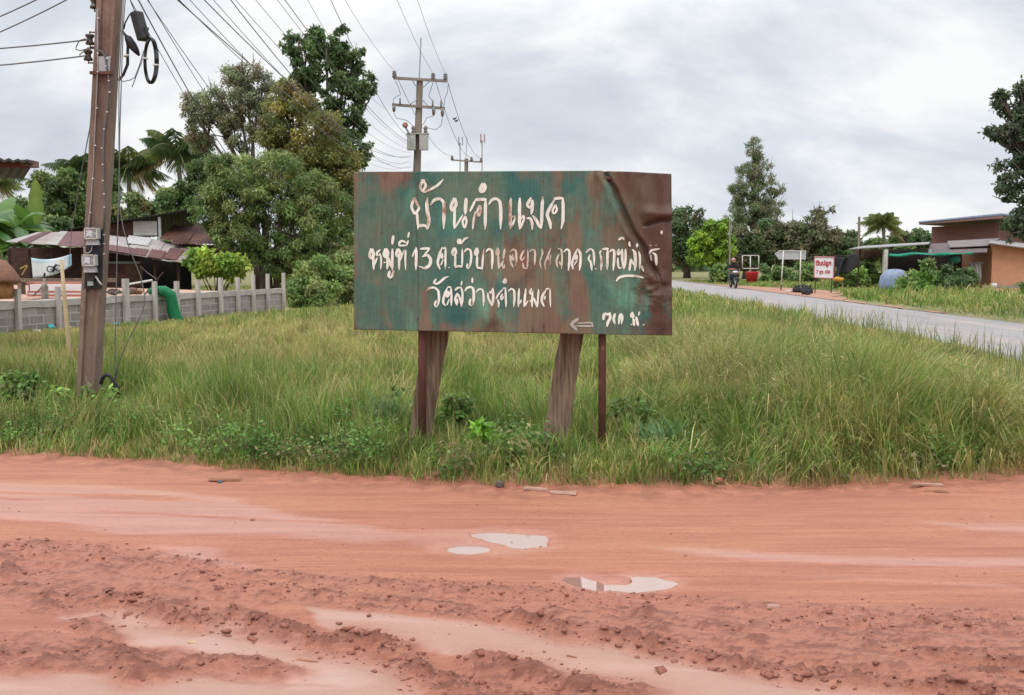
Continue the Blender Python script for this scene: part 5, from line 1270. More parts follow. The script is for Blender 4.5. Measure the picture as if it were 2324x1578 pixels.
for x, y, cc, lb in ((66, 757, (.7, .64, .6), 'crumpled white plastic litter at the foot of the wall'), (99, 742, (.05, .4, .42), 'scrap of turquoise plastic against the block wall'), (249, 738, (.1, .42, .45), 'small blue scrap stuck at the wall right of the pole'), (139, 746, (.5, .3, .22), 'reddish crumpled litter near the white one by the wall')):
    P = on_wall(x, y, WP0, WD) - WN * .2; P.z = max(P.z, .04)
    o = MB().ball(P, (.09, .06, .06), int(x), .35).build('litter', mat('litter_%d' % x, cc, rough=.5), None); tag(o, lb, 'litter')

# straw stack at the left edge
ss_ = thing('straw_hut', on_fill(-18, 672), 'straw stack with a brown thatch cap at the left edge', 'straw stack')
c = at(-22, 678, 21.3); k = 21.3 / FPX
THATCH = mat('old_thatch', (0.25, 0.12, 0.075), (0.16, 0.075, 0.05), 9, (1, 1, 3), bump=.7); STRAWM = mat('straw', (0.47, 0.235, 0.105), (0.33, 0.15, 0.07), 14, (1, 1, .5), bump=.8)
MB().lathe(c, [(48 * k, 0), (50 * k, 20 * k), (47 * k, 44 * k), (30 * k, 60 * k)], 22).build('straw_body', STRAWM, ss_, True)
m2 = MB().lathe(c + Vector((0, 0, 40 * k)), [(66 * k, -3 * k), (63 * k, 6 * k), (52 * k, 26 * k), (34 * k, 44 * k), (10 * k, 53 * k)], 22); rr = random.Random(3)
m2.v = [q + Vector((rr.uniform(-.02, .02), rr.uniform(-.02, .02), rr.uniform(-.025, .02))) for q in m2.v]; m2.build('thatch_cap', THATCH, ss_, True)
MB().tube([at(46, 610, 21), at(61, 626 - 24, 21)], .012, 5).tube([at(50, 624, 21), at(62, 604, 21)], .014, 5).build('straw_ties', mat('yellow_straw', (.5, .32, .1), rough=.8), ss_)

# ================================================================== THE SHACK ON THE LEFT
def corr_mat(name, c1, c2, c3, sc=2.0, p3=(.5, .65)):
    return mat(name, c1, c2, sc, (1, 1, 1), rough=.65, bump=.25, bscale=20, c3=c3, s3=3.5, p3=p3, spec=.4)
ZINC = corr_mat('old_zinc', (0.335, 0.305, 0.285), (0.255, 0.215, 0.195), (0.34, 0.20, 0.15), 1.2, (.58, .78)); RUSTS = corr_mat('rusty_sheet', (0.125, 0.042, 0.033), (0.088, 0.029, 0.025), (0.22, 0.15, 0.13), 1.5, (.64, .76))
PINKZ = corr_mat('pinkish_zinc', (0.30, 0.255, 0.23), (0.235, 0.165, 0.14), (0.22, 0.095, 0.07), 1.4, (.56, .74)); RUST2 = corr_mat('brown_sheet', (0.125, 0.05, 0.036), (0.085, 0.034, 0.026), (0.20, 0.10, 0.07), 1.5)
WCORR = corr_mat('white_corrugated', (0.56, 0.54, 0.51), (0.47, 0.45, 0.42), (0.40, 0.33, 0.28), 2, (.6, .8))
shack = thing('shack', Vector((at(210, 600, 40).x, 40, 0)), 'low wooden shack with patchwork rusty and white tin roof behind the wall', 'house')
def corr_sheet(q0, q1, q2, q3, n, amp, th, name, material, parent):
    """corrugated sheet: q0-q1 front edge, q3-q2 back edge, waves along the front edge"""
    q0, q1, q2, q3 = map(Vector, (q0, q1, q2, q3)); nrm = (q1 - q0).cross(q3 - q0).normalized()
    if nrm.z < 0: nrm = -nrm
    v = []; f = []; m = n * 4
    for i in range(m + 1):
        t = i / m; w = nrm * amp * math.sin(2 * math.pi * i / 4)
        a, b = q0.lerp(q1, t) + w, q3.lerp(q2, t) + w; v += [a, b, a - nrm * th, b - nrm * th]
    for i in range(m):
        a = i * 4; b = a + 4; f += [(a, b, b + 1, a + 1), (a + 3, b + 3, b + 2, a + 2), (a + 2, b + 2, b, a), (a + 1, b + 1, b + 3, a + 3)]
    f += [(0, 1, 3, 2), (m * 4 + 2, m * 4 + 3, m * 4 + 1, m * 4)]
    return mesh_from_arrays(name, v, f, material, parent)
YF, YB_ = 37.6, 40.6
def roof_panel(F0, F1, B0, B1, s0, s1, t0, t1, lift, material, nm, n=6):
    """one tin sheet of a lean-to slope given by its eave F0-F1 and its top edge B0-B1"""
    def q(s_, t_):
        p_ = F0.lerp(F1, s_).lerp(B0.lerp(B1, s_), t_); p_.z += lift; return p_
    corr_sheet(q(s0, t0), q(s1, t0), q(s1, t1), q(s0, t1), n, .006, .012, nm, material, shack)
LF0, LF1, LB0, LB1 = at(12, 548, YF), at(190, 562.5, YF), at(84, 527, YB_), at(190, 526, YB_)
for s0, s1, mm, lf in ((0, .17, ZINC, .0), (.15, .30, RUSTS, .03), (.28, .52, PINKZ, .0), (.50, .66, ZINC, .03), (.64, 1.02, RUSTS, .015)):
    roof_panel(LF0, LF1, LB0, LB1, s0, s1, 0, 1, lf, mm, 'roof_sheet')
RF0, RF1, RB0, RB1 = at(186, 562, YF), at(414, 598, YF), at(186, 527, YB_), at(452, 557, YB_)
for s0, s1, mm, lf in ((0, .19, PINKZ, .02), (.17, .47, ZINC, .0), (.45, .72, ZINC, .03), (.70, .90, ZINC, .0), (.88, 1.0, PINKZ, .03)):
    roof_panel(RF0, RF1, RB0, RB1, s0, s1, 0, 1, lf, mm, 'roof_sheet', 9)
for s0, s1, t0, t1 in ((.0, .13, -.01, .62), (.22, .50, -.01, .33), (.505, .63, .02, .36), (.65, .79, -.02, .40), (.80, .93, .04, .60)):
    roof_panel(RF0, RF1, RB0, RB1, s0, s1, t0, t1, .065, RUSTS, 'roof_patch', 5)
roof_panel(RF0, RF1, RB0, RB1, .40, .60, .55, 1.03, .07, mat('bare_zinc', (.44, .42, .40), (.36, .34, .325), 1.5, rough=.5), 'roof_patch', 6)
# the higher roof behind: thin dark sheet, rising to the right
A, B = at(96, 530, 41.2), at(446, 471.5, 41.2); C, D = at(446, 480, 47.5), at(96, 533, 47.5); C.z = B.z - .9; D.z = A.z - .3
DARKTIN = mat('dark_tin', (0.035, 0.033, 0.033), (0.06, 0.055, 0.05), 3, rough=.7)
corr_sheet(A, B, C, D, 40, .02, .02, 'upper_roof', DARKTIN, shack)
MB().slab([at(150, 534, 41.9), at(303, 534, 41.9), at(303, 500, 41.9), at(150, 524, 41.9)], .06, Vector((0, -1, 0))).build('gable_wall', RUST2, shack)
corr = MB(); a, b = at(303, 535, 41.6), at(357, 535, 41.6); zt = at(303, 502, 41.6).z
m = 22; v = []; f = []
for i in range(m + 1):
    z = a.z + (zt - a.z) * i / m; yy = 41.6 - .02 * math.sin(i * math.pi / 1.0 * .5 * 2) - (.02 if i % 2 else 0)
    v += [(a.x, yy, z), (b.x, yy, z), (a.x, yy + .03, z), (b.x, yy + .03, z)]
for i in range(m):
    p_ = i * 4; q = p_ + 4; f += [(p_, p_ + 1, q + 1, q), (p_ + 2, q + 2, q + 3, p_ + 3), (p_, q, q + 2, p_ + 2), (p_ + 1, p_ + 3, q + 3, q + 1)]
mesh_from_arrays('white_panel', v, f, WCORR, shack)
MB().box((at(363, 520, 41.4) + Vector((0, 0, 0))), (.10, .10, 1.0)).build('roof_post', GREYM, shack)
for q, nm, mm in (([(362, 541, 40.4), (425, 551, 39.6), (450, 516, 42.5), (395, 511, 43)], 'side_roof', RUST2), ([(388, 553, 39.6), (533, 553, 39.6), (520, 520, 43), (448, 505, 43.5)], 'side_roof', RUST2)):
    corr_sheet(*[at(*p_) for p_ in q], 16, .02, .02, nm, mm, shack)
MB().slab([at(430, 584, 40.2), at(530, 584, 40.2), at(530, 556, 40.2), at(430, 556, 40.2)], .08, Vector((0, -1, 0))).build('side_wall', RUST2, shack)
# walls below the front roof
def upright(x0, x1, y0, Y, material, nm, d=.06, z0=-.1, y0b=None):
    a, b = at(x0, y0, Y), at(x1, y0b if y0b else y0, Y)
    return MB().slab([Vector((a.x, Y, z0)), Vector((b.x, Y, z0)), b, a], d, Vector((0, -1, 0))).build(nm, material, shack)
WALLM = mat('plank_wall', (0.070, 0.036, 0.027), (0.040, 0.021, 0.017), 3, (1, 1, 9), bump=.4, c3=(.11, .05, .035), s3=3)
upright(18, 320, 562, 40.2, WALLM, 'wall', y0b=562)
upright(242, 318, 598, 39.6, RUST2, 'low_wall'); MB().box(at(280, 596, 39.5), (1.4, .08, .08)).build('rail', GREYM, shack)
upright(318, 432, 575, 41.5, mat('room_shade', (.012, .010, .010), (.02, .016, .014), 3), 'back_wall')  # near-black wall: the shade inside the opening is put into its colour
for x in (20, 66, 118, 186, 238, 320, 351, 404): 
    a = at(x, 566 if x < 200 else (585 if x < 360 else 597), 38.2); MB().tube([Vector((a.x, 38.2, -.1)), a], .055, 6).build('roof_post', DARKWOOD, shack)
bn = thing('banner', at(118, 605, 36.4), 'white banner with pale blue edges and dark rings hung on the shack', 'banner')
bx = [(70.7, 585), (118, 589), (162, 574.6), (165, 603.4), (145, 621), (75, 632)]
nu, nv = 16, 8; v = []; cols = []
for j in range(nv + 1):
    for i in range(nu + 1):
        s, t = i / nu, j / nv
        tx = 70.7 + 91.5 * s; ty = 585 + 7 * math.sin(s * 2.6) * (1 - s * .4) - 11 * s ** 2.2
        bx_ = 75 + 88 * s; by = 632 - 10 * s - 20 * s ** 3
        x = tx + (bx_ - tx) * t; y = ty + (by - ty) * t
        v.append(at(x, y, 36.6 + .06 * math.sin(s * 9) * t))
        e_ = max(0, 1 - t * 3.0) * (.6 + .4 * math.sin(s * 7)) if s < .9 else .9
        e_ = max(e_ * .8, .8 if s > .93 else 0)
        cols.append(np.array((.62, .64, .64)) * (1 - e_) + np.array((.16, .42, .55)) * e_)
f = [(j * (nu + 1) + i, j * (nu + 1) + i + 1, (j + 1) * (nu + 1) + i + 1, (j + 1) * (nu + 1) + i) for j in range(nv) for i in range(nu)]
bm_, bt, bb = base_mat('banner_cloth'); aa = bt.nodes.new('ShaderNodeAttribute'); aa.attribute_name = 'tint'; bt.links.new(aa.outputs['Color'], bb.inputs['Base Color']); bb.inputs['Roughness'].default_value = .6
o = mesh_from_arrays('cloth', v, f, bm_, bn, True, cols=np.array(cols)); sm = o.modifiers.new('thick', 'SOLIDIFY'); sm.thickness = .01
def ring(c, rx, rz, w, n=20): return [c + Vector((rx * math.cos(i * 6.283 / n), 0, rz * math.sin(i * 6.283 / n))) for i in range(n + 1)]
m2 = MB(); kk = 36.4 / FPX
for x, y in ((113.5, 611), (131.5, 608.5)): m2.tube(ring(at(x, y, 36.45), 7 * kk, 6.5 * kk, 0), .022, 5)
m2.tube([at(121, 618, 36.45), at(122, 606, 36.45), at(128, 600, 36.45)], .035, 5).tube([at(113, 611, 36.45), at(122, 614, 36.45), at(131, 609, 36.45)], .02, 5)
m2.build('printed_rings', BLACK, bn)
# roof corner at the left edge of the picture
ev = thing('house_eave', at(-200, 370, 14), 'dark red roof edge of a house reaching in at the left', 'house')
EAVE = mat('red_fascia', (0.165, 0.05, 0.045), (0.12, 0.038, 0.035), 3, rough=.6); Ye = 14.0
MB().slab([at(-420, 376, Ye), at(64, 381, Ye), at(64, 366, Ye), at(-420, 340, Ye)], .05, Vector((0, -1, 0))).build('fascia', EAVE, ev)
a, b = at(-420, 337, Ye - .25), at(77, 364, Ye - .25); c, d = at(77, 340, Ye + 4), at(-420, 308, Ye + 4); c.x = b.x * 1.34; d.x = a.x * 1.3; c.z = b.z + .12; d.z = a.z + .12
corr_sheet(a, b, c, d, 24, .014, .035, 'roof', DARKTIN, ev)
MB().box((at(69, 372, Ye + .1)), (.10, .3, .09)).build('rafter_end', mat('pale_rafter', (.22, .13, .11), rough=.8), ev)
pp = Vector((at(-120, 500, Ye + .4).x, Ye + .4, 0)); MB().tube([pp - Vector((0, 0, .2)), Vector((pp.x, pp.y, at(-120, 362, Ye + .4).z))], .08, 8).build('post', CONCRETE, ev)

# ================================================================== TREES AND PLANTS, LEFT
C_DARK = [(0.040, 0.072, 0.026), (0.054, 0.090, 0.031), (0.075, 0.108, 0.040), (0.038, 0.060, 0.026)]
C_MID = [(0.072, 0.115, 0.034), (0.098, 0.142, 0.043), (0.135, 0.165, 0.055), (0.055, 0.090, 0.029)]
C_OLIVE = [(0.130, 0.135, 0.036), (0.180, 0.160, 0.042), (0.092, 0.105, 0.032), (0.125, 0.092, 0.038), (0.062, 0.088, 0.028)]
C_GREY = [(0.115, 0.140, 0.075), (0.095, 0.120, 0.065), (0.145, 0.160, 0.085), (0.160, 0.130, 0.080)]
C_BROWN = [(0.085, 0.085, 0.042), (0.062, 0.078, 0.034), (0.10, 0.082, 0.05), (0.050, 0.072, 0.030)]
C_BRIGHT = [(0.130, 0.205, 0.022), (0.165, 0.235, 0.030), (0.095, 0.160, 0.020), (0.075, 0.130, 0.022)]
def gp(x, Y): return Vector((at(x, 600, Y).x, Y, 0))
tree('dark_tree', 'tallest dark leafy tree behind the olive tree', 'tree', gp(742, 48), [blob(740, 110, 70, 55, 48), blob(690, 150, 50, 60, 48), blob(665, 100, 28, 30, 48), blob(790, 135, 52, 60, 48.5), blob(705, 225, 55, 60, 49), blob(785, 225, 62, 60, 48), blob(825, 200, 32, 40, 48), blob(800, 290, 38, 45, 48), blob(815, 345, 28, 40, 47.5), blob(760, 310, 50, 60, 48)], 24000, .20, C_DARK + [(.075, .12, .04)], 24, .26, 11, aspect=.5, frac=.21, shell=.25)
tree('olive_tree', 'yellowish olive tree in the middle of the left grove', 'tree', gp(700, 44), [blob(680, 260, 62, 70, 44), blob(640, 225, 45, 45, 44), blob(715, 300, 62, 80, 43.5), blob(655, 330, 75, 75, 44), blob(745, 385, 62, 90, 44), blob(690, 420, 85, 90, 43.5), blob(785, 450, 45, 80, 44), blob(770, 370, 48, 60, 44), blob(800, 420, 30, 60, 44.5), blob(790, 530, 40, 60, 45), blob(620, 290, 40, 60, 44.5), blob(660, 200, 26, 24, 44)], 38000, .15, C_OLIVE, 22, .22, 13, aspect=.45, frac=.32, shell=.4)
tree('airy_tree', 'airy grey green tree at the left of the grove', 'tree', gp(590, 46), [blob(470, 235, 55, 45, 46), blob(440, 260, 35, 40, 46), blob(555, 180, 55, 45, 46), blob(540, 225, 65, 55, 46), blob(590, 200, 40, 55, 46), blob(500, 275, 50, 35, 46), blob(575, 280, 60, 50, 46), blob(535, 320, 40, 30, 46), blob(450, 320, 45, 25, 46.5)], 34000, .12, C_GREY, 22, .2, 17, aspect=.4, frac=.30, twigs=14, shell=.2, colvar=.25)
tree('mango_tree', 'dense green mango tree with drooping leaves in front of the grove', 'tree', gp(600, 40), [blob(525, 385, 72, 55, 40), blob(500, 440, 60, 60, 39.5), blob(560, 450, 85, 75, 39.5), blob(640, 400, 75, 70, 40), blob(690, 455, 75, 75, 40), blob(610, 520, 90, 70, 39.5), blob(700, 530, 80, 70, 39.5), blob(500, 520, 52, 50, 39.5), blob(550, 560, 60, 36, 39.5), blob(690, 590, 75, 40, 40), blob(760, 560, 45, 70, 40.5), blob(755, 480, 45, 70, 40.5), blob(570, 400, 50, 50, 40), blob(640, 590, 60, 40, 39.5), blob(475, 470, 38, 50, 39.5)], 60000, .165, C_MID + [(.15, .165, .06)], 26, .26, 19, aspect=.28, droop=.75, frac=.26, trunks=2, shell=.45)
shrub('yellow_green_bush', 'yellow green leafy bush in front of the shack side wall', 'bush', gp(490, 35.5), [blob(465, 602, 42, 30, 35.5), blob(510, 600, 45, 33, 35.5), blob(540, 612, 24, 24, 35.5)], 4200, .20, [(0.15, .20, .03), (.11, .18, .03), (.19, .22, .045), (.08, .14, .025)], 12, 21)
shrub('grove_bush', 'low green bush behind the end of the block wall', 'bush', gp(685, 33.5), [blob(680, 640, 40, 36, 33.5), blob(715, 620, 40, 40, 34), blob(745, 640, 45, 40, 34), blob(700, 670, 50, 28, 33)], 7000, .13, [(0.11, .16, .045), (.075, .125, .035), (.15, .165, .06)], 14, 23)
shrub('grove_bush', 'paler bush between the grove and the left edge of the sign', 'bush', gp(785, 35), [blob(785, 645, 36, 50, 35), blob(800, 600, 30, 60, 36), blob(830, 650, 40, 45, 35)], 5200, .14, [(0.12, .16, .05), (.085, .13, .035), (.14, .13, .06)], 12, 24)
# dark growth behind the shack
tree('back_tree', 'dark round tree left of the utility pole behind the shack', 'tree', gp(130, 56), [blob(120, 440, 42, 50, 56), blob(95, 420, 26, 28, 56), blob(150, 410, 35, 30, 56), blob(160, 475, 50, 45, 56), blob(90, 490, 55, 45, 55)], 18000, .19, C_DARK + C_MID, 18, .2, 29, frac=.32)
tree('back_tree', 'dark tree just behind the utility pole and shack roof', 'tree', gp(215, 57), [blob(200, 480, 55, 55, 57), blob(230, 430, 35, 50, 57.5)], 12000, .19, C_DARK + C_MID, 18, .2, 31, frac=.34)
tree('back_tree', 'dark leafy mass between the palms and the mango tree', 'tree', gp(400, 56), [blob(420, 450, 50, 50, 56), blob(370, 470, 55, 40, 56), blob(455, 400, 40, 50, 57)], 13000, .18, C_DARK + C_MID, 14, .2, 33, frac=.34)
tree('back_tree', 'brownish thicket under the palms behind the shack ridge', 'tree', gp(300, 53), [blob(290, 480, 55, 36, 53), blob(335, 490, 45, 32, 53), blob(250, 490, 35, 36, 53)], 7000, .22, C_OLIVE + C_DARK, 14, .16, 35, frac=.34)
# coconut palms
def palm(x, y, Y, fr, n, seed, lb, base_x=None, yellow=.2, sp=(-.55, 1.05), trunk_r=.16):
    c = at(x, y, Y); b0 = Vector((at(base_x if base_x else x, 600, Y).x, Y, 0)); root = thing('coconut_palm', b0, lb, 'palm tree'); rr = random.Random(seed); g = np.random.default_rng(seed)
    MB().tube([b0 - Vector((0, 0, .2)), b0.lerp(c, .35) + Vector((.12, 0, 0)), b0.lerp(c, .7) + Vector((.08, 0, 0)), c], [trunk_r * 1.3, trunk_r, trunk_r * .9, trunk_r * .85], 8).build('trunk', PALMBARK, root, True)
    V = []; cols = []; rb = MB()
    for i in range(n):
        az = 6.283 * i / n * 2.4 + rr.uniform(-.3, .3); el = sp[0] + (sp[1] - sp[0]) * ((i * .618) % 1) + rr.uniform(-.1, .1); Lf = fr * rr.uniform(.8, 1.1)
        d = Vector((math.cos(az) * math.cos(el), math.sin(az) * math.cos(el), math.sin(el))); pts = []; m_ = 15
        for j in range(m_):
            t = j / (m_ - 1); pts.append(c + d * Lf * t - Vector((0, 0, Lf * (.26 + .22 * max(0, el)) * t ** 2.2)))
        rb.tube(pts[::2], [.035 * fr / 2.5 * (1 - .12 * j) for j in range(len(pts[::2]))], 4)
        side = d.cross(Vector((0, 0, 1))).normalized(); base = np.array((.17, .20, .055)) if rr.random() < yellow else np.array((.085, .135, .048))
        if el < -.35 and rr.random() < .6: base = np.array((.30, .24, .09))
        for j in range(2, m_ * 3):
            t = j / (m_ * 3 - 1); u = t * (m_ - 1); a = min(int(u), m_ - 2); p0 = pts[a].lerp(pts[a + 1], u - a); tg = (pts[a + 1] - pts[a]).normalized()
            ll = fr * .30 * math.sin(math.pi * min(1, .12 + .88 * t) ** .8) * rr.uniform(.8, 1.15) + .05
            for sgn in (-1, 1):
                dv = (side * sgn * .8 + tg * .55 + Vector((0, 0, -.5 - .7 * rr.random()))).normalized(); w = tg * (.010 * fr / 2.4 + .008)
                V += [p0 - w, p0 + w, p0 + dv * ll * .6 + w * .9, p0 + dv * ll - Vector((0, 0, ll * .18))]; cols += [base * rr.uniform(.7, 1.3)] * 4
    rb.build('frond_ribs', mat('frond_rib_%d' % seed, (.16, .17, .06), rough=.6), root, True)
    mesh_from_arrays('crown', V, np.arange(len(V)).reshape(-1, 4), LEAF, root, cols=np.array(cols))
    m2 = MB()
    for q in range(5): m2.ball(c + Vector((.22 * math.cos(q * 1.3), .22 * math.sin(q * 1.3), -.22)), (.12, .12, .15), q, .05, sub=1)
    m2.build('coconuts', mat('coconut_%d' % seed, (.14, .13, .04), (.09, .08, .03), 4), root, True)
    return root
palm(292, 372, 62, 3.0, 24, 41, 'coconut palm close behind the utility pole at its right', 285, .4)
palm(402, 340, 62, 3.3, 24, 42, 'spreading coconut palm against the grove with wide fronds', 420, .2)
palm(188, 388, 62, 2.8, 22, 43, 'coconut palm half hidden behind the utility pole', 215, .3)
palm(-8, 415, 80, 2.6, 14, 44, 'thin yellowing palm at the left picture edge', -8, .8)
# banana plants
BANANA = leaf_mat('banana_leaf', .4, .4, .4)
def banana(x, Y, hgt, n, seed, lb, upright=None):
    b0 = gp(x, Y); root = thing('banana_plant', b0, lb, 'banana plant', 'banana plants left of the shack'); rr = random.Random(seed)
    top = b0 + Vector((rr.uniform(-.1, .1), 0, hgt * .55)); MB().tube([b0 - Vector((0, 0, .1)), b0.lerp(top, .5), top], [.12, .10, .06], 9).build('stem', mat('banana_stem_%d' % seed, (.13, .15, .05), (.12, .08, .04), 4), root, True)
    V = []; F = []; cols = []
    for i in range(n):
        az = 2.4 * i + rr.uniform(-.4, .4); el = rr.uniform(.45, 1.25); Lf = hgt * rr.uniform(.5, .68); w = Lf * rr.uniform(.13, .17)
        d = Vector((math.cos(az) * math.cos(el), math.sin(az) * math.cos(el), math.sin(el))); side = d.cross(Vector((0, 0, 1))).normalized(); dr_ = rr.uniform(.35, .9)
        if upright and i < len(upright): d = Vector((upright[i], .05, 1)).normalized(); side = Vector((1, .3, 0)).normalized(); dr_ = .06; w *= .8
        b = len(V); m_ = 12; col = np.array((.055, .125, .028)) if rr.random() < .6 else np.array((.10, .19, .035))
        if upright and i < len(upright): col = np.array((.13, .19, .032))
        for j in range(m_):
            t = j / (m_ - 1); p_ = top + d * Lf * t - Vector((0, 0, Lf * dr_ * t * t)); ww = w * (math.sin(math.pi * min(1, max(.02, (t - .12) / .88))) ** .55 if t > .12 else .06)
            rag = 1 + rr.uniform(-.22, .06); fold = Vector((0, 0, ww * .35))
            V += [p_ - side * ww * rag - fold, p_, p_ + side * ww * rag - fold]; c_ = col * rr.uniform(.85, 1.15); cols += [c_, c_ * 1.25, c_]
        for j in range(m_ - 1):
            a = b + j * 3; F += [(a, a + 1, a + 4, a + 3), (a + 1, a + 2, a + 5, a + 4)]
    mesh_from_arrays('leaves', V, F, BANANA, root, True, cols=np.array(cols))
banana(-10, 44.0, 5.20, 9, 1, 'banana plant at the left edge with broad drooping leaves'); banana(30, 43.0, 5.07, 10, 2, 'banana plant with dark drooping leaves left of the shack')
banana(85, 44.5, 4.67, 8, 3, 'banana plant with one upright yellow green leaf', (.02,)); banana(62, 45.5, 3.77, 8, 4, 'smaller banana plant with a bright leaf over the roof end', (-.05,)); banana(-50, 42.0, 4.58, 9, 5, 'low banana plant beside the straw stack'); banana(120, 46.5, 3.74, 8, 6, 'banana plant close behind the shack roof end')
shrub('yard_bush', 'green undergrowth below the banana plants', 'bush', gp(30, 50), [blob(15, 540, 40, 30, 50), blob(60, 530, 40, 28, 50), blob(110, 515, 45, 26, 52)], 6000, .22, C_MID + C_DARK, 12, 37)
# broad leaved weeds at the verge
WEEDC = [(0.070, .125, .026), (.105, .165, .036), (.055, .098, .022), (.09, .10, .04)]
def weed(x, y, rx, ry, n, size, lb, seed, cols=WEEDC, grp=None):
    b0 = gnd(x, y); Y = b0.y; b0.z = float(ground_z(b0.x, b0.y)); k = Y / FPX; root = thing('weed_plant', b0, lb, 'weed', grp); rr = random.Random(seed); m2 = MB(); cl_ = []
    for i in range(7):
        e2 = b0 + Vector((rr.uniform(-1, 1) * rx * k, rr.uniform(-.7, .7) * rx * k, ry * k * rr.uniform(.7, 2.0))); m2.tube([b0 - Vector((0, 0, .05)), b0.lerp(e2, .5) + Vector((0, 0, .03)), e2], [.008, .006, .003], 5)
        for f_ in (.55, .8, 1.0): cl_.append((b0.lerp(e2, f_), (rx * k * .45, rx * k * .45, ry * k * .34), None))
    m2.build('stem', mat('weed_stem_%d' % seed, (.10, .13, .04)), root, True)
    leaves('foliage', cl_, n, size, cols, root, .6, .2, .6, seed, .05)
weed(30, 950, 62, 48, 1700, .065, 'leafy green weeds at the left edge of the verge', 51); weed(108, 958, 55, 38, 1300, .06, 'leafy weeds left of the utility pole foot', 52); weed(235, 960, 34, 36, 600, .065, 'leafy weed growing against the utility pole foot', 53); weed(185, 990, 55, 22, 600, .05, 'low weeds in front of the utility pole', 54)
weed(1030, 1015, 34, 60, 480, .065, 'dark leafy weed right of the left sign post', 55); weed(1100, 1045, 18, 36, 120, .11, 'bright lime green broad leaf weed under the sign', 56, [(.09, .19, .02), (.12, .23, .025)]); weed(1140, 1075, 40, 24, 900, .05, 'dark low weed under the lime green one', 57, C_MID); weed(1210, 1050, 30, 28, 350, .07, 'pale green weed at the foot of the right plank', 58); weed(1440, 1010, 44, 46, 420, .06, 'leafy weed right of the right sign post', 59, C_MID + WEEDC); weed(870, 990, 44, 50, 420, .06, 'dark leafy weed left of the left plank', 60); weed(1370, 1070, 30, 12, 350, .04, 'yellow green ground weed near the road edge', 61, [(.2, .26, .04), (.13, .2, .03)])
def tuft(x, y, n, h, lb, seed):
    g = np.random.default_rng(seed); b0 = gnd(x, y); n_ = n; a = g.random(n_) * 6.28; P = np.stack([b0.x + .05 * g.normal(size=n_), b0.y + .05 * g.normal(size=n_), np.full(n_, float(ground_z(b0.x, b0.y)))], 1)
    c = np.array((.10, .17, .07)) * (.8 + .5 * g.random(n_))[:, None]; o = blades('grass_tuft', P, h * (.6 + .5 * g.random(n_)), .018 + 0 * a, a, .35 + .6 * g.random(n_), c, c * 1.3); tag(o, lb, 'grass')
tuft(1522, 1050, 60, .42, 'blue green arching grass tuft at the verge right of the sign', 3); tuft(1478, 1040, 40, .36, 'smaller blue green grass tuft beside the arching one', 4); tuft(880, 1010, 70, .5, 'upright grass tuft in front of the left plank', 5)

# scraps on the red road
SCRAPW = mat('scrap_wood', (.36, .17, .10), (.22, .10, .065), 12, (.4, 5, 1)); SCRAPL = mat('pale_scrap', (.40, .25, .18), (.29, .17, .12), 12)
def scrap(x, y, w, l, h, rot, lb, material, cat='wood scrap'):
    p_ = gnd(x, y); z, _ = road_fields(np.array([p_.x]), np.array([p_.y])); z0 = max(float(z[0]), float(ground_z(p_.x, p_.y)))
    m2 = MB().box(p_ + Vector((0, 0, z0 + h / 2)), (w, l, h), Matrix.Rotation(rot, 3, 'Z') @ Matrix.Rotation(.06, 3, 'Y'), .8); rr = random.Random(int(x)); m2.v = [q + Vector((rr.uniform(-.1, .1) * w, rr.uniform(-.1, .1) * l, rr.uniform(-.1, .1) * h)) for q in m2.v]
    o = m2.build('wood_scrap' if cat == 'wood scrap' else 'stone', material, None); bv = o.modifiers.new('bevel', 'BEVEL'); bv.width = min(h, l) * .25; bv.segments = 2; return tag(o, lb, cat)
scrap(514, 1092, .25, .07, .026, .1, 'broken plank lying on the red road at left', SCRAPW); scrap(500, 1096, .045, .03, .014, .2, 'small blue grey scrap beneath the broken plank', mat('blue_scrap', (.10, .12, .17)), 'scrap')
scrap(1214, 1118, .19, .05, .015, -.05, 'thin wood slat on the road edge under the sign', SCRAPL); scrap(1279, 1125, .20, .06, .012, .05, 'pale flat slat right of the first slat', SCRAPL); scrap(1134, 1112, .06, .05, .04, .5, 'small dark stone on the road edge', mat('dark_stone', (.08, .06, .055), (.14, .1, .09), 20), 'stone')
scrap(1888, 1084, .20, .07, .03, -.35, 'pinkish broken tile at the grass edge on the right', SCRAPL); scrap(1914, 1094, .09, .05, .02, -.2, 'small pale chip beside the broken tile', mat('pale_chip', (.48, .42, .38))); scrap(1962, 1071, .15, .06, .02, -.2, 'flat grey piece of board in the grass on the right', mat('grey_board', (.32, .28, .24)))
scrap(2105, 1107, .24, .03, .02, .12, 'pale split stick on the road at right', SCRAPL); scrap(2128, 1119, .17, .04, .018, -.2, 'dark bark strip lying on the road at right', SCRAPW); scrap(1632, 1104, .06, .05, .04, .1, 'red brick chip at the grass edge', mat('brick_chip', (.42, .16, .1)), 'stone'); scrap(1754, 1382, .06, .03, .016, .1, 'grey stone half sunk in the mud at right', mat('mud_stone', (.40, .24, .19), (.32, .18, .14), 20), 'stone'); scrap(298, 1020, .10, .07, .05, .3, 'pink stone at the verge below the pole', SCRAPL, 'stone')
scrap(1300, 1482, .05, .008, .006, -.4, 'thin twig lying on the smooth mud', SCRAPW); scrap(700, 1490, .10, .012, .008, -.2, 'curved twig on the mud above the shallow puddle', SCRAPW); scrap(573, 1182, .03, .02, .012, 0, 'small pebble on the wet left part of the road', SCRAPW, 'stone'); scrap(435, 1457, .035, .012, .006, .3, 'fallen yellowish leaf on the mud', mat('yellow_leaf', (.5, .36, .18)), 'leaf')

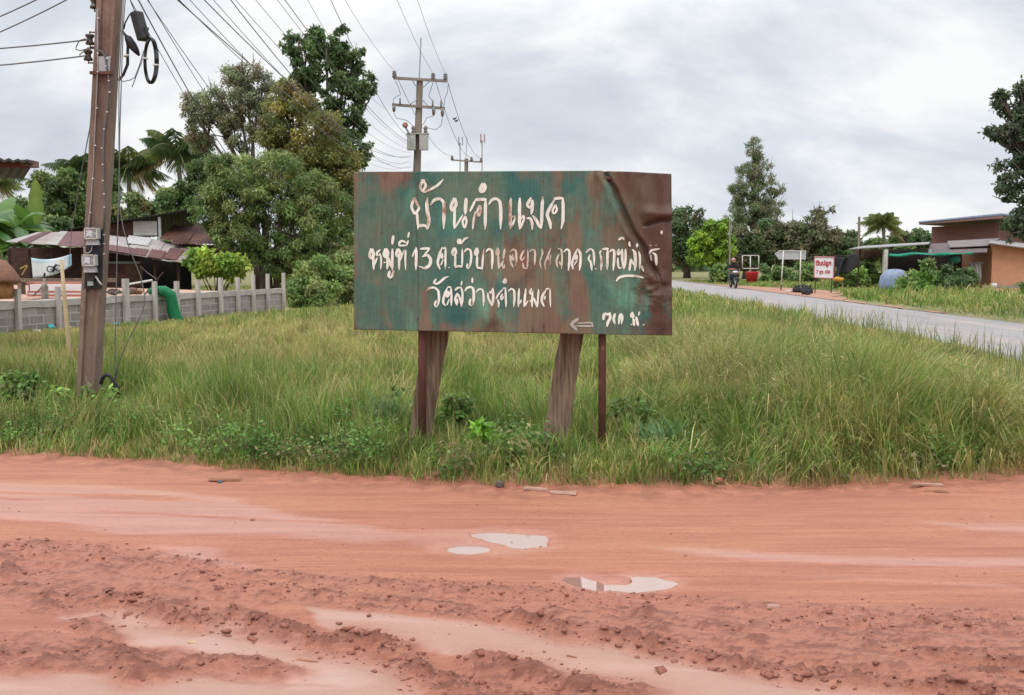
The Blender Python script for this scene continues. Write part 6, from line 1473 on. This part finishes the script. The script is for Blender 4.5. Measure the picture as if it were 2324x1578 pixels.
# ================================================================== RIGHT SIDE: BEYOND THE PAVED ROAD
tree('round_tree', 'dark round tree at the right edge of the sign', 'tree', gp(1560, 88), [blob(1555, 495, 42, 42, 88), blob(1530, 520, 45, 60, 88), blob(1585, 540, 32, 55, 88), blob(1545, 570, 60, 36, 88)], 15000, .26, C_BROWN + C_DARK, 18, .3, 61, frac=.32)
tree('bright_tree', 'bright lime green tree behind the motorcyclist', 'tree', gp(1622, 74), [blob(1622, 520, 32, 26, 74), blob(1595, 550, 34, 26, 74), blob(1640, 550, 32, 32, 74), blob(1585, 580, 30, 22, 74), blob(1625, 580, 40, 24, 74)], 16000, .24, C_BRIGHT, 20, .2, 63, frac=.30)
tree('eucalyptus', 'tall pointed eucalyptus standing above the right trees', 'tree', gp(1712, 96), [blob(1712, 340, 20, 30, 96), blob(1700, 385, 34, 36, 96), blob(1726, 390, 30, 40, 96), blob(1690, 430, 36, 36, 96), blob(1728, 440, 40, 44, 96), blob(1705, 480, 52, 44, 96), blob(1742, 500, 34, 44, 96), blob(1765, 430, 20, 18, 96), blob(1700, 530, 50, 36, 96), blob(1672, 470, 18, 22, 96), blob(1668, 510, 30, 40, 96), blob(1755, 470, 30, 40, 96), blob(1710, 320, 10, 14, 96), blob(1676, 430, 22, 30, 96), blob(1690, 560, 45, 36, 96), blob(1735, 555, 40, 36, 96)], 46000, .20, [(0.12, .15, .07), (.12, .14, .07), (.07, .10, .045), (.13, .115, .07)], 36, .24, 65, aspect=.3, droop=.6, frac=.24, shell=.2)
BK = [(1690, 560, 40, 50, 84, C_DARK + C_BROWN, 'dark tree just right of the bright one'), (1745, 550, 45, 55, 86, C_DARK + C_BROWN, 'dark tree below the eucalyptus'), (1795, 545, 50, 60, 85, C_BROWN, 'brownish tree left of the arrow sign top'), (1850, 550, 50, 62, 84, C_BROWN, 'brownish tree behind the arrow sign'), (1895, 565, 35, 45, 86, C_DARK, 'dark tree left of the thin far pole')]
for i, (x, y, rx, ry, Y, cc, lb) in enumerate(BK):
    tree('back_tree', lb, 'tree', gp(x, Y), [blob(x, y - ry * .35, rx * .8, ry * .55, Y), blob(x - rx * .5, y + 4, rx * .7, ry * .6, Y), blob(x + rx * .5, y + 2, rx * .7, ry * .6, Y), blob(x, y + ry * .5, rx, ry * .5, Y)], 12000, .25, cc, 18, .22, 70 + i, frac=.34, twigs=10 if i in (3,) else 3)
tree('bare_tree', 'thin half bare tree above the brownish trees', 'tree', gp(1862, 88), [blob(1862, 490, 34, 24, 88), blob(1850, 505, 28, 20, 88)], 700, .3, C_BROWN, 8, .14, 79, twigs=26, shell=.1)
for i, (x, y, rx, ry, Y, lb) in enumerate(((1925, 560, 30, 36, 105, 'low tree right of the thin far pole'), (1965, 565, 35, 30, 110, 'low pale tree left of the small palm'), (2040, 555, 30, 36, 105, 'tree right of the small palm'), (2085, 550, 35, 34, 108, 'dark tree behind the brick house left end'), (2020, 570, 40, 26, 112, 'low tree below the small palm'))):
    tree('back_tree', lb, 'tree', gp(x, Y), [blob(x, y - 6, rx * .8, ry * .7, Y), blob(x - rx * .4, y + 8, rx * .7, ry * .6, Y), blob(x + rx * .4, y + 8, rx * .7, ry * .6, Y)], 3500, .42, C_MID + C_BROWN if i != 3 else C_DARK, 12, .2, 81 + i, frac=.36)
palm(2004, 505, 85, 2.3, 22, 47, 'small bright coconut palm left of the brick house', 2005, .9, (-.5, 1.2), .16)
thp = tag(MB().tube([gp(1949, 80), at(1950, 492, 80)], .10, 6).build('far_pole', FARPOLE, None), 'thin bare concrete pole between the far trees', 'utility pole')
thp = tag(MB().tube([gp(1657, 66), at(1656.5, 498, 66)], .06, 6).build('thin_pole', FARPOLE, None), 'thin grey pole in front of the bright lime tree', 'pole')
for i, (x, y, rx, ry, Y, lb) in enumerate(((1640, 622, 35, 20, 70, 'bush on the verge left of the motorcyclist'), (1760, 620, 40, 22, 72, 'green bush behind the arrow sign legs'), (1835, 615, 35, 25, 70, 'green bush behind the planting soil sign'), (1930, 625, 36, 22, 56, 'leafy green plants right of the planting soil sign'), (1968, 615, 26, 28, 58, 'green bush left of the blue tarpaulin'))):
    shrub('verge_bush', lb, 'bush', gp(x, Y), [blob(x - rx * .4, y, rx * .6, ry, Y), blob(x + rx * .4, y + 4, rx * .6, ry * .8, Y)], 2600, .26, C_MID + [(.13, .2, .05)], 10, 90 + i)
shrub('yard_bush', 'large green bush in front of the blue tarpaulin', 'bush', gp(2080, 44), [blob(2062, 648, 26, 30, 44), blob(2095, 628, 26, 28, 44), blob(2088, 660, 34, 26, 44), blob(2105, 608, 14, 20, 44)], 5200, .17, C_MID + [(.12, .22, .04), (.14, .24, .05)], 14, 97)
shrub('yard_bush', 'dark potted growth under the green shade net', 'bush', gp(2165, 54), [blob(2150, 625, 24, 26, 54), blob(2190, 628, 26, 24, 54), blob(2175, 645, 40, 16, 53)], 3600, .2, C_DARK, 12, 98)
shrub('yard_bush', 'dark green bush at the right frame edge by the orange shed', 'bush', gp(2340, 46), [blob(2335, 655, 20, 24, 46)], 900, .17, C_MID, 10, 99)
bt = tree('branching_tree', 'dark leafy tree reaching in at the right picture edge', 'tree', gp(2450, 27), [blob(2330, 230, 52, 50, 27), blob(2290, 290, 48, 36, 27), blob(2340, 320, 60, 50, 27), blob(2310, 390, 50, 40, 27), blob(2290, 440, 36, 22, 27), blob(2345, 460, 50, 40, 27), blob(2315, 520, 34, 34, 27), blob(2430, 300, 110, 140, 27.5), blob(2440, 150, 90, 80, 27.5), blob(2262, 300, 26, 20, 27), blob(2268, 225, 16, 22, 27)], 38000, .115, [(0.034, .055, .028), (.046, .070, .034), (.058, .080, .042), (.062, .066, .045)], 18, .2, 101, aspect=.5, frac=.36, shell=.05)
fw = []
rr = random.Random(8)
for i in range(150):
    x = rr.uniform(-95, 110); h = rr.uniform(2.5, 5.2); Y = rr.uniform(135, 165); fw.append((Vector((x, Y, h * .5)), (rr.uniform(2.5, 5), 2.5, h * .62), None))
o = leaves('far_wood', fw, 30000, .9, C_MID + C_DARK + C_BROWN, None, .6, .1, seed=6, shell=.5); tag(o, 'low far wood closing the horizon', 'wood', kind='stuff')

# -------- motorcyclist
BX, BY = gnd(1664, 655).x, gnd(1664, 655).y
BC = Vector((BX, BY, .03))
bike = thing('motorcycle', BC, 'black scooter ridden towards the viewer on the paved road', 'motorcycle')
def bp(x, y, z): return BC + Vector((x, y, z))
DARKP = mat('dark_fairing', (.010, .010, .012), (.02, .02, .024), 5, rough=.3, spec=.5)
def wheel(y):
    w = [bp(0, y + .24 * math.cos(a), .28 + .24 * math.sin(a)) for a in np.linspace(0, 6.2832, 21)]
    o = MB().tube(w, .05, 8, False).build('wheel', RUBBER, bike, True); MB().lathe(bp(-.03, y, .28), [(.17, 0), (.17, .06)], 14, Matrix.Rotation(R(90), 3, 'Y')).build('rim', GREYM, o, True)
wheel(-.62); wheel(.62)
MB().add([bp(-.09, -.46, .40), bp(.09, -.46, .40), bp(.27, -.30, .80), bp(.20, -.26, 1.02), bp(-.20, -.26, 1.02), bp(-.27, -.30, .80), bp(0, -.60, .74), bp(-.09, -.2, .36), bp(.09, -.2, .36), bp(.30, -.1, .78), bp(.20, -.14, 1.0), bp(-.20, -.14, 1.0), bp(-.30, -.1, .78)], [(0, 1, 6), (1, 2, 6), (2, 3, 6), (3, 4, 6), (4, 5, 6), (5, 0, 6), (0, 7, 8, 1), (1, 8, 9, 2), (2, 9, 10, 3), (3, 10, 11, 4), (4, 11, 12, 5), (5, 12, 7, 0), (12, 11, 10, 9, 8, 7)]).build('front_shield', DARKP, bike)
MB().tube([bp(0, -.80, .50), bp(0, -.62, .57), bp(0, -.42, .50)], [.05, .085, .05], 8).build('fender', DARKP, bike, True)
MB().tube([bp(0, -.3, .34), bp(0, .1, .36), bp(0, .5, .55), bp(0, .85, .72)], [.13, .16, .16, .08], 10).build('body', DARKP, bike, True)
MB().tube([bp(0, .0, .74), bp(0, .4, .78), bp(0, .75, .80)], [.10, .15, .09], 9).build('seat', BLACK, bike, True)
MB().tube([bp(-.36, -.12, 1.02), bp(-.18, -.24, 1.03), bp(.18, -.24, 1.03), bp(.36, -.12, 1.02)], .022, 7).build('handlebar', BLACK, bike, True)
o = MB().ball(bp(0, -.47, .90), (.15, .05, .06), 1, 0).build('headlight', mat('headlight_glass', (.75, .75, .74), rough=.15, spec=.8), bike, True)
for s in (-1, 1):
    MB().tube([bp(s * .30, -.18, 1.03), bp(s * .36, -.2, 1.18)], .008, 5).ball(bp(s * .37, -.2, 1.22), (.06, .02, .04), 1, 0).build('mirror', BLACK, bike, True)
    MB().ball(bp(s * .17, -.40, .84), (.05, .03, .03), 1, 0).build('indicator', mat('indicator_%d' % s, (.55, .22, .05), rough=.3), bike, True)
    MB().tube([bp(s * .05, -.62, .30), bp(s * .06, -.45, .62)], .022, 6).build('fork', GREYM, bike, True)
rider = thing('person', BC, 'person in a dark jacket and pink helmet riding the scooter', 'person')
def skinned(name, joints, edges, material, parent, sub=2):
    me = bpy.data.meshes.new(name); off = wloc(parent); me.from_pydata([tuple(Vector(j[0]) - off) for j in joints], edges, []); me.update()
    o = bpy.data.objects.new(name, me); COL.objects.link(o); o.parent = parent; md = o.modifiers.new('skin', 'SKIN'); md.use_smooth_shade = True
    for i, j in enumerate(joints):
        sv_ = me.skin_vertices[0].data[i]; r = j[1]; sv_.radius = (r, r) if not isinstance(r, tuple) else r; sv_.use_root = i == 0
    sm_ = o.modifiers.new('sub', 'SUBSURF'); sm_.levels = sub; sm_.render_levels = sub; me.materials.append(material); return o
J = [(bp(0, .22, .84), (.17, .13)), (bp(0, .20, 1.02), (.15, .11)), (bp(0, .15, 1.22), (.19, .11)), (bp(0, .12, 1.32), (.10, .08)), (bp(0, .10, 1.40), .055), (bp(0, .07, 1.48), .085), (bp(0, .06, 1.58), .08),
     (bp(-.2, .14, 1.28), .06), (bp(-.33, .02, 1.10), .047), (bp(-.31, -.14, 1.04), .034), (bp(-.31, -.19, 1.03), .03), (bp(.2, .14, 1.28), .06), (bp(.33, .02, 1.10), .047), (bp(.31, -.14, 1.04), .034), (bp(.31, -.19, 1.03), .03),
     (bp(-.12, .16, .82), .09), (bp(-.21, -.20, .76), .075), (bp(-.19, -.14, .42), .05), (bp(-.19, -.28, .37), .04), (bp(.12, .16, .82), .09), (bp(.21, -.20, .76), .075), (bp(.19, -.14, .42), .05), (bp(.19, -.28, .37), .04)]
E = [(0, 1), (1, 2), (2, 3), (3, 4), (4, 5), (5, 6), (2, 7), (7, 8), (8, 9), (9, 10), (2, 11), (11, 12), (12, 13), (13, 14), (0, 15), (15, 16), (16, 17), (17, 18), (0, 19), (19, 20), (20, 21), (21, 22)]
skinned('body', J, E, mat('dark_clothes', (.014, .014, .018), (.03, .026, .03), 6, rough=.9), rider)
SKIN_ = mat('skin', (.30, .17, .11), rough=.6)
MB().ball(bp(0, .005, 1.50), (.075, .06, .10), 1, 0).ball(bp(0, -.058, 1.49), (.014, .02, .018), 1, 0).build('face', SKIN_, rider, True)
hm = MB().ball(bp(0, .07, 1.575), (.125, .145, .115), 1, 0).build('helmet', mat('pink_helmet', (.50, .19, .17), rough=.3, spec=.5), rider, True)
for s in (-1, 1): 
    m2 = MB().ball(bp(s * .31, -.21, 1.03), (.035, .04, .035), 1, 0)
    for q in range(5): m2.tube([bp(s * (.285 + .014 * q), -.225, 1.045), bp(s * (.285 + .014 * q), -.252, 1.03), bp(s * (.285 + .014 * q), -.235, 1.005)], .009, 5)
    m2.build('hand', SKIN_, rider, True)
ap = MB().tube([bp(-.20, -.02, 1.02), bp(-.08, -.10, 1.0), bp(.08, -.10, .98), bp(.20, -.02, .98)], [.07, .10, .10, .07], 9).build('red_bundle', mat('red_cloth', (.42, .06, .07), (.5, .2, .05), 8, rough=.9), None, True); tag(ap, 'red cloth bundle carried between the rider and handlebar', 'bundle')

# -------- roadside signs and tubs
def frame_rect(mb_, pts, r):
    for a, b in zip(pts, pts[1:] + pts[:1]): mb_.tube([a, b], r, 6)
Yt = 66.0
tb = thing('planter_tub', at(1706, 641, Yt), 'red plastic tub holding a white pipe frame beside the road', 'tub')
c = Vector((at(1706, 641, Yt).x, Yt, at(1706, 641, Yt).z)); kk = Yt / FPX
c.z = max(c.z, 0.0)
MB().lathe(c, [(.0, 0), (11.5 * kk, 0), (14 * kk, 20 * kk), (15.5 * kk, 22.5 * kk), (15.5 * kk, 24 * kk), (13.5 * kk, 24 * kk), (13 * kk, 20 * kk), (0, 19 * kk)], 20).build('tub', mat('red_plastic', (.50, .025, .03), (.42, .02, .025), 4, rough=.4), tb, True)
fr_ = thing('pipe_frame', at(1706, 618, Yt), 'empty white double pipe frame standing in the red tub', 'sign frame')
m2 = MB(); z1 = lambda x, y: at(x, y, Yt)
frame_rect(m2, [z1(1685, 580), z1(1722, 580), z1(1722, 609.5), z1(1685, 609.5)], 1.1 * kk); m2.build('frame', WHITEP, fr_, True)
MB().tube([z1(1703, 580), z1(1703, 626)], 1.2 * kk, 7).build('post', WHITEP, fr_, True)
Yw = 52.5; kk = Yw / FPX
aw = thing('arrow_sign', at(1795, 660, Yw), 'white arrow shaped road sign seen from behind on two posts', 'road sign')
MB().slab([at(1759, 576, Yw), at(1768, 588, Yw), at(1828, 588.5, Yw), at(1828.5, 570, Yw), at(1768, 569, Yw)], .03, Vector((0, -1, 0))).build('panel', mat('sign_back', (.42, .43, .44), (.35, .36, .37), 3, rough=.5), aw)
m2 = MB()
for a, b in (((1768, 569), (1829, 570)), ((1759, 576), (1768, 569)), ((1759, 576), (1768, 588)), ((1828.5, 570), (1828, 588.5)), ((1768, 588), (1828, 588.5))): m2.tube([at(*a, Yw - .04), at(*b, Yw - .04)], .9 * kk if b == (1829, 570) else .5 * kk, 5)
m2.build('rim', WHITEP, aw)
for xt, xb, yb in ((1778, 1772.3, 660), (1817.5, 1815, 659)):
    top = at(xt, 570, Yw - .1); bot = at(xb, yb, Yw - .1); bot.z = 0; lo_ = bot.lerp(top, .14)
    po = MB().tube([lo_, top], 1.5 * kk, 8).build('post', WHITEP, aw, True); MB().tube([bot - Vector((0, 0, .1)), lo_], 1.5 * kk, 8).build('black_base', BLACK, po, True)
Ys2 = 48.0; kk = Ys2 / FPX
so = thing('soil_sign', at(1868, 660, Ys2), 'white board with red Thai writing selling planting soil', 'sign')
p4 = [at(1847, 630, Ys2), at(1891, 632, Ys2), at(1893, 583.5, Ys2), at(1848, 582.5, Ys2)]
MB().slab(p4, .04, Vector((0, -1, 0))).build('board', mat('board_white', (.72, .71, .72), (.66, .65, .66), 3, rough=.5), so)
m2 = MB(); q4 = [Vector(q) + Vector((0, -.025, 0)) for q in p4]; REDP = mat('red_paint', (.48, .035, .06), rough=.6)
for a, b in zip(q4, q4[1:] + q4[:1]): m2.tube([a, b], .022, 4)
m2.build('red_border', mat('pink_edge', (.52, .17, .19), rough=.6), so)
for x in (1851, 1888): MB().tube([at(x, 630, Ys2 + .05), Vector((at(x, 630, Ys2).x, Ys2 + .05, -.05))], .025, 6).build('leg', DARKWOOD, so, True)
def text_part(txt, x0, x1, y0, y1, Y, parent, material, bold=.02):
    cu = bpy.data.curves.new('tmp', 'FONT'); cu.body = txt; cu.size = 1.0; cu.offset = bold
    ob = bpy.data.objects.new('tmp', cu); COL.objects.link(ob); bpy.context.view_layer.update()
    me = bpy.data.meshes.new_from_object(ob.evaluated_get(bpy.context.evaluated_depsgraph_get())); bpy.data.objects.remove(ob)
    co = np.array([tuple(vv.co) for vv in me.vertices]); lo = co.min(0); hi = co.max(0); s = (co - lo) / np.maximum(hi - lo, 1e-6)
    a, b = at(x0, y1, Y), at(x1, y0, Y); P = [(a.x + (b.x - a.x) * q[0], Y, a.z + (b.z - a.z) * q[1]) for q in s]
    o = mesh_from_arrays('lettering', P, [tuple(pg.vertices) for pg in me.polygons], material, parent); bpy.data.meshes.remove(me); sm_ = o.modifiers.new('thick', 'SOLIDIFY'); sm_.thickness = .004; return o
text_part('ดินปลูก', 1851.5, 1887, 590.5, 607, Ys2 - .012, so, REDP, .05); text_part('7 ถุง 100', 1852.5, 1884, 613, 624, Ys2 - .012, so, REDP, .04)
rr = random.Random(12); BAGM = mat('black_bag', (.018, .018, .02), (.035, .034, .036), 14, rough=.5, bump=.7)
for i, (x, y, r) in enumerate(((1805, 664, 5.5), (1812, 664.5, 5.5), (1822, 665, 6), (1830, 667, 6.2), (1838, 667, 6), (1826, 669, 6), (1833, 670, 5.5))):
    p_ = gnd(x, y); k2 = p_.y / FPX; m2 = MB().lathe(p_ , [(0, 0), (r * k2 * .95, 0), (r * k2 * 1.05, r * k2), (r * k2 * .85, r * k2 * 2), (r * k2 * .4, r * k2 * 2.5), (r * k2 * .55, r * k2 * 3.0)], 12)
    m2.v = [q + Vector((rr.uniform(-.03, .03), rr.uniform(-.03, .03), rr.uniform(-.03, .03))) for q in m2.v]; o = m2.build('soil_bag', BAGM, None, True); tag(o, 'black plastic bag of planting soil on the red shoulder', 'bag', 'black soil bags in a heap under the signs')
p_ = gnd(1794, 663.5); m2 = MB()
for i in range(5): m2.ball(p_ + Vector((.1 * i - .2, rr.uniform(-.1, .1), .05)), (.09, .07, .05), i, .3, sub=1)
tag(m2.build('litter', WHITEP, None), 'white litter on the red shoulder below the arrow sign', 'litter')

# -------- brick house and lean-to sheds at the right
BRICK = None
def brick_mat():
    m, t, b = base_mat('red_brick'); tc_ = t.nodes.new('ShaderNodeTexCoord'); br_ = t.nodes.new('ShaderNodeTexBrick'); mp_ = t.nodes.new('ShaderNodeMapping'); mp_.inputs['Rotation'].default_value = (R(90), 0, 0)
    t.links.new(tc_.outputs['Object'], mp_.inputs[0]); t.links.new(mp_.outputs[0], br_.inputs[0]); br_.inputs['Scale'].default_value = 1; br_.inputs['Brick Width'].default_value = .30; br_.inputs['Row Height'].default_value = .12; br_.inputs['Mortar Size'].default_value = .012
    br_.inputs['Color1'].default_value = (.225, .088, .072, 1); br_.inputs['Color2'].default_value = (.185, .070, .060, 1); br_.inputs['Mortar'].default_value = (.22, .13, .11, 1)
    c = _mixc(t, _ramp(t, _noise(t, 1.5, 5), .45, .7), br_.outputs[0], (.20, .10, .085)); t.links.new(c, b.inputs['Base Color']); b.inputs['Roughness'].default_value = .95; return m
BRICK = brick_mat()
hs = thing('brick_house', Vector((at(2260, 600, 62).x, 62, 0)), 'flat roofed red brick house behind the lean-to sheds on the right', 'house')
Yc, Yl = 62.0, 68.0
cA = at(2114.5, 515, Yl); cB = at(2266, 507, Yc); zt_ = (cA.z + cB.z) / 2
cC = Vector((cB.x + 9, Yc + 8, 0))
MB().slab([Vector((cA.x, Yl, 0)), Vector((cB.x, Yc, 0)), Vector((cB.x, Yc, cB.z)), Vector((cA.x, Yl, cA.z))], .2).build('wall', BRICK, hs)
MB().slab([Vector((cB.x + .02, Yc + .03, 0)), cC, Vector((cC.x, cC.y, cB.z)), Vector((cB.x + .02, Yc + .03, cB.z))], .2).build('wall', BRICK, hs)
tA, tB, tC = at(2086, 510, Yl - 1.2), at(2273, 495, Yc - 1.5), Vector((cC.x + 1, cC.y - 1, cB.z + .1)); PARA = mat('roof_edge', (.27, .155, .14), (.22, .12, .11), 2, rough=.8)
tA2, tB2 = at(2086, 504.5, Yl - 1.2), at(2273, 486.5, Yc - 1.5); tC2 = Vector((tC.x, tC.y, tC.z + (tB2.z - tB.z)))
tD, tD2 = Vector((tA.x + 9, tA.y + 9, tA.z)), Vector((tA.x + 9, tA.y + 9, tA2.z))
MB().add([tA, tB, tC, tD, tA2, tB2, tC2, tD2], [(0, 1, 5, 4), (1, 2, 6, 5), (2, 3, 7, 6), (3, 0, 4, 7), (4, 5, 6, 7), (3, 2, 1, 0)]).build('roof_slab', PARA, hs)
MB().tube([tA2, tB2, tC2], .07, 5).build('roof_flashing', mat('blue_flashing', (.22, .27, .38), rough=.4), hs)
lt = thing('lean_to_shed', Vector((at(2050, 600, 57).x, 57, 0)), 'open lean-to shed with a thin tin roof in front of the brick house', 'shed')
TINR = mat('tin_roof', (.28, .265, .26), (.20, .185, .18), 2, rough=.5); DTIN = mat('dark_shed_tin', (.075, .05, .05), (.11, .08, .075), 2, rough=.7)
q = [at(1926, 564.5, 56), at(2107, 553, 56), at(2112, 549, 61), at(1960, 558, 61)]; corr_sheet(*q, 30, .005, .05, 'roof', TINR, lt)
q = [at(2104, 576, 55.5), at(2240, 572, 55.5), at(2246, 546, 60), at(2112, 553, 60)]; corr_sheet(*q, 30, .005, .05, 'roof', DTIN, lt)
q = [at(2155, 561, 57), at(2242, 557, 57), at(2270, 540, 61), at(2150, 547, 61)]; corr_sheet(*q, 20, .005, .04, 'roof', mat('grey_shed_tin', (.20, .165, .16), (.14, .11, .105), 2), lt)
for x, yt_, Y, mm, w in ((2010, 566, 56.2, WHITEP, .22), (2111, 566, 55.8, GREYM, .14), (2006, 562, 60, GREYM, .1), (1952, 562, 59, DARKWOOD, .09)):
    a = at(x, yt_, Y); MB().box(Vector((a.x, Y, a.z / 2)), (w, w, a.z)).build('post', mm, lt)
SHW = mat('shed_shade', (.028, .022, .02), (.045, .035, .03), 2); a, b = at(2012, 568, 61.5), at(2250, 560, 61.5)  # the darkness of the shed interior is painted into this wall colour
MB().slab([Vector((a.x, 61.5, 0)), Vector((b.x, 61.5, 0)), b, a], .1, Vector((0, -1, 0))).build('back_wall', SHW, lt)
a, b = at(1940, 566, 61.2), at(2012, 566, 61.2); MB().slab([Vector((a.x, 61.2, at(0, 585, 61.2).z)), Vector((b.x, 61.2, at(0, 585, 61.2).z)), b, a], .08, Vector((0, -1, 0))).build('upper_wall', mat('brown_board', (.13, .075, .05), (.09, .05, .035), 3), lt)
os_ = thing('orange_shed', Vector((at(2300, 600, 57).x, 57, 0)), 'orange board walled shed at the right picture edge', 'shed'); OW = mat('orange_board', (.52, .265, .155), (.44, .215, .125), 2.2, rough=.85, c3=(.48, .27, .17), s3=5, p3=(.55, .75))
a = at(2253, 556, 57); b = at(2420, 556, 57)
MB().slab([Vector((a.x, 57, 0)), Vector((b.x, 57, 0)), Vector((b.x, 57, at(2420, 570, 57).z)), Vector((a.x, 57, a.z))], .1, Vector((0, -1, 0))).build('wall', OW, os_)
MB().slab([Vector((a.x + .03, 57.08, 0)), Vector((a.x + .03, 57.08, a.z)), Vector((a.x + .3, 61.5, a.z)), Vector((a.x + .3, 61.5, 0))], .1).build('wall', OW, os_)
q = [at(2243, 550.5, 56.4), at(2440, 577, 56.4), at(2440, 566, 61), at(2250, 543, 61)]; corr_sheet(*q, 30, .005, .05, 'roof', TINR, os_)
MB().box(Vector((at(2290, 640, 56.8).x, 56.85, .08)), (3.0, .12, .14)).build('plinth', CONCRETE, os_)
sn = thing('shade_net', at(2110, 577, 55), 'green shade net stretched under the lean-to roof', 'net'); v = []; f = []; nx_ = 20
for i in range(nx_ + 1):
    s = i / nx_; x = 2018 + 190 * s
    for Y, yy in ((54.6, 577 + 2.5 * math.sin(s * 17) - 3 * s), (57.5, 573.5 + 1.2 * math.sin(s * 11 + 1) - 2 * s)): v.append(at(x, yy, Y))
    v.append(at(x, 581 + 2.5 * math.sin(s * 13) - 3 * s, 54.6))
for i in range(nx_): a = i * 3; f += [(a, a + 3, a + 4, a + 1), (a + 2, a + 5, a + 3, a)]
o = mesh_from_arrays('net', v, f, mat('shade_net_green', (.02, .26, .16), (.015, .17, .11), 6, rough=.7), sn, True); sm_ = o.modifiers.new('thick', 'SOLIDIFY'); sm_.thickness = .015
nl = MB().ball(at(2166, 589, 55.2), (.32, .28, .26), 4, .1).build('net_bundle', mat('bundle_green', (.03, .17, .12), (.02, .11, .08), 8, rough=.8), None, True); tag(nl, 'green net bundle hanging below the shade net', 'net')
Yb = 50.0; kk = Yb / FPX; m2 = MB(); c = at(2030, 651, Yb); c.z = 0; prof = [(33 * kk, 0), (34 * kk, 16 * kk), (31 * kk, 34 * kk), (25 * kk, 46 * kk), (14 * kk, 50 * kk), (0, 51 * kk)]
m2.lathe(c, prof, 28); rr = random.Random(6); m2.v = [Vector((q.x, c.y + (q.y - c.y) * .7, q.z)) + Vector((rr.uniform(-.04, .04), rr.uniform(-.04, .04), rr.uniform(-.03, .03) if q.z > .1 else 0)) for q in m2.v]
tag(m2.build('tarpaulin', mat('blue_tarp', (.20, .245, .36), (.15, .19, .28), 3, (3, 3, .7), rough=.45, bump=.5, bscale=5, spec=.5), None, True), 'blue tarpaulin draped over a heap in the yard', 'tarpaulin')
bk = thing('bucket', gnd(2256, 653), 'white plastic bucket at the corner of the orange shed', 'bucket'); c = at(2255.5, 653, 55.5); c.z = .01
MB().lathe(c, [(0, 0), (.14, 0), (.165, .30), (.15, .30), (.13, .02), (0, .02)], 14).build('body', mat('bucket_white', (.62, .62, .60), rough=.4), bk, True); MB().tube([c + Vector((-.165, 0, .3)), c + Vector((-.1, 0, .2)), c + Vector((.1, 0, .2)), c + Vector((.165, 0, .3))], .006, 4).build('handle', GREYM, bk)
Yn = 55.0; v = []; cols = []; nx_, nz_ = 16, 10
for j in range(nz_ + 1):
    for i in range(nx_ + 1):
        s, t = i / nx_, j / nz_; x = 1893 + 55 * s; top_y = 580 + 4 * math.sin(s * 5); bot_y = 640 - 34 * s ** .7 + 4 * math.sin(s * 14); v.append(at(x + 5 * math.sin(t * 3 + s * 6), top_y + (bot_y - top_y) * t, Yn + .15 * math.sin(s * 14 + t * 2)))
f = [(j * (nx_ + 1) + i, j * (nx_ + 1) + i + 1, (j + 1) * (nx_ + 1) + i + 1, (j + 1) * (nx_ + 1) + i) for j in range(nz_) for i in range(nx_)]
o = mesh_from_arrays('black_netting', v, f, mat('black_net', (.02, .019, .022), (.04, .036, .04), 6, rough=.85), None, True); sm_ = o.modifiers.new('thick', 'SOLIDIFY'); sm_.thickness = .03; tag(o, 'black netting hung up beside the planting soil sign', 'netting')
ln = MB().tube([at(1880, 579, 55.1), at(1950, 583, 55.1)], .02, 5).tube([gp(1895, 55.1), at(1895, 577, 55.1)], .04, 6).tube([gp(1949, 55.1), at(1949, 581, 55.1)], .04, 6).build('netting_rail', DARKWOOD, None); tag(ln, 'rough wooden rail carrying the black netting', 'rail')
ob = MB().ball(at(1903, 634, 52) , (.26, .15, .13), 3, .22).build('orange_sack', mat('orange_sack', (.55, .26, .04), (.45, .20, .03), 6, rough=.8), None, True); ob.location.z += 0; tag(ob, 'orange yellow sack behind the planting soil sign', 'sack')
cl_ = thing('hanging_clothes', at(2215, 600, 56), 'pale grey clothes hanging in the shed opening', 'clothes'); m2 = MB()
for i, (x, w, y1) in enumerate(((2204, 7, 640), (2214, 8, 632), (2222, 6, 642))):
    a, b = at(x, 598, 56.2), at(x, y1, 56.2); m2.tube([a, a.lerp(b, .15), a.lerp(b, .6), b], [.03, w * .018, w * .022, w * .024], 8)
m2.build('cloth', mat('pale_cloth', (.26, .25, .24), (.17, .16, .15), 5, (6, 6, 1), rough=.9), cl_, True); MB().tube([at(2196, 597, 56.2), at(2232, 597, 56.2)], .015, 5).build('rail', GREYM, cl_)
